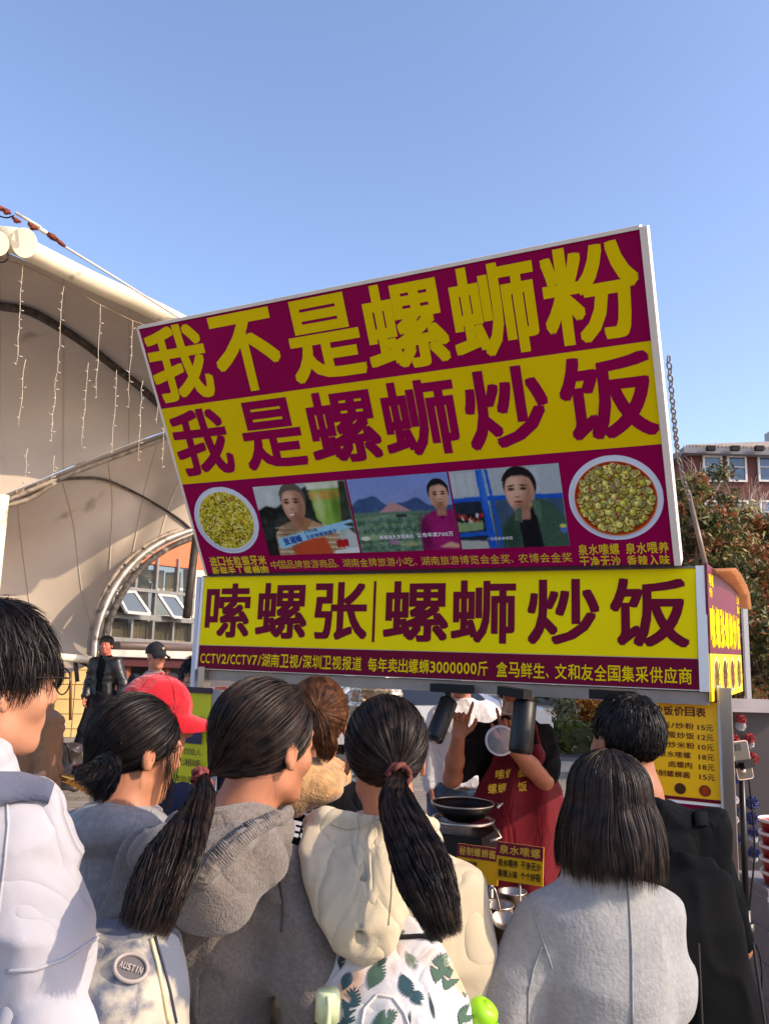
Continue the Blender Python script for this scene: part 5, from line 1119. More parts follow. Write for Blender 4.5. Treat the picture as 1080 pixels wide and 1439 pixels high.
# bands laid over a garment (straps, seams): points on the surface seen along a line of pixels
def on_surface(P_, bv, px, off):
    return [P_.local(q) for q in (hit(bv, x, y, off) for x, y in px) if q is not None]
def dense(px, n=6):
    out = []
    for (x0, y0), (x1, y1) in zip(px[:-1], px[1:]): out += [(x0+(x1-x0)*i/n, y0+(y1-y0)*i/n) for i in range(n)]
    return out+[px[-1]]
def seam(P_, bv, px, r, m, name='seam', off=.001, par=None, n=6):
    pts = on_surface(P_, bv, dense(px, n), off)
    if len(pts) < 2: return None
    b = MB(); b.tube(pts, r, 6); return b.build(name, m, par or P_.root)
def band(P_, bv, pxa, pxb, off, th, m, name='strap', par=None, n=6):
    """strip between two pixel lines lying on the garment"""
    A_ = [hit(bv, x, y, 0) for x, y in dense(pxa, n)]; B2 = [hit(bv, x, y, 0) for x, y in dense(pxb, n)]
    rows = []
    for a, c in zip(A_, B2):
        if a is None or c is None: continue
        mid = (a+c)/2; hm = hit(bv, *topx(mid), 0) or mid; out = (EYE-mid).normalized(); md = max(0, (hm-mid).dot(out))
        rows.append([P_.local(q) for q in (a+out*(off*.2), a+out*(off+th), mid+out*(off+th*1.2+md), c+out*(off+th), c+out*(off*.2))])
    b = MB(); b.grid(rows, smooth=True); return b.build(name, m, par or P_.root) if len(rows) > 1 else None
def topx(p):
    d = Vector(p)-EYE; z = d.dot(cF); return CX+FPX*d.dot(cR)/z, CY-FPX*d.dot(cU)/z
# ================================================================= THE VISITORS
def cloth(name, col, **k):
    a = dict(rough=.9, var=.08, vscale=5, bump=.35, bscale=420, sheen=(.12 if sum(col) > 180 else 0), spec=.12, wrinkle=.5); a.update(k); return mat(name, col, **a)
NAVYJ = cloth('dark_trousers', (34, 36, 44)); JEAN = cloth('blue_denim', (70, 86, 108), var=.25, vscale=14, bscale=300); DSH = mat('dark_shoe', (30, 28, 28), .6)
FOLD = [((6, 6, 3), .030, 'r'), ((13, 12, 7), .014, 'r'), ((3, 3, 3), .014, 'n'), ((9, 9, 16), .010, 'v')]
SOFT = [((4, 4, 2), .020, 'n'), ((7, 7, 3), .010, 'r'), ((26, 26, 18), .002, 'n')]
G0 = 'visitors crowding before the stall'
def L_(P_, px, py, d): return P_.local(at(px, py, d))

# --- man in the white hoodie, nearest at the left
pA = Person('tall man with glasses, white hoodie and grey backpack strap, nearest at the left edge', -74, 1.42, 1.85, R_(-14), turn=R_(-30), nod=R_(2), h=.007, sh=1.02)
pA.J['headc'] = (.072, .02, pA.J['headc'][2]-.008); pA.J['neck'] = (.03, -.01, 1.56); pA.J['elR'] = (.275, -.02, 1.20); pA.J['wrR'] = (.25, .12, .97)
pA.body(skin((214, 152, 116)), h=.008)
WH = cloth('white_fleece', (172, 169, 174), var=.04, vscale=3, bump=.12, wrinkle=.8, wscale=5, sheen=.05)
def hoodA(F): F.ell((.035, -.03, 1.575), (.118, .112, .062), .03); F.ell((.03, -.12, 1.50), (.14, .085, .095), .04)
S_A = [(.80, 0, 0, .19, .135), (.95, 0, 0, .19, .14), (1.1, 0, 0, .178, .125), (1.26, 0, 0, .188, .135), (1.35, 0, -.005, .18, .12), (1.405, .01, -.01, .13, .09), (1.46, .02, -.01, .08, .07)]
o, V, F = pA.top('hoodie', WH, S_A, sl=(.078, .078, .076, .06), h=.009, folds=[((4, 4, 6), .026, 'r'), ((9, 9, 11), .014, 'r'), ((2, 2, 2), .02, 'n'), ((7, 7, 14), .010, 'v')], seed=4, extra=hoodA, k=.04, rel=2)
bvx = pA.bv(V, F)
STR = cloth('grey_blue_strap', (86, 90, 108), bscale=200)
band(pA, bvx, [(-60, 1092), (0, 1084), (35, 1084), (68, 1094), (96, 1114)], [(-60, 1140), (0, 1130), (32, 1124), (60, 1126), (84, 1138)], .002, .008, STR, 'backpack_strap')
seam(pA, bvx, [(10, 1118), (12, 1160), (6, 1220), (-2, 1290)], .0022, WH, par=o); seam(pA, bvx, [(10, 1365), (50, 1362), (90, 1348), (130, 1322), (141, 1316)], .003, WH, par=o)
shorthair(pA, HB, n=14000, length=(.04, .07), lift=.013, low=-.085, rad=1.01, mess=.24, w=.0013, region=lambda L: scalp(L, nape=-.085, ear=-.012), crown=(.0, -.03, .125))
GLM = mat('glasses_metal', (60, 56, 54), .25, .8); b = MB()
for sx in (-1, 1):
    c = [pA.hp(sx*.034+.025*math.cos(t), .104, .004+.021*math.sin(t)) for t in np.linspace(0, 2*math.pi, 18)]; b.tube(c, .0014, 5, caps=False)
    b.tube([pA.hp(sx*.060, .102, .010), pA.hp(sx*.079, .085, .011), pA.hp(sx*.083, .0, .010), pA.hp(sx*.082, -.014, .0)], .0016, 5)
b.tube([pA.hp(-.010, .106, .008), pA.hp(.010, .106, .008)], .0014, 5); b.build('glasses', GLM, pA.root)
pA.pants(NAVYJ); pA.shoes(DSH)

# --- woman in the grey knit hoodie
pE = Person('woman in a grey knit hoodie, long ponytail hanging left over a tie dye backpack', 320, 1.66, 1.715, R_(-24), turn=R_(-16), nod=R_(4), tilt=R_(2), h=.007, sh=.98)
pE.J['headc'] = (.082, .03, pE.J['headc'][2]); pE.J['neck'] = (.05, 0, 1.445); pE.J['elR'] = (.255, -.03, 1.13); pE.J['wrR'] = (.20, .12, .93)
pE.body(skin((206, 140, 104)), jaw=.94, h=.008)
GK = cloth('grey_wool_knit', (112, 103, 96), var=.16, vscale=160, bump=.7, bscale=260, sheen=.25)
def hoodE(F):
    F.ell((.03, -.045, 1.445), (.118, .108, .058), .03)
S_W = [(.80, 0, 0, .175, .125), (.95, 0, 0, .17, .125), (1.1, 0, 0, .155, .115), (1.26, 0, 0, .172, .125), (1.35, 0, -.005, .165, .105), (1.405, 0, -.01, .12, .08), (1.45, .01, -.01, .075, .068)]
o, V, F = pE.top('hoodie', GK, S_W, sl=(.068, .070, .068, .052), h=.008, folds=[((5, 5, 7), .034, 'r'), ((2.4, 2.4, 2.4), .024, 'n'), ((11, 11, 9), .014, 'r'), ((8, 8, 14), .010, 'v')], seed=9, extra=hoodE, k=.035, rel=2); bvE = pE.bv(V, F)
hF = Field((-.35, -.42, 1.05), (.35, .2, 1.6), .007)
h0, h1, h2, h3 = (np.array(L_(pE, *q)) for q in ((368, 1168, 1.60), (328, 1200, 1.52), (294, 1245, 1.475), (300, 1275, 1.48)))
hF.ell(h0, (.060, .06, .040), .03); hF.ell(h1, (.095, .065, .065), .035); hF.ell(h2, (.080, .06, .070), .035); hF.ell(h3, (.060, .05, .045), .03); hF.ell((.0, -.10, 1.395), (.11, .07, .05), .03)
hF.cap(L_(pE, 403, 1143, 1.57), L_(pE, 345, 1182, 1.43), .012, .015, .015); hF.cap(L_(pE, 345, 1182, 1.43), L_(pE, 285, 1232, 1.40), .015, .016, .015)
hood, Vh, Fh = tomesh('hood', hF, GK, pE.root, 1, [((7, 7, 7), .018, 'r'), ((16, 16, 16), .006, 'r')], 3); bvHd = pE.bv(Vh, Fh)
rib = MB()
la = [(408, 1152), (385, 1162), (360, 1175), (335, 1195), (312, 1220), (293, 1240), (276, 1238)]; lb_ = [(398, 1134), (374, 1143), (345, 1158), (318, 1178), (296, 1203), (284, 1222), (270, 1226)]
for (x0, y0), (x1, y1) in zip(dense(la, 9), dense(lb_, 9)):
    pts = on_surface(pE, bvHd, [(x0, y0), ((x0+x1)/2, (y0+y1)/2), (x1, y1)], .003)
    if len(pts) == 3: rib.tube(pts, [.0022, .0036, .0022], 5)
r_ = rib.build('ribbed_hem', GK, o); r_['kind'] = 'stuff'
seam(pE, bvE, [(362, 1168), (378, 1195), (392, 1232), (398, 1270), (396, 1310)], .0018, mat('grey_seam', (70, 66, 64), .9), par=o)
TD = cloth('tie_dye_canvas', (186, 176, 158), col2=(92, 98, 114), vscale=12, detail=5, bump=.25, bscale=500, lo=.44, hi=.54)
kF = Field((-.3, -.5, .6), (.3, 0, 1.45), .009)
kF.loft([(.76, -.02, -.245, .14, .085), (.82, -.02, -.265, .155, .115), (1.08, -.02, -.27, .155, .12), (1.25, -.02, -.26, .135, .10), (1.31, -.02, -.23, .10, .06)], .03, e=2.8); kF.loft([(.72, -.02, -.34, .10, .05), (.76, -.02, -.35, .115, .065), (.93, -.02, -.35, .11, .06), (.97, -.02, -.33, .09, .035)], .03, e=2.8)
bp = tag(empty('backpack', pE.loc, pE.yaw), 'white and grey blue tie dye backpack with a round rubber badge, on the grey hoodie', 'backpack')
ob, Vb, Fb = tomesh('bag', kF, TD, bp, 2, [((6, 6, 3), .018, 'r'), ((14, 14, 9), .006, 'r')], 3)
bvb = pE.bv(Vb, Fb)
band(pE, bvE, [(197, 1190), (206, 1150), (222, 1112)], [(232, 1190), (236, 1152), (246, 1120)], .004, .010, TD, 'shoulder_strap', bp)
def badge(bv, px, py, yaw_up=0.0, rot=0.0):
    c = hit(bv, px, py, .004); c2 = hit(bv, px+14, py, .004); c3 = hit(bv, px, py-14, .004)
    if not (c and c2 and c3): return None
    h_ = (c2-c).normalized(); n_ = h_.cross((c3-c).normalized()).normalized(); u_ = n_.cross(h_); q = Matrix.Rotation(rot, 3, n_); return Plane(c, q @ h_, q @ u_)
pl = badge(bvb, 184, 1362, rot=R_(-18))
if pl:
    RB = mat('badge_rubber', (164, 152, 146), .5); b = MB(); pts = [pl.pt(.025*math.cos(t), .0205*math.sin(t), .001) for t in np.linspace(0, 2*math.pi, 28)]; b.tube(pts, .0034, 6, caps=False)
    text_row(b, 'AUSTIN', pl, -.0185, .0185, 0, .013, .03, .002); q_ = b.build('badge', RB); child(q_, bp)
    q_.matrix_parent_inverse = (Matrix.Translation(bp.location) @ Matrix.Rotation(pE.yaw, 4, 'Z')).inverted()
    b = MB(); ell(b, pl, 0, 0, .0235, .019, -.0005); q_ = b.build('badge_field', mat('badge_dark', (96, 90, 92), .6)); child(q_, bp); q_.matrix_parent_inverse = (Matrix.Translation(bp.location) @ Matrix.Rotation(pE.yaw, 4, 'Z')).inverted()
ZP = mat('zip_cream', (226, 208, 160), .6)
seam(pE, bvb, [(212, 1320), (220, 1350), (228, 1390), (236, 1437)], .0035, ZP, 'zip', par=bp, off=.002); seam(pE, bvb, [(218, 1318), (228, 1352), (238, 1392), (247, 1437)], .002, mat('zip_dark', (60, 62, 78), .7), 'zip', par=bp, off=.002)
PONY = mat('scrunchie_dusty_red', (126, 58, 58), .9, var=.3, vscale=60, bump=.5, bscale=200)
def scrunchie(P_, tie, m, R0=.020, r0=.0055, ax=None, name='hair_tie', loops=3):
    c = Vector(P_.hp(*tie)); d = (Vector(P_.hp(*(np.array(tie)*1.4))) - c).normalized() if ax is None else Vector(ax).normalized(); _, a, b2 = frame(d); b = MB()
    for j in range(loops):
        pts = [c + d*(.004*j-.004+.004*math.sin(5*t+j)) + (a*math.cos(t)+b2*math.sin(t))*(R0+.0025*math.sin(7*t+2*j)) for t in np.linspace(0, 2*math.pi, 26)]; b.tube(pts, r0*.8, 6, caps=False)
    return b.build(name, m, P_.root)
tieE = (-.012, -.128, -.062)
ponytail(pE, HBB, tieE, [L_(pE, 280, 1135, 1.43), L_(pE, 252, 1185, 1.33), L_(pE, 222, 1250, 1.27), L_(pE, 200, 1312, 1.25)], tn=6500, tailr=([0, .05, .2, .6, 1], [.016, .017, .032, .052, .040]), wisps=40)
scrunchie(pE, tuple(np.array(tieE)*1.06), PONY, .020, .006)
pE.pants(NAVYJ); pE.shoes(DSH)

# --- woman in the cream hoodie
pG = Person('woman in a cream hoodie with a long dark ponytail over a leaf print backpack', 562, 1.76, 1.68, R_(-4), turn=R_(10), nod=R_(3), h=.007, sh=.80)
pG.J['headc'] = (-.028, .02, pG.J['headc'][2]); pG.J['neck'] = (-.01, 0, 1.40); pG.J['shR'] = (.145, 0, 1.325); pG.J['shL'] = (-.15, 0, 1.325); pG.J['elR'] = (.158, -.0, 1.08); pG.J['wrR'] = (.13, .15, .9)
pG.body(skin((206, 146, 112)), jaw=.92, h=.008)
CRM = cloth('cream_fleece', (188, 174, 147), var=.06, vscale=4, bump=.2, wrinkle=.7, wscale=6, sheen=.15)
def hoodG(F):
    F.ell((-.015, -.05, 1.395), (.118, .105, .058), .025)
S_G = [(.80, 0, 0, .17, .12), (.95, 0, 0, .165, .12), (1.1, 0, 0, .15, .11), (1.26, 0, 0, .160, .12), (1.34, 0, -.005, .150, .10), (1.39, 0, -.01, .11, .08), (1.43, 0, -.01, .07, .066)]
o, V, F = pG.top('hoodie', CRM, S_G, sl=(.058, .060, .058, .048), h=.008, folds=[((6, 6, 5), .018, 'r'), ((2.4, 2.4, 2.4), .014, 'n'), ((13, 11, 6), .012, 'r')], seed=21, extra=hoodG, k=.03, rel=2); bvG = pG.bv(V, F)
hF = Field((-.35, -.40, 1.0), (.3, .2, 1.6), .007)
hF.loft([(1.255, -.04, -.275, .020, .030), (1.275, -.042, -.275, .052, .048), (1.32, -.05, -.26, .084, .066), (1.37, -.055, -.225, .102, .076), (1.41, -.06, -.18, .112, .078), (1.445, -.06, -.125, .108, .06)], .02, e=2.1)
hF.cap((-.168, -.06, 1.43), (-.125, -.14, 1.455), .018, .022, .010); hF.cap((-.125, -.14, 1.455), (-.02, -.165, 1.452), .022, .017, .010); hF.cap((-.02, -.165, 1.452), (.075, -.11, 1.445), .017, .018, .010)
hF.cap((-.175, -.09, 1.40), (-.05, -.215, 1.405), .006, .006, .012, op='s'); hF.cap((-.045, -.262, 1.40), (-.04, -.335, 1.28), .004, .007, .010, op='s')
hood, Vh, Fh = tomesh('hood', hF, CRM, pG.root, 1, [((6, 6, 6), .016, 'r'), ((13, 13, 13), .006, 'r')], 5); bvHg = pG.bv(Vh, Fh)
CS = mat('cream_seam', (196, 176, 142), .9); seam(pG, bvHg, [(548, 1165), (552, 1200), (550, 1260), (546, 1300)], .0016, CRM, par=hood, off=.0008); seam(pG, bvHg, [(466, 1158), (488, 1166), (520, 1160), (540, 1150)], .0016, CRM, par=hood); 
LB = cloth('leaf_bag_canvas', (200, 196, 194), col2=(206, 164, 132), vscale=9, detail=2, lo=.56, hi=.66, bump=.2, bscale=600, sheen=.1)
kF = Field((-.3, -.5, .6), (.3, 0, 1.45), .009)
kF.loft([(.78, .01, -.24, .135, .08), (.84, .01, -.26, .148, .115), (1.10, .01, -.26, .146, .12), (1.20, .01, -.245, .125, .105), (1.265, .01, -.225, .095, .07), (1.295, .01, -.20, .065, .04)], .03, e=2.6); kF.loft([(.74, -.03, -.35, .10, .05), (.78, -.03, -.36, .11, .06), (1.0, -.03, -.355, .10, .055), (1.06, -.03, -.34, .07, .03)], .025, e=2.4)
bg_ = tag(empty('backpack', pG.loc, pG.yaw), 'white backpack printed with dark green tropical leaves, on the cream hoodie', 'backpack')
ob, Vb, Fb = tomesh('bag', kF, LB, bg_, 2, [((6, 6, 3), .016, 'r'), ((14, 14, 8), .006, 'r')], 13); bvb = pG.bv(Vb, Fb)
LC = [mat('leaf_print_teal', (38, 70, 78), .8), mat('leaf_print_green', (62, 88, 72), .8), mat('leaf_print_dark', (34, 52, 48), .8), mat('leaf_print_grey', (110, 124, 104), .8)]
dec = MB()
def dpoly(px, mi, k=0):
    pts = [hit(bvb, x, y, .0016+k*.0002) for x, y in px]
    if all(p is not None for p in pts) and max((pts[i]-pts[0]).length for i in range(len(pts))) < .06: dec.add([pG.local(p) for p in pts], [tuple(range(len(pts)))], mi)
def leafprint(x, y, L, a, kind, mi):
    ca, sa = math.cos(a), math.sin(a); L = L*.80
    T = lambda u, v: (x+u*ca-v*sa, y+u*sa+v*ca)
    dpoly([T(-L*.6, -.5), T(L*.5, -.4), T(L*.5, .4), T(-L*.6, .5)], 2, 1)
    n = 9 if kind != 'fern' else 11
    for i in range(n):
        f = i/(n-1); u = -L*.45+L*.92*f; wd = L*(.34 if kind == 'palm' else .30 if kind == 'fern' else .40)*math.sin(math.pi*(.16+.78*f)); t = L*(.055 if kind != 'fern' else .03)
        if kind == 'stick': wd *= .18; t = L*.06
        for s in (-1, 1):
            if kind != 'stick' and random.random() < .08: continue
            sk = L*(.14 if kind == 'palm' else .20)
            dpoly([T(u-t, 0), T(u+sk*.3-t, s*wd*.5), T(u+sk-t*.5, s*wd), T(u+sk+t*.8, s*wd*.95), T(u+sk*.4+t, s*wd*.5), T(u+t, 0)], mi, 2)
for a in ((528, 1372, 46, -1.1, 'palm', 1), (536, 1352, 26, -1.0, 'fern', 2), (570, 1385, 40, 1.2, 'palm', 0), (584, 1400, 34, .9, 'palm', 0), (578, 1350, 30, 1.0, 'fern', 3), (616, 1362, 46, -1.35, 'palm', 1), (632, 1374, 46, -1.2, 'palm', 1), (628, 1348, 28, -1.1, 'fern', 3),
          (606, 1414, 40, 1.35, 'stick', 2), (540, 1432, 44, -.5, 'palm', 1), (493, 1410, 50, -1.3, 'palm', 0), (487, 1380, 30, -1.2, 'palm', 0), (505, 1326, 38, -1.3, 'stick', 0), (515, 1338, 26, -.3, 'fern', 2), (558, 1312, 24, -.2, 'fern', 2), (606, 1315, 32, .1, 'palm', 0), (652, 1428, 40, -1.2, 'palm', 1), (489, 1440, 40, -1.4, 'palm', 0), (575, 1437, 34, -1.5, 'stick', 0), (480, 1352, 24, -1.4, 'fern', 2), (655, 1390, 30, -1.5, 'palm', 3)):
    leafprint(*a)
q_ = dec.build('leaf_print', LC, bg_); q_['kind'] = 'stuff'
seam(pG, bvb, [(538, 1323), (560, 1318), (590, 1316), (612, 1319), (630, 1332), (645, 1358), (658, 1388), (668, 1418)], .004, BLKM, 'piping', par=bg_, off=.002)
seam(pG, bvb, [(508, 1440), (512, 1418), (530, 1398), (552, 1402), (568, 1424), (574, 1440)], .0025, mat('bag_edge', (210, 200, 190), .7), 'pocket_edge', par=bg_, off=.001)
tieG = (.012, -.125, -.028)
ponytail(pG, HBB, tieG, [L_(pG, 556, 1125, 1.56), L_(pG, 574, 1175, 1.45), L_(pG, 603, 1245, 1.37), L_(pG, 628, 1318, 1.35)], tn=6500, tailr=([0, .05, .25, .7, 1], [.016, .017, .034, .048, .026]), wisps=40)
scrunchie(pG, tuple(np.array(tieG)*1.06), mat('scrunchie_brown', (98, 50, 44), .9, var=.3, vscale=60), .021, .0065, loops=3)
pG.pants(NAVYJ); pG.shoes(DSH)

# --- woman with the bob and pale grey coat
pH = Person('woman with a straight bob in a pale grey wool coat, nearest right of centre', 834, 1.76, 1.575, R_(4), turn=R_(-4), h=.007, sh=.75)
pH.J['headc'] = (.030, .02, pH.J['headc'][2]); pH.J['elL'] = (-.18, .0, 1.10); pH.J['elR'] = (.122, .02, 1.12); pH.J['wrR'] = (.10, .18, 1.0); pH.J['wrL'] = (-.15, .2, 1.02)
pH.body(skin((208, 150, 118)), h=.009)
PG = cloth('pale_grey_wool', (146, 146, 145), var=.08, vscale=90, wrinkle=.14, wscale=4, bump=.5, bscale=150, sheen=.15)
S_H = [(.60, 0, 0, .19, .16), (.80, 0, 0, .182, .155), (.95, 0, 0, .175, .148), (1.1, 0, -.005, .165, .14), (1.26, 0, -.01, .162, .130), (1.34, 0, -.012, .150, .112), (1.385, 0, -.015, .135, .092), (1.43, 0, -.01, .085, .075), (1.50, 0, 0, .074, .07)]
o, V, F = pH.top('coat', PG, S_H, bulk=.81, sl=(.056, .060, .060, .055), h=.009, zlo=.60, folds=[((4, 4, 1.8), .034, 'r'), ((2, 2, 2), .02, 'n'), ((8, 8, 6), .012, 'r')], seed=33, k=.04, rel=3); bvH = pH.bv(V, F)
for ln, r0 in (([(880, 1228), (884, 1280), (887, 1340), (888, 1439)], .0024), ([(742, 1258), (756, 1300), (768, 1338), (776, 1362)], .0018), ([(762, 1330), (750, 1360), (742, 1395), (741, 1439)], .0018)): seam(pH, bvH, ln, r0, PG, par=o, off=.001)
bobhair(pH, HBB, widen=1.30, zend=-.118, n=11000)
# fine lighter outer strands
pH.pants(NAVYJ); pH.shoes(DSH)

# --- man in the black tee with a black backpack
pI = Person('short haired man in a black tee with a black backpack, farthest right of the visitors', 906, 2.14, 1.685, R_(6), turn=R_(14), nod=R_(3), h=.009, sh=.92)
pI.J['headc'] = (-.046, .03, pI.J['headc'][2]); pI.J['neck'] = (-.03, 0, 1.43)
pI.body(skin((176, 116, 84)), h=.009)
BT = cloth('black_cotton', (7, 10, 14), var=.12, vscale=4); BP = mat('black_nylon', (3, 4, 7), .9, spec=.15, var=.15, vscale=5, bump=.2, bscale=300)
def slv(F): pass
o, V, F = pI.top('tee_shirt', BT, None, sl=(.068, .068, .06, .05), short=.95, h=.010, folds=FOLD, seed=41, k=.03, bulk=.88); bvI = pI.bv(V, F)
kF = Field((-.3, -.5, .6), (.3, 0, 1.45), .010); kF.loft([(.68, 0, -.18, .12, .09), (.75, 0, -.20, .14, .11), (1.0, 0, -.20, .14, .11), (1.2, 0, -.19, .13, .09), (1.29, 0, -.16, .10, .06)], .03, e=2.7); kF.cap((-.08, -.15, 1.31), (.08, -.15, 1.31), .014, .014, .02)
bI = tag(empty('backpack', pI.loc, pI.yaw), 'black nylon backpack worn by the man in the black tee', 'backpack'); ob, Vb, Fb = tomesh('bag', kF, BP, bI, 2, [((6, 6, 4), .02, 'r'), ((14, 14, 9), .01, 'r')], 5)
band(pI, bvI, [(975, 1160), (973, 1130), (968, 1100)], [(995, 1160), (992, 1130), (984, 1104)], .003, .008, BP, 'shoulder_strap', bI)
for x_ in (-.06, .07): b = MB(); b.tube([(x_, -.36, .72), (x_*1.1, -.375, .95), (x_*.9, -.345, 1.2)], .003, 5); b.build('zip', BLKM, bI)
shorthair(pI, HB, n=9000, rad=.975, length=(.012, .024), lift=.004, low=-.065, mess=.25, w=.0015); pI.pants(NAVYJ); pI.shoes(DSH)

# --- woman with the short low ponytail
pC = Person('woman with a short low ponytail and grey sweatshirt standing under the red cap', 196, 1.9, 1.665, R_(-24), turn=R_(-26), nod=R_(10), h=.007, sh=.86)
pC.J['headc'] = (.0, .02, pC.J['headc'][2]-.005)
pC.body(skin((214, 146, 108)), jaw=.95, h=.0075)
GS = cloth('grey_marl_jersey', (150, 148, 148), var=.12, vscale=60, bscale=300)
o, V, F = pC.top('sweatshirt', GS, S_G, sl=(.072, .070, .066, .05), h=.009, folds=SOFT, seed=52, k=.05, rel=2, extra=lambda F: F.ell((0, -.03, 1.375), (.115, .095, .055), .03)); bvC = pC.bv(V, F)
F2 = Field((-.2, -.2, 1.3), (.2, .2, 1.55), .007); F2.ell((0, -.005, 1.408), (.083, .076, .02), .01); tomesh('white_collar', F2, WH, pC.root, 1)
tieC = (-.0, -.122, -.062)
ponytail(pC, HB, tieC, [L_(pC, 152, 1078, 1.76), L_(pC, 138, 1096, 1.74), L_(pC, 120, 1112, 1.73)], tn=1700, tailr=([0, .1, .4, .8, 1], [.014, .018, .036, .045, .038]), wisps=70, tk=9, frizz=.004)
scrunchie(pC, tuple(np.array(tieC)*1.05), mat('hair_tie_plum', (84, 48, 54), .9), .016, .004, loops=2)
ribbons('side_strands', headspace(pC, np.stack([np.stack([np.full(9, .080)+.006*np.sin(np.linspace(0, 3, 9)+i), .03+.012*np.sin(np.linspace(0, 2, 9))+i*.0009, np.linspace(.03, -.115-.001*i, 9)], 1) for i in range(34)])), np.full(34, .0013), HB, pC.root, headspace(pC, HC[None])[0])
pC.pants(NAVYJ); pC.shoes(DSH)

# --- person in the red cap
pD = Person('visitor in a bright red baseball cap facing right', 222, 2.5, 1.665, R_(-35), turn=R_(-40), nod=R_(6), h=.008, sh=.9)
pD.body(skin((206, 140, 104)), h=.008)
pD.top('jacket', cloth('navy_cotton', (40, 44, 66)), S_G, h=.012, folds=FOLD, seed=61)
RC = cloth('red_cotton', (176, 4, 24), bump=.4, bscale=260, sheen=.3)
def capfield(P_, m, name='cap', brimdir=1):
    k = P_.k; F = Field(np.array(P_.J['headc'])-.3, np.array(P_.J['headc'])+.3, .006); F.ell(P_.hp(0, -.012, .042), np.array((.089, .110, .102))*k, .01, P_.Rn)
    V, Q = F.mesh(); V = relax(V, Q, 1); L = ((V-np.array(P_.J['headc']))@P_.Rn)/k; keep = L[:, 2] > .028-.10*np.minimum(L[:, 1]+.02, 0)*-.5; Q = Q[keep[Q].all(1)]; V = fold(V, Q, [((30, 30, 20), .004, 'r')], 3)
    used = np.unique(Q); mp = np.full(len(V), -1); mp[used] = np.arange(len(used)); c = link(name, npmesh(name, V[used], mp[Q], smooth=True), m, P_.root)
    b = MB(); rows = []
    for r in np.linspace(0, 1, 7):
        rows.append([Vector(P_.hp(.082*math.sin(a)*(1+.02*r), (.09*math.cos(a)+.008)*(1-r)+r*(.195*math.cos(a)**.8 if math.cos(a) > 0 else 0)*1.0, .035-.022*r-.030*math.sin(a)**2*r-.0)) for a in np.linspace(-1.25, 1.25, 22)])
    b.grid(rows); b.grid([[p+Vector((0, 0, -.003)) for p in r] for r in rows][::-1]); b.build('brim', m, c)
    for a in range(6):
        t = a*math.pi/3+.52; bb = MB(); bb.tube([P_.hp(.090*math.cos(t)*math.sin(q), -.012+.111*math.sin(t)*math.sin(q), .042+.103*math.cos(q)) for q in np.linspace(.05, 1.5, 9)], .0011, 4); bb.build('seam', m, c)
    bb = MB(); bb.ball(P_.hp(0, -.012, .146), .007, 8, sc=(1, 1, .6)); bb.build('button', m, c); return c
capfield(pD, RC); shorthair(pD, HB, n=2500, length=(.02, .04), region=lambda L: scalp(L) & (L[:, 2] < .03), cap=False); pD.pants(NAVYJ)

# --- brown haired visitor with the tan hood
pF_ = Person('brown haired visitor in a lettered black top with tan hood between two long ponytails', 447, 2.3, 1.695, R_(-6), turn=R_(14), nod=R_(4), h=.008, sh=.95)
pF_.body(skin((206, 140, 104)), jaw=.94, h=.009)
o, V, F = pF_.top('black_top', cloth('black_jersey', (18, 18, 22)), S_W, sl=(.075, .07, .06, .05), h=.010, folds=SOFT, seed=71); bvF = pF_.bv(V, F)
TN = cloth('tan_fleece', (178, 136, 88), var=.25, vscale=40, bscale=160, bump=.8, sheen=.3); F2 = Field((-.3, -.35, 1.2), (.3, .25, 1.62), .007)
F2.ell((0, -.03, 1.435), (.10, .10, .055), .02); F2.ell((-.02, -.10, 1.415), (.12, .06, .055), .03); F2.cap((-.12, -.05, 1.39), (-.03, -.12, 1.385), .03, .03, .03)
tomesh('tan_hood', F2, TN, pF_.root, 1, [((9, 9, 6), .018, 'r')], 8)
pl = badge(bvF, 424, 1146, rot=R_(-14))
if pl:
    b = MB(); text_row(b, 'ED', pl, -.022, .030, .018, .040, .03, .004); text_row(b, 'ESC', pl, -.016, .065, -.034, .050, .045, .004)
    q_ = b.build('lettering', mat('white_print', (214, 214, 220), .6)); q_.parent = pF_.root; q_.matrix_parent_inverse = (Matrix.Translation(pF_.loc) @ Matrix.Rotation(pF_.yaw, 4, 'Z')).inverted()
tieF = (-.005, -.118, .03)
ponytail(pF_, HBC, tieF, [pF_.hp(.01, -.135, -.01), pF_.hp(.02, -.12, -.06), pF_.hp(.01, -.10, -.095)], n=4200, tn=900, tailr=([0, .2, .7, 1], [.012, .022, .030, .014]), wisps=60, tk=8)
ribbons('side_hair', headspace(pF_, np.stack([np.stack([-.078-.010*np.sin(np.linspace(0, 3, 9)+i*.1)*(1+i % 3*.3), .01+.0004*i+0*np.linspace(0, 1, 9), np.linspace(.05, -.135+.0002*(i % 9), 9)], 1) for i in range(120)])), np.full(120, .0018), HBC, pF_.root, headspace(pF_, HC[None])[0])
b = MB(); b.tube([pF_.hp(-.035, -.118, .045), pF_.hp(-.028, -.124, .01)], .003, 6); b.build('hair_clip', mat('clip_pale', (210, 190, 160), .3, .6), pF_.root); pF_.pants(NAVYJ)

# --- face behind the banner
pJ = Person('man facing the camera, forehead showing over the yellow roll up banner', 278, 4.75, 1.70, math.pi+R_(8), h=.011, group='people beyond the crowd')
pJ.body(skin((214, 150, 116))); pJ.top('jacket', cloth('dark_jacket', (40, 42, 50)), h=.014, folds=FOLD, seed=81); shorthair(pJ, HB, n=2500, length=(.03, .05), w=.003, lift=.015, crown=(0, -.02, .12)); pJ.pants(NAVYJ)
b = MB()
for sx in (-1, 1): b.tube([pJ.hp(sx*.034+.024*math.cos(t), .104, .004+.02*math.sin(t)) for t in np.linspace(0, 6.283, 14)], .002, 5, caps=False)
b.build('glasses', BLK, pJ.root)
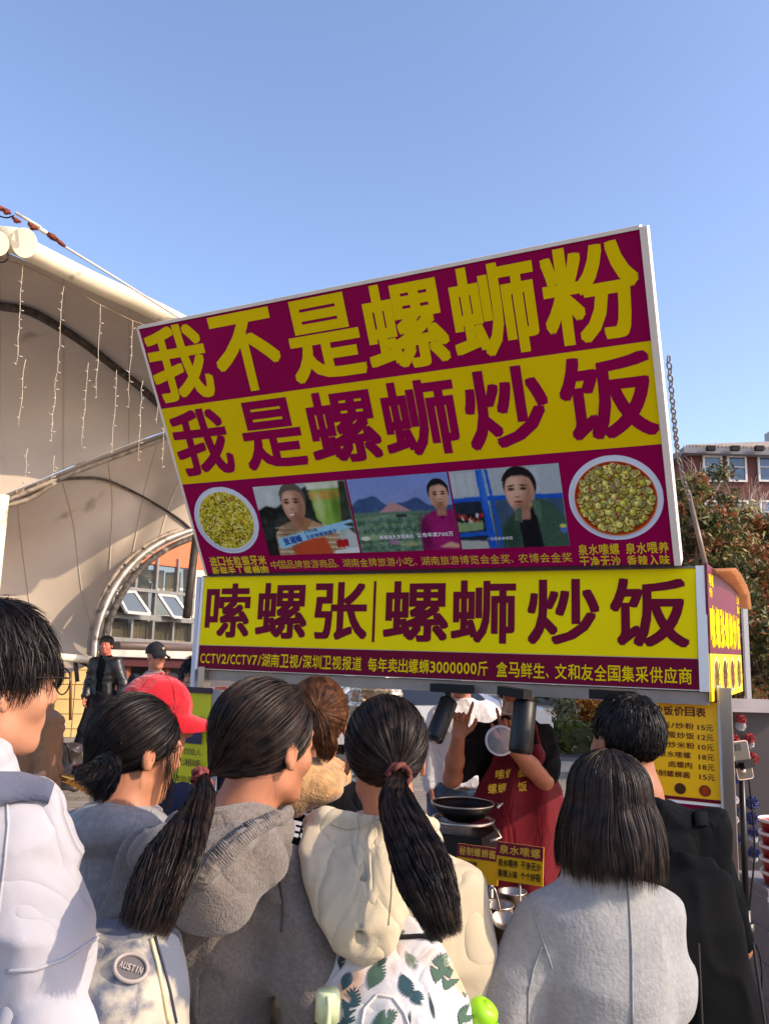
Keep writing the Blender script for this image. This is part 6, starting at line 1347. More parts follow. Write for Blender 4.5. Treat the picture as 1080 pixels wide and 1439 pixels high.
# --- person in the brown coat with the brass horn
pB = Person('person in a brown coat holding a brass horn, half hidden behind the white hoodie', 58, 4.2, 1.70, math.pi+R_(-30), h=.012, group='people beyond the crowd', sh=.92)
pB.J['elL'] = (-.22, .08, 1.12); pB.J['wrL'] = (-.12, .28, 1.05); pB.J['wrR'] = (.14, .28, .95)
pB.body(skin((206, 146, 112))); pB.top('coat', cloth('brown_wool', (134, 96, 66)), S_H, h=.013, folds=FOLD, seed=91, zlo=.62)
shorthair(pB, HBB, n=3000, length=(.10, .2), w=.003, lift=.02); pB.pants(NAVYJ)
b = MB()
for i in range(4): b.ball((-.03, .155, 1.28-.1*i), .012, 8, sc=(1, .5, 1))
b.build('coat_buttons', mat('pale_button', (220, 200, 170), .3), pB.root)
BRS = mat('brass', (214, 150, 70), .22, 1.0); hn = tag(empty('brass_horn', at(110, 1110, 3.9)), 'golden brass horn with keys seen between the white shoulder and the short ponytail', 'saxophone')
pts = [at(86, 1090, 4.0), at(100, 1094, 3.95), at(122, 1100, 3.9), at(140, 1114, 3.88), at(146, 1136, 3.86), at(138, 1156, 3.86), at(120, 1160, 3.86), at(108, 1146, 3.84)]
b = MB(); b.tube(crv(pts, 5), list(np.linspace(.010, .032, 31))+[.034]*5, 12); child(b.build('horn_body', BRS), hn)
b = MB(); b.tube(crv([at(88, 1098, 3.9), at(110, 1106, 3.85), at(132, 1120, 3.82)], 5), .004, 5); child(b.build('key_rod', BRS), hn)
for i in range(7): b = MB(); p = at(96+6.5*i, 1099+3.3*i, 3.84); b.tube([p, p+Vector((0, .012, 0))], .011, 10); child(b.build('key', BRS), hn)

# --- man in the leather jacket on the stage
G1 = 'men standing by the stage'
pK = Person('man in a black leather jacket standing on the stage by the arch foot', 150, 11.1, 1.72, math.pi+R_(-12), turn=R_(10), h=.014, group=G1); pK.root.location.z = .12; pK.loc.z = 0
pK.J['anR'] = (.26, .12, .08); pK.J['knR'] = (.17, .1, .49); pK.J['wrL'] = (-.27, .06, .86); pK.J['elL'] = (-.26, -.02, 1.1)
pK.body(skin((206, 120, 96)), h=.013); LT = mat('black_leather', (22, 20, 20), .38, bump=.5, bscale=60, spec=.6)
def opn(F): F.cap((0, .16, .8), (0, .13, 1.42), .055, .06, .01, op='s')
pK.top('leather_jacket', LT, None, sl=(.08, .072, .068, .055), h=.013, folds=[((8, 8, 12), .012, 'r')], seed=11, cut=opn, zlo=.93); pK.top('black_tee', BT, None, sleeves=(), h=.014, bulk=.88, zlo=.9)
shorthair(pK, HB, n=1600, length=(.02, .035), w=.005); pK.pants(cloth('black_jeans', (28, 28, 32))); 
TS = mat('tan_shoe', (150, 112, 84), .7); pK.shoes(TS)
for P_ in (pK,):
    b = MB(); 
    for sx in (-1, 1): b.ball(P_.hp(sx*.031, .080, .004), .008, 8)
    b.build('eyes', BLK, P_.root)
# --- man in the black cap
pL = Person('man in a black cap, open dark jacket and grey tee beyond the red cap', 220, 8.2, 1.76, math.pi+R_(20), turn=R_(28), h=.013, group=G1)
pL.body(skin((210, 140, 110)), h=.011); pL.top('open_jacket', cloth('dark_jacket', (40, 42, 50)), None, h=.013, folds=FOLD, seed=12, cut=opn); pL.top('grey_tee', cloth('grey_tee', (122, 112, 112)), None, sleeves=(), h=.013, bulk=.92)
capfield(pL, mat('black_cap', (20, 20, 24), .8)); pL.pants(NAVYJ); pL.shoes(DSH)
b = MB(); ell(b, Plane(pL.hp(0, .108, .085), Vector(pL.hp(-.1, .1, .08))-Vector(pL.hp(.1, .1, .08)), Vector((0, .3, 1))), 0, 0, .014, .012, .004); b.build('cap_emblem', mat('gold_emblem', (200, 170, 110), .5), pL.root)

# --- the cook
pM = Person('cook in a black tee and red apron with raised fingers behind the counter', 722, 4.12, 1.73, math.pi+R_(2), turn=R_(4), nod=R_(2), h=.007, sh=1.16, group='people behind the counter')
J = pM.J; J['shR'] = tuple(L_(pM, 672, 1034, 4.12)); J['shL'] = tuple(L_(pM, 770, 1036, 4.12))
J['elR'] = tuple(L_(pM, 635, 1094, 3.98)); J['wrR'] = tuple(L_(pM, 644, 1034, 3.84)); J['elL'] = tuple(L_(pM, 764, 1098, 3.96)); J['wrL'] = tuple(L_(pM, 716, 1046, 3.80)); J['headc'] = (0, .03, 1.595)
def ldir(P_, a, b): return np.array(P_.local(at(*b)))-np.array(P_.local(at(*a)))
hdR = ldir(pM, (644, 1034, 3.84), (648, 1010, 3.83)); hdL = ldir(pM, (716, 1046, 3.80), (713, 1022, 3.80))
pM.body(skin((196, 122, 88)), h=.0062, handdir={'R': (hdR, (-.3, -1, 0), [.03, .95, 1.1, 1.2], -1), 'L': (hdL, (-.1, -1, 0), [.03, .9, 1.1, 1.2], 1)})
S_M = [(.85, 0, 0, .20, .15), (.95, 0, 0, .20, .155), (1.1, 0, .0, .195, .15), (1.26, 0, 0, .21, .14), (1.35, 0, -.005, .20, .12), (1.41, 0, -.01, .14, .085), (1.455, 0, -.01, .075, .07)]
pM.top('black_tee', cloth('black_tee_cotton', (24, 23, 25), var=.1), S_M, sl=(.082, .078, .06, .05), short=.72, h=.010, folds=FOLD, seed=14, k=.03)
AP = cloth('apron_red', (100, 5, 20), var=.14, vscale=5, sheen=.1, rough=.6, bump=.2, bscale=200); b = MB(); rows = []
for z, wd, yy in ((1.35, .10, .150), (1.30, .125, .172), (1.24, .15, .185), (1.15, .20, .19), (1.05, .225, .195), (.95, .235, .20), (.8, .235, .205), (.6, .24, .20), (.45, .245, .19)):
    rows.append([Vector((a*wd, yy*math.sqrt(max(.02, 1-(abs(a)*wd/.285)**2)) + .012*math.sin(a*7+z*5) + .010*(vnoise([[a*4, z*7, 1]], 3)[0]-.5)*2, z)) for a in np.linspace(-1, 1, 22)])
b.grid(rows); ap = b.build('apron', AP, pM.root); bvAp = BVHTree.FromPolygons([Vector(v) for v in pM.world([tuple(v.co) for v in ap.data.vertices])], [tuple(p.vertices) for p in ap.data.polygons])
sm = ap.modifiers.new('thick', 'SOLIDIFY'); sm.thickness = .004
b = MB(); 
for sx in (-1, 1): b.tube([(sx*.09, .145, 1.35), (sx*.085, .08, 1.43), (sx*.06, -.02, 1.46)], .008, 6, flat=.4)
b.build('apron_strap', AP, pM.root)
c1 = hit(bvAp, 712, 1087, .004)
if c1:
    pl = Plane(c1, (Vector((1, 0, .1))), Vector((0, 0, 1))); b = MB(); text_row(b, '嗦螺张', pl, -.055, .085, .0, .042, .015, .008); text_row(b, '螺蛳炒饭', pl, -.09, .095, -.062, .044, .015, .008)
    q_ = b.build('lettering', mat('gold_thread', (206, 158, 30), .6)); q_.parent = pM.root; q_.matrix_parent_inverse = (Matrix.Translation(pM.loc) @ Matrix.Rotation(pM.yaw, 4, 'Z')).inverted()
shorthair(pM, HB, n=2600, length=(.02, .035), w=.003); pM.pants(NAVYJ); pM.shoes(DSH)
b = MB(); 
for sx in (-1, 1): b.ball(pM.hp(sx*.031, .083, .004), .011, 10)
b.build('eyes', mat('eye_dark', (30, 22, 20), .2), pM.root)
b = MB(); b.tube([pM.hp(-.022, .0965, -.061), pM.hp(0, .1005, -.0595), pM.hp(.022, .0965, -.061)], .0035, 6); b.build('lips', mat('lip_red', (166, 78, 66), .5), pM.root)
CLR = mat('clear_plastic', (226, 232, 240), .08, alpha=.28, spec=.8)
b = MB(); vp = [[Vector(pM.hp(.075*math.sin(a)*(1-.15*r), .085*math.cos(a)*1.0+.045+.02*r, -.105+.055*r)) for a in np.linspace(-1.5, 1.5, 20)] for r in (0, .5, 1)]; b.grid(vp); vz = b.build('mouth_visor', CLR, pM.root)
b = MB(); b.tube(vp[0], .0035, 6); b.tube([vp[0][0], pM.hp(-.085, -.0, -.02)], .003, 5); b.tube([vp[0][-1], pM.hp(.085, 0, -.02)], .003, 5); b.build('visor_rim', mat('clear_rim', (224, 226, 232), .2, alpha=.8), vz)
ld = tag(empty('clear_disc', at(703, 1041, 3.74)), 'round clear plastic lid held before the cook left of the right spotlight', 'lid'); lc = at(703, 1041, 3.74)
b = MB(); M = Matrix.Rotation(R_(-82), 3, 'X'); b.lathe(lc, [(.001, 0), (.058, 0), (.062, .006)], 32, 0, M); child(b.build('lid_sheet', CLR), ld); b = MB(); b.lathe(lc, [(.060, 0), (.068, .0), (.068, .010), (.060, .010), (.060, 0)], 32, 0, M); child(b.build('lid_rim', mat('frosted_rim', (226, 218, 224), .3, alpha=.75)), ld)

# --- man in the white shirt and jeans
pN = Person('man in a white shirt, brown belt and blue jeans standing behind the cook', 648, 5.25, 1.74, math.pi+R_(-4), h=.009, group='people behind the counter')
pN.J['elR'] = tuple(L_(pN, 601, 1060, 5.25)); pN.J['wrR'] = tuple(L_(pN, 606, 1106, 5.2)); pN.J['shR'] = tuple(L_(pN, 615, 1012, 5.25))
pN.body(skin((200, 134, 104)), h=.009); pN.top('shirt', cloth('white_shirt_cotton', (222, 222, 228), sheen=0, bscale=500, bump=.15), None, sl=(.082, .07, .07, .052), h=.010, folds=[((6, 6, 3), .018, 'r'), ((12, 12, 9), .008, 'r')], seed=15, zlo=.93, bulk=1.05)
pN.pants(JEAN, 'jeans'); pN.shoes(DSH); shorthair(pN, HB, n=1500, length=(.02, .035), w=.004)
b = MB(); b.tube([(.158*math.cos(t)*1.08, .115*math.sin(t)*1.1, .962) for t in np.linspace(0, 6.283, 26)], .017, 6, caps=False, flat=.3); b.build('belt', mat('brown_leather', (110, 58, 40), .4), pN.root)
b = MB(); b.box((0, .130, .962), (.055, .012, .04)); b.build('belt_buckle', STEEL, pN.root)

# --- far pedestrians
for i, (px, d, col, lab) in enumerate(((503, 34, (40, 40, 46), 'far pedestrian in dark trousers, left of the far pair'), (532, 34, (30, 34, 52), 'far pedestrian in dark blue, left one of the far pair'), (545, 35, (120, 130, 150), 'far pedestrian in pale trousers, right one of the far pair'))):
    q = Person(lab, px, d, 1.7, math.pi, h=.022, group='far pedestrians on the plaza'); q.body(skin((206, 146, 112)), h=.02, face=False); q.top('coat', cloth('far_coat_%d' % i, col), h=.025); q.pants(cloth('far_trousers_%d' % i, tuple(int(c*.8) for c in col)), h=.025); haircap(q, HB, scalp, h=.012)
# ================================================================= THINGS ON AND ROUND THE STALL
# spotlights under the sign
SPM = mat('black_satin_metal', (7, 7, 8), .45, .0, var=.1)
def spot(label, a, b_, da, db, w_, box):
    A, B = at(*a, da), at(*b_, db); r = tag(empty('track_spotlight', A), label, 'spotlight', 'black spotlights under the sign box')
    d = (B-A).normalized(); L = (B-A).length; M = d.to_track_quat('Z', 'Y').to_matrix(); m = MB(); R0 = w_/2
    m.lathe(A, [(.001, 0), (R0*.8, 0), (R0, .008), (R0, L-.012), (R0*.92, L), (.001, L)], 28, 0, M); child(m.build('housing', SPM), r)
    m = MB(); m.lathe(B, [(.001, -.001), (R0*.78, -.001), (R0*.78, .003), (.001, .003)], 24, 0, M); child(m.build('lens', mat('dark_lens', (40, 42, 44), .1)), r)
    (x0, y0), (x1, y1) = box; p, q = at(x0, y0, da+.05), at(x1, y1, da-.06); m = MB(); m.bar(p, q, .05, .035); child(m.build('driver_box', BLKM), r)
    m = MB(); t = p.lerp(q, .35 if a[0] < 700 else .8); m.tube([t, A], .012, 8); child(m.build('stem', SPM), r)
spot('tilted black cylinder spotlight hanging in front of the man in the white shirt', (631, 983), (609, 1040), 3.62, 3.55, .080, ((608, 966), (662, 969)))
spot('upright black cylinder spotlight hanging beside the face of the cook', (737.5, 984), (730.5, 1058), 3.36, 3.33, .094, ((704, 970), (741, 976)))
spot('black spotlight mostly hidden behind the short haired man in the black tee', (862, 984), (866, 1040), 3.15, 3.12, .085, ((832, 975), (880, 978)))
# wok burner and wok
wk = tag(empty('wok', at(650, 1150, 3.72)), 'dark steel wok with a bright rim on its burner before the cook', 'wok'); wc = at(650, 1128, 3.72)
b = MB(); b.lathe(wc, [(.001, -.08), (.05, -.076), (.095, -.055), (.13, -.018), (.135, 0), (.130, 0), (.125, -.018), (.09, -.05), (.001, -.074)], 32); child(b.build('bowl', mat('blackened_steel', (34, 32, 32), .35, .7, var=.3, vscale=12)), wk)
b = MB(); b.tube([wc+Vector((.136*math.cos(t), .136*math.sin(t), 0)) for t in np.linspace(0, 6.283, 40)], .004, 6, caps=False); child(b.build('rim', STEEL), wk)
b = MB(); b.tube([wc+Vector((.13, 0, -.01)), wc+Vector((.165, -.03, .005)), wc+Vector((.14, -.05, -.01))], .006, 6); child(b.build('handle', STEEL), wk)
st = tag(empty('burner_stand', Vector((wc.x, wc.y, 0))), 'black burner stand with a chrome ring carrying the wok', 'burner')
b = MB(); rc = wc+Vector((0, 0, -.07)); b.tube([rc+Vector((.13*math.cos(t), .13*math.sin(t), 0)) for t in np.linspace(0, 6.283, 40)], .009, 8, caps=False); child(b.build('chrome_ring', STEEL), st)
b = MB(); b.tube([rc+Vector((.12, -.05, 0)), rc+Vector((.15, -.10, -.05)), rc+Vector((.10, -.12, -.06))], .007, 6); child(b.build('bracket', STEEL), st)
b = MB(); b.box(Vector((wc.x, wc.y, rc.z-.10)), (.26, .24, .12), SY); child(b.build('burner_box', BLK), st); 
for sx in (-1, 1):
    for sy in (-1, 1): b = MB(); b.tube([Vector((wc.x+sx*.11, wc.y+sy*.1, 0)), Vector((wc.x+sx*.11, wc.y+sy*.1, rc.z-.15))], .012, 6); child(b.build('leg', DSTEEL), st)
# shelf behind the counter under the burner is hidden; counter goods follow
CT = .745
def pot(label, px, d, r0, h0, z0=CT):
    p = at(px, 1200, d); p.z = z0; t = tag(empty('steel_pot', p), label, 'pot', 'steel pots on the counter'); b = MB()
    b.lathe(p, [(.001, .0), (r0, .0), (r0, h0), (r0+.006, h0+.002), (r0+.005, h0+.006), (r0-.003, h0+.004), (r0-.003, .01), (.001, .01)], 28); child(b.build('pot_body', STEEL), t)
    b = MB(); b.tube([p+Vector((r0+.001, 0, h0*.75)), p+Vector((r0+.022, 0, h0*.72)), p+Vector((r0+.022, 0, h0*.45)), p+Vector((r0+.001, 0, h0*.42))], .004, 6); child(b.build('handle', STEEL), t); return t
pot('steel stock pot under the gap between the two small price cards', 697, 2.98, .056, .175); pot('smaller steel pot at the right of the pot pair, half behind the pale coat', 719, 3.12, .048, .18); pot('steel pot at the left of the pot pair, half behind the cream sleeve', 668, 3.05, .055, .17)
# red lidded tub
p = at(733, 1240, 3.02); p.z = CT; t = tag(empty('red_tub', p), 'small red tub with a pale lid behind the price card', 'tub'); b = MB(); b.lathe(p, [(.001, 0), (.042, 0), (.05, .12), (.001, .12)], 20); child(b.build('tub', mat('tub_red', (190, 26, 20), .4)), t); b = MB(); b.lathe(p+Vector((0, 0, .121)), [(.001, 0), (.056, 0), (.056, .012), (.001, .014)], 20); child(b.build('lid', mat('tub_lid', (226, 200, 190), .4)), t)
# price cards
def pcard(label, u_px, wd, d, rows):
    c = at(u_px, 1236, d); pl = Plane(c, SH, (Z*math.cos(.12)-SH.cross(Z)*math.sin(.12))); t = tag(empty('price_card', c), label, 'price card', 'small price cards on the counter'); ht = .118
    q = pbox('card', pl, 0, 0, wd, ht, -.004, 0, mat('card_yellow', (236, 176, 16), .4, var=.04), t); pbox('card_header', pl, 0, ht*.64, wd, ht, .0005, .0015, mat('card_maroon', (120, 20, 44), .45), t)
    b = MB(); text_row(b, rows[0], pl, wd*.05, wd*.95, ht*.82, .028, .02, .003); child(b.build('lettering', mat('card_gold', (226, 176, 60), .4)), q)
    b = MB()
    for i, s_ in enumerate(rows[1:]): text_row(b, s_, pl, wd*.04, wd*.96 if len(s_) > 5 else wd*.5, ht*(.47-.27*i), .024, .022, .002)
    child(b.build('lettering', mat('card_ink', (60, 26, 10), .6)), q)
    b = MB(); b.prism([pl.pt(wd*.4, .0, -.006), pl.pt(wd*.6, .0, -.006), pl.pt(wd*.6, -.002, -.06), pl.pt(wd*.4, -.002, -.06)], Z*.003); b.tube([pl.pt(wd*.5, .0, -.01), Vector((pl.pt(wd*.5, 0, -.02).x, pl.pt(wd*.5, 0, -.02).y, CT))], .004, 6); child(b.build('card_stand', DSTEEL), t)
pcard('yellow price card headed 泉水嗦螺 with a maroon strip above the pots', 696, .158, 2.86, ['泉水嗦螺', '泉水喂养 干净无沙', '香辣入味 个个好吸'])
pcard('yellow price card headed 秘制螺蛳酱, left one of the pair', 640, .150, 3.0, ['秘制螺蛳酱', '螺蛳肉秘制', '300粒'])
# tray of snails with a scoop
p = at(716, 1300, 2.86); p.z = CT; tr_ = tag(empty('snail_basket', p), 'round pan heaped with brown river snails at the front edge of the counter', 'pan')
b = MB(); b.lathe(p, [(.001, .004), (.085, .004), (.115, .04), (.12, .042), (.088, .0), (.001, .0)], 28); child(b.build('pan', mat('brown_pan', (120, 78, 44), .4, .4, var=.2, vscale=20)), tr_)
SN = [mat('snail_shell', (86, 62, 38), .35, var=.3, vscale=60), mat('snail_shell_dark', (50, 36, 26), .35)]; b0 = MB(); b0.tube([(0, 0, 0), (.006, .002, .004), (.009, .0, .011), (.006, -.003, .016)], [.010, .0085, .005, .0015], 8); s0 = b0.build('snail', SN[0]); s1d = s0.data.copy(); s1d.materials.clear(); s1d.materials.append(SN[1])
for i in range(150):
    o = s0 if i == 0 else s0.copy()
    if i: COL.objects.link(o)
    o.data = s0.data if i % 3 else s1d; r = .095*math.sqrt(random.random()); t = random.uniform(0, 6.283); o.location = p+Vector((r*math.cos(t), r*math.sin(t), .012+.045*(1-(r/.1)**2)*random.uniform(.6, 1)+.01)); o.rotation_euler = [random.uniform(0, 6.28) for _ in range(3)]; child(o, tr_)
sc_ = tag(empty('steel_scoop', p), 'bright steel scoop with a hooked handle resting over the snails', 'scoop'); q = at(707, 1300, 2.90)
b = MB(); b.lathe(q, [(.001, 0), (.026, .006), (.040, .024), (.042, .024), (.028, .003), (.001, -.004)], 22, 0, Matrix.Rotation(.5, 3, 'X')); child(b.build('bowl', STEEL), sc_); b = MB(); b.tube(crv([q+Vector((-.04, .0, .03)), q+Vector((-.06, -.01, .09)), q+Vector((-.035, -.02, .12)), q+Vector((-.015, -.03, .05))], 6), .004, 6); child(b.build('handle', STEEL), sc_)

# bottle in the backpack pocket and lime cup
BG = mat('pale_green_plastic', (198, 208, 160), .35, var=.03); p = at(461, 1395, 1.40); t = tag(empty('water_bottle', p), 'dark drinking bottle with a pale green cap and loop beside the leaf print backpack', 'bottle')
b = MB(); b.lathe(p, [(.001, .004), (.017, .004), (.0185, 0), (.0195, -.008), (.0195, -.040), (.001, -.040)], 28); child(b.build('cap', BG), t); b = MB(); b.lathe(p, [(.001, -.041), (.017, -.041), (.026, -.055), (.029, -.075), (.029, -.26), (.001, -.26)], 28); child(b.build('bottle', mat('smoky_bottle', (26, 28, 30), .25)), t)
b = MB(); b.tube(crv([p+Vector((.002, -.018, .002)), p+Vector((.004, -.026, -.015)), p+Vector((.001, -.028, -.06)), p+Vector((-.002, -.030, -.11))], 5), .0042, 6, flat=.5); child(b.build('loop', BG), t)
LM = mat('lime_plastic', (156, 214, 36), .35, transl=.15); p = at(681, 1418, 1.50); t = tag(empty('lime_cup', p), 'lime green plastic cup lid at the right side of the leaf print backpack', 'cup')
M = Matrix.Rotation(.5, 3, 'Y') @ Matrix.Rotation(.25, 3, 'X'); b = MB(); b.lathe(p, [(.001, .010), (.012, .011), (.022, .006), (.026, -.002), (.027, -.022), (.001, -.022)], 28, 0, M); child(b.build('lid', LM), t); b = MB(); b.lathe(p, [(.001, .0125), (.008, .0125), (.009, .010), (.0095, .0095)], 20, 0, M); child(b.build('button', LM), t); b = MB(); b.lathe(p, [(.001, -.023), (.024, -.023), (.024, -.16), (.001, -.16)], 24, 0, M); child(b.build('cup_body', mat('lime_body', (120, 180, 40), .3)), t)
b = MB(); b.tube([p+M@Vector((.027, 0, -.012)), p+M@Vector((.038, 0, -.02)), p+M@Vector((.036, 0, -.05))], .005, 6); child(b.build('hinge', LM), t)

# roll-up banner
bc = at(228, 1110, 3.75); BN = Plane(Vector((bc.x, bc.y, 0)), (SH), Z); rbn = tag(empty('rollup_banner', BN.pt(.1, 0)), 'yellow green roll up banner with rows of dark characters behind the red cap', 'banner')
z0, z1 = .35, at(262, 966, 3.72).z; W_ = .235; BY = mat('banner_yellow', (206, 204, 26), .45, var=.05, vscale=3, transl=.2)
b = MB(); rows = [[BN.pt(-.16+(W_+.16)*i/10, z0+(z1-z0)*j/8, .006*math.sin(i*.9+j*.4)) for i in range(11)] for j in range(9)]; b.grid(rows); b.grid([[q-BN.n*.003 for q in r] for r in rows][::-1]); bs = child(b.build('banner_sheet', BY), rbn)
pbox('header_bar', BN, -.16, z1-.02, W_+.002, z1+.004, -.008, .008, mat('banner_dark', (46, 22, 40), .5), rbn); pbox('side_board', BN, W_+.004, z1-.75, W_+.05, z1-.0, -.01, -.004, mat('grey_board', (140, 136, 136), .6), rbn)
pbox('header_photo', BN, .02, z1-.235, W_-.03, z1-.12, .008, .010, mat('night_blue_print', (26, 22, 62), .4, var=.4, vscale=12), rbn)
pbox('banner_foot', BN, -.16, .0, W_, .05, -.06, .06, DSTEEL, rbn); b = MB(); b.bar(BN.pt(.04, .05, -.02), BN.pt(.04, z1, -.02), .015); child(b.build('banner_pole', DSTEEL), rbn)
b = MB()
for s_, v, u0, hh in (('螺蛳炒饭创始人', z1-.268, -.02, .030), ('张湘峰', z1-.315, .06, .032), ('政协委员', z1-.385, .07, .026), ('市政协常委', z1-.422, .045, .026), ('工商联副主席', z1-.46, .02, .026), ('餐饮协会会长', z1-.50, .02, .026), ('非遗传承人', z1-.54, .04, .026)): text_row(b, s_, BN, u0, W_-.025, v, hh, .006, .010)
child(b.build('lettering', mat('banner_ink', (70, 60, 12), .6)), bs)

# bag on the stage ledge, red cloth
bgc = at(90, 1040, 9.6); F = Field((-.4, -.3, -.02), (.4, .3, .65), .015); F.loft([(.0, 0, 0, .22, .14), (.15, 0, 0, .23, .15), (.38, 0, 0, .20, .13), (.46, .02, 0, .15, .09)], .04, e=3); F.cap((-.12, 0, .44), (.16, 0, .44), .04, .05, .03)
tb_ = tag(empty('travel_bag', (bgc.x, bgc.y, .0)), 'dark leather holdall standing by the feet of the stage man', 'bag'); tomesh('bag', F, mat('dark_brown_leather', (50, 42, 38), .4, bump=.4, bscale=30), tb_, 1, [((6, 6, 6), .05, 'r')], 2)
b = MB(); b.tube(crv([(-.15, -.14, .3), (-.1, -.17, .5), (.1, -.17, .5), (.15, -.14, .3)], 5), .012, 6); b.build('handle', BLK, tb_); tb_.location.z = .12
rc_ = at(118, 1056, 10.9); b = MB(); b.box((rc_.x, rc_.y, .16), (.55, .3, .08), .2); tag(b.build('red_box', mat('red_case', (186, 20, 44), .6, var=.2)), 'flat red case lying on the stage behind the shoe of the man in leather', 'case')
# crumpled silver wrap and beam of the tent behind the crowd
F = Field((-.3, -.25, -.02), (.3, .25, 1.75), .014); F.loft([(0, 0, 0, .15, .12), (.8, 0, 0, .16, .13), (1.4, 0, 0, .17, .13), (1.60, 0, 0, .14, .11), (1.70, 0, 0, .06, .05)], .03)
sw = at(527, 975, 5.6); wr = tag(empty('wrapped_bundle', (sw.x, sw.y, 0)), 'upright bundle in crumpled silvery plastic wrap behind the cream hoodie woman', 'bundle'); tomesh('wrap', F, mat('silver_wrap', (206, 196, 180), .25, .55, var=.15, vscale=8), wr, 0, [((14, 14, 30), .05, 'r'), ((30, 30, 60), .02, 'r')], 7)
b = MB(); b.tube([(0, -.16, 1.35), (0.02, -.17, 1.36), (.04, -.15, 1.35)], .006, 5); b.build('tie', BLK, wr)

# pompom cabinet at the right
CB = at(1028, 1100, 4.9); cbx = CB.x; cw, cd = .20, .26; ztop = at(1050, 1000, 4.9).z
cabn = tag(empty('display_cabinet', (cbx+cw/2+.02, 4.95, 0)), 'grey display cabinet with a pale gabled lid right of the menu post', 'cabinet'); GP = mat('smoky_panel', (74, 68, 68), .35, var=.1, vscale=3)
b = MB(); b.box((cbx+cw/2+.02, 5.0, ztop/2), (cw+.04, cd, ztop)); child(b.build('cabinet_body', GP), cabn)
b = MB(); x0, x1, zz = cbx-.03, cbx+cw+.13, ztop+.004; ya, yb = 4.78, 5.2
b.add([(x0, ya, zz), (x1, ya, zz), (x1, yb, zz), (x0, yb, zz), (x0+.08, (ya+yb)/2, zz+.065), (x1-.06, (ya+yb)/2, zz+.065)], [(3, 2, 1, 0), (0, 1, 5, 4), (1, 2, 5), (2, 3, 4, 5), (3, 0, 4)]); child(b.build('gabled_lid', mat('pale_lid', (150, 138, 128), .5, var=.08)), cabn)
b = MB(); b.box((cbx+cw+.07, 5.0, ztop/2), (.03, .06, ztop)); child(b.build('edge_post', STEEL), cabn)
PR, PWt, PBl = [mat('pompom_'+n, c, .95, sheen=.5, var=.15, vscale=60) for n, c in (('red', (190, 20, 24)), ('white', (226, 224, 222)), ('blue', (20, 34, 130)))]
def pompom(px, py, r0, m, lab):
    c = at(px, py, 4.80); rng = np.random.default_rng(int(px*7+py)); D = rng.normal(0, 1, (420, 3)); D /= np.linalg.norm(D, axis=1)[:, None]; cc = np.array(c); P0 = cc+D*r0*.6; P1 = cc+D*r0*rng.uniform(.9, 1.08, (420, 1)); S = np.cross(D, rng.normal(0, 1, (420, 3))); S /= np.linalg.norm(S, axis=1)[:, None]
    V = np.stack([P0-S*.004, P0+S*.004, P1+S*.003, P1-S*.003], 1).reshape(-1, 3); o = link('pompom', npmesh('pompom', V, np.arange(len(V)).reshape(-1, 4)), m); o.data.materials.append(m)
    b = MB(); b.ball(c, r0*.72, 10); q = b.build('core', m, o); tag(o, lab, 'pompom', 'coloured pompoms hung down the cabinet front'); o['kind'] = 'thing' if False else ''; del o['kind']; return o
for px, py, r0, m, lab in ((1040, 1011, .030, PR, 'red pompom at the top of the cabinet, just above the top white one'), (1040, 1020, .028, PWt, 'topmost white pompom on the cabinet'), (1030, 1040, .034, PR, 'red pompom left above the phone'), (1052, 1038, .030, PR, 'red pompom right above the phone'), (1053, 1045, .024, PWt, 'white pompom right above the phone'), (1056, 1066, .034, PR, 'lowest red pompom, right of the phone'),
    (1027, 1068, .022, PWt, 'white pompom half behind the left edge of the phone'), (1028, 1060, .022, PBl, 'blue pompom left of the phone'), (1030, 1094, .030, PBl, 'blue pompom below the phone holder at the left'), (1056, 1128, .036, PBl, 'large blue pompom right of the tripod pole'), (1031, 1124, .024, PWt, 'white pompom left of the tripod pole, upper'), (1056, 1150, .036, PBl, 'second large blue pompom right of the tripod pole'),
    (1031, 1152, .024, PWt, 'white pompom left of the tripod pole, lower'), (1033, 1140, .026, PBl, 'blue pompom between the two white ones left of the pole'), (1057, 1178, .026, PWt, 'white pompom right of the pole beside the tub stack'), (1058, 1170, .030, PBl, 'blue pompom just above the white one beside the tub stack'), (1034, 1178, .028, PBl, 'lower blue pompom left of the pole'), (1058, 1198, .032, PBl, 'lowest blue pompom right of the pole'), (1058, 1206, .022, PWt, 'lowest white pompom on the front of the cabinet')):
    pompom(px, py, r0, m, lab)
# tripod with phone
tp = atz(1052, 1452, 0); tp = Vector((at(1051, 1400, 3.65).x, 3.65, 0)); T = tag(empty('phone_tripod', tp), 'tall black tripod stand holding a phone at the right edge', 'tripod')
hp_ = at(1041, 1088, 3.6)
def tt(name, a, b_, r): m = MB(); m.tube([a, b_], r, 10); return child(m.build(name, BLK), T)
tt('pole', tp+Vector((0, 0, .28)), tp+(hp_-tp)*.5+Vector((0, 0, .1)), .019); tt('pole', tp+(hp_-tp)*.5, hp_, .013); tt('collar', tp+(hp_-tp)*.48, tp+(hp_-tp)*.54, .030); tt('collar', tp+Vector((0, 0, .26)), tp+Vector((0, 0, .34)), .03)
for a in (-.5, 1.6, 3.7): tt('leg', tp+Vector((0, 0, .30)), tp+Vector((.36*math.cos(a), .36*math.sin(a), .01)), .011); tt('brace', tp+Vector((0, 0, .12)), tp+Vector((.2*math.cos(a), .2*math.sin(a), .14)), .006)
m = MB(); m.tube(crv([hp_+Vector((.03, 0, .0)), hp_+Vector((.05, .02, -.3)), hp_+Vector((.02, .03, -.6)), tp+Vector((.06, 0, .5)), tp+Vector((.02, .02, .06))], 6), .004, 5); child(m.build('charging_cable', BLKM), T)
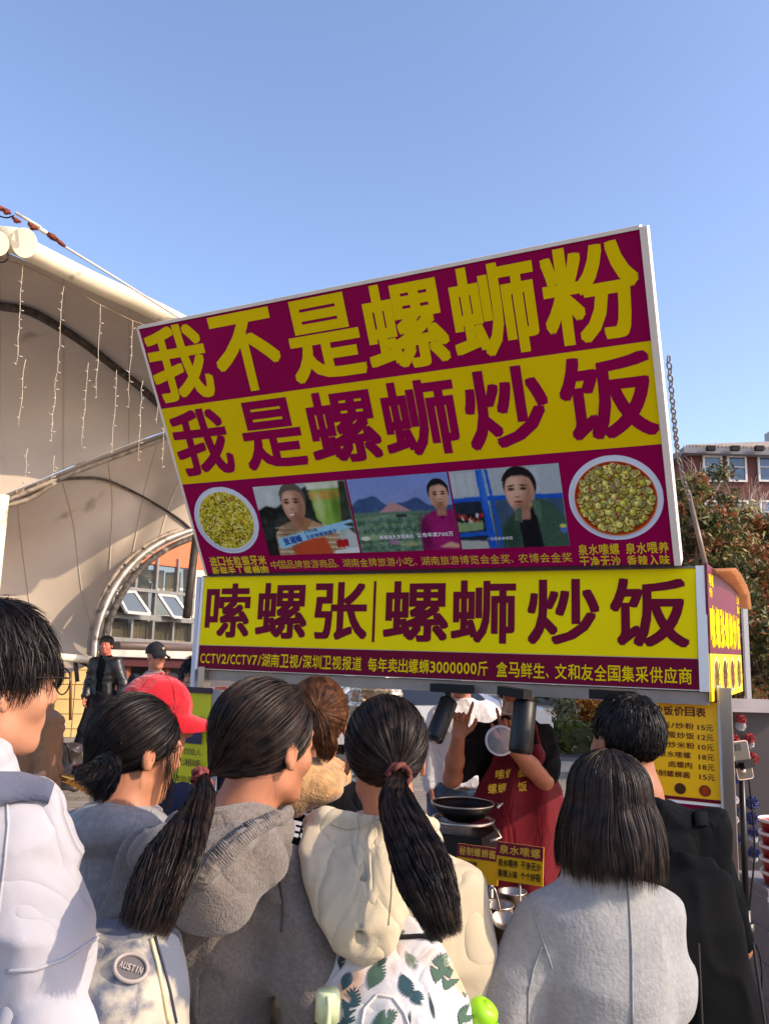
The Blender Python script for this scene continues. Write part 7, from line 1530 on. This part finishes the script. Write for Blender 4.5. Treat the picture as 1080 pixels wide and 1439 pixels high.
pu = (Vector((-.15, .05, 1))).normalized(); pr_ = Vector((.95, .25, .1)).normalized(); PH = Plane(at(1042, 1068, 3.6), pr_, (pu-pr_*pu.dot(pr_)))
phn = tag(empty('smartphone', PH.P0), 'smartphone with a pale rim clamped on top of the tripod', 'phone')
def rrect(pl, w_, h_, r, off, n=5): 
    out = []
    for cx_, cy_, a0 in ((w_/2-r, h_/2-r, 0), (-w_/2+r, h_/2-r, math.pi/2), (-w_/2+r, -h_/2+r, math.pi), (w_/2-r, -h_/2+r, 1.5*math.pi)): out += [pl.pt(cx_+r*math.cos(a0+i*math.pi/2/n), cy_+r*math.sin(a0+i*math.pi/2/n), off) for i in range(n+1)]
    return out
b = MB(); b.prism(rrect(PH, .078, .158, .012, -.004), PH.n*.008); child(b.build('phone_frame', mat('rose_gold_rim', (206, 186, 172), .3, .7)), phn); b = MB(); b.prism(rrect(PH, .072, .152, .010, .0041), PH.n*.001); child(b.build('phone_back', mat('phone_grey_glass', (58, 58, 62), .12)), phn)
b = MB(); b.prism([PH.pt(-.028, .04, .0052), PH.pt(.0, .04, .0052), PH.pt(.0, .068, .0052), PH.pt(-.028, .068, .0052)], PH.n*.002); child(b.build('camera_bump', BLK), phn)
b = MB(); b.prism([PH.pt(-.046, -.03, .006), PH.pt(.046, -.03, .006), PH.pt(.046, .0, .006), PH.pt(-.046, .0, .006)], PH.n*.012); b.prism([PH.pt(-.03, -.03, .018), PH.pt(.01, -.03, .018), PH.pt(.01, -.005, .018), PH.pt(-.03, -.005, .018)], PH.n*.03); child(b.build('phone_clamp', BLKM), T); b = MB(); b.ball(hp_+Vector((0, 0, .012)), .02, 12); child(b.build('ball_head', STEEL), T)
# tubs on a crate
CRM2 = mat('grey_crate_plastic', (128, 126, 132), .5, var=.08); cx0 = at(1064, 1215, 4.0).x
cr_ = tag(empty('plastic_crate', (cx0+.2, 4.1, 0)), 'tall grey plastic crate at the right edge under the stack of red tubs', 'crate'); b = MB(); b.box((cx0+.2, 4.1, .37), (.38, .34, .74)); child(b.build('crate_body', CRM2), cr_); 
for i in range(5): b = MB(); b.box((cx0+.2, 4.1, .1+.15*i), (.395, .355, .02)); child(b.build('rib', CRM2), cr_)
RDT = mat('tub_red_print', (150, 14, 26), .4); TW = mat('tub_white_rim', (226, 214, 208), .4)
for i in range(5):
    z_ = .745+.058*i; c = Vector((cx0+.12, 4.02, z_)); t = tag(empty('paper_tub', c), ['bottom', 'second lowest', 'middle', 'second highest', 'top'][i]+' red paper tub with white rim of the stack on the grey crate', 'paper tub', 'stacked red paper tubs')
    b = MB(); b.lathe(c, [(.001, 0), (.075, 0), (.088, .042)], 28); child(b.build('tub', RDT), t); b = MB(); b.lathe(c, [(.088, .042), (.094, .044), (.094, .057), (.090, .057), (.088, .046)], 28); child(b.build('rim', TW), t)
    b = MB()
    for k_ in range(5): 
        a = -1.57-.5+.25*k_; pl = Plane(c+Vector((.082*math.cos(a), .082*math.sin(a), .018)), (-math.sin(a), math.cos(a), 0), Z); glyph_to(b, '嗦螺张炒饭'[k_], pl, 0, 0, .016, .018, .01, .003)
    child(b.build('lettering', TW), t)
# black gear bag and box on the paving
gb = at(1035, 1285, 5.2); t = tag(empty('gear_bag', (gb.x, 5.3, 0)), 'black equipment bag with a white tag on the paving left of the tripod foot', 'bag'); F = Field((-.3, -.25, -.02), (.3, .25, .4), .014); F.loft([(0, 0, 0, .18, .12), (.12, 0, 0, .19, .13), (.24, 0, 0, .16, .1)], .03, e=3); tomesh('bag', F, BLKM, t, 1, [((8, 8, 8), .03, 'r')], 2); b = MB(); b.tube(crv([(-.1, -.13, .2), (-.08, -.14, .32), (.08, -.14, .32), (.1, -.13, .2)], 5), .01, 6); b.build('handle', BLK, t); b = MB(); b.box((-.05, -.145, .12), (.06, .006, .05)); b.build('tag', WHT, t)
bpy.data.objects.remove(_fo)
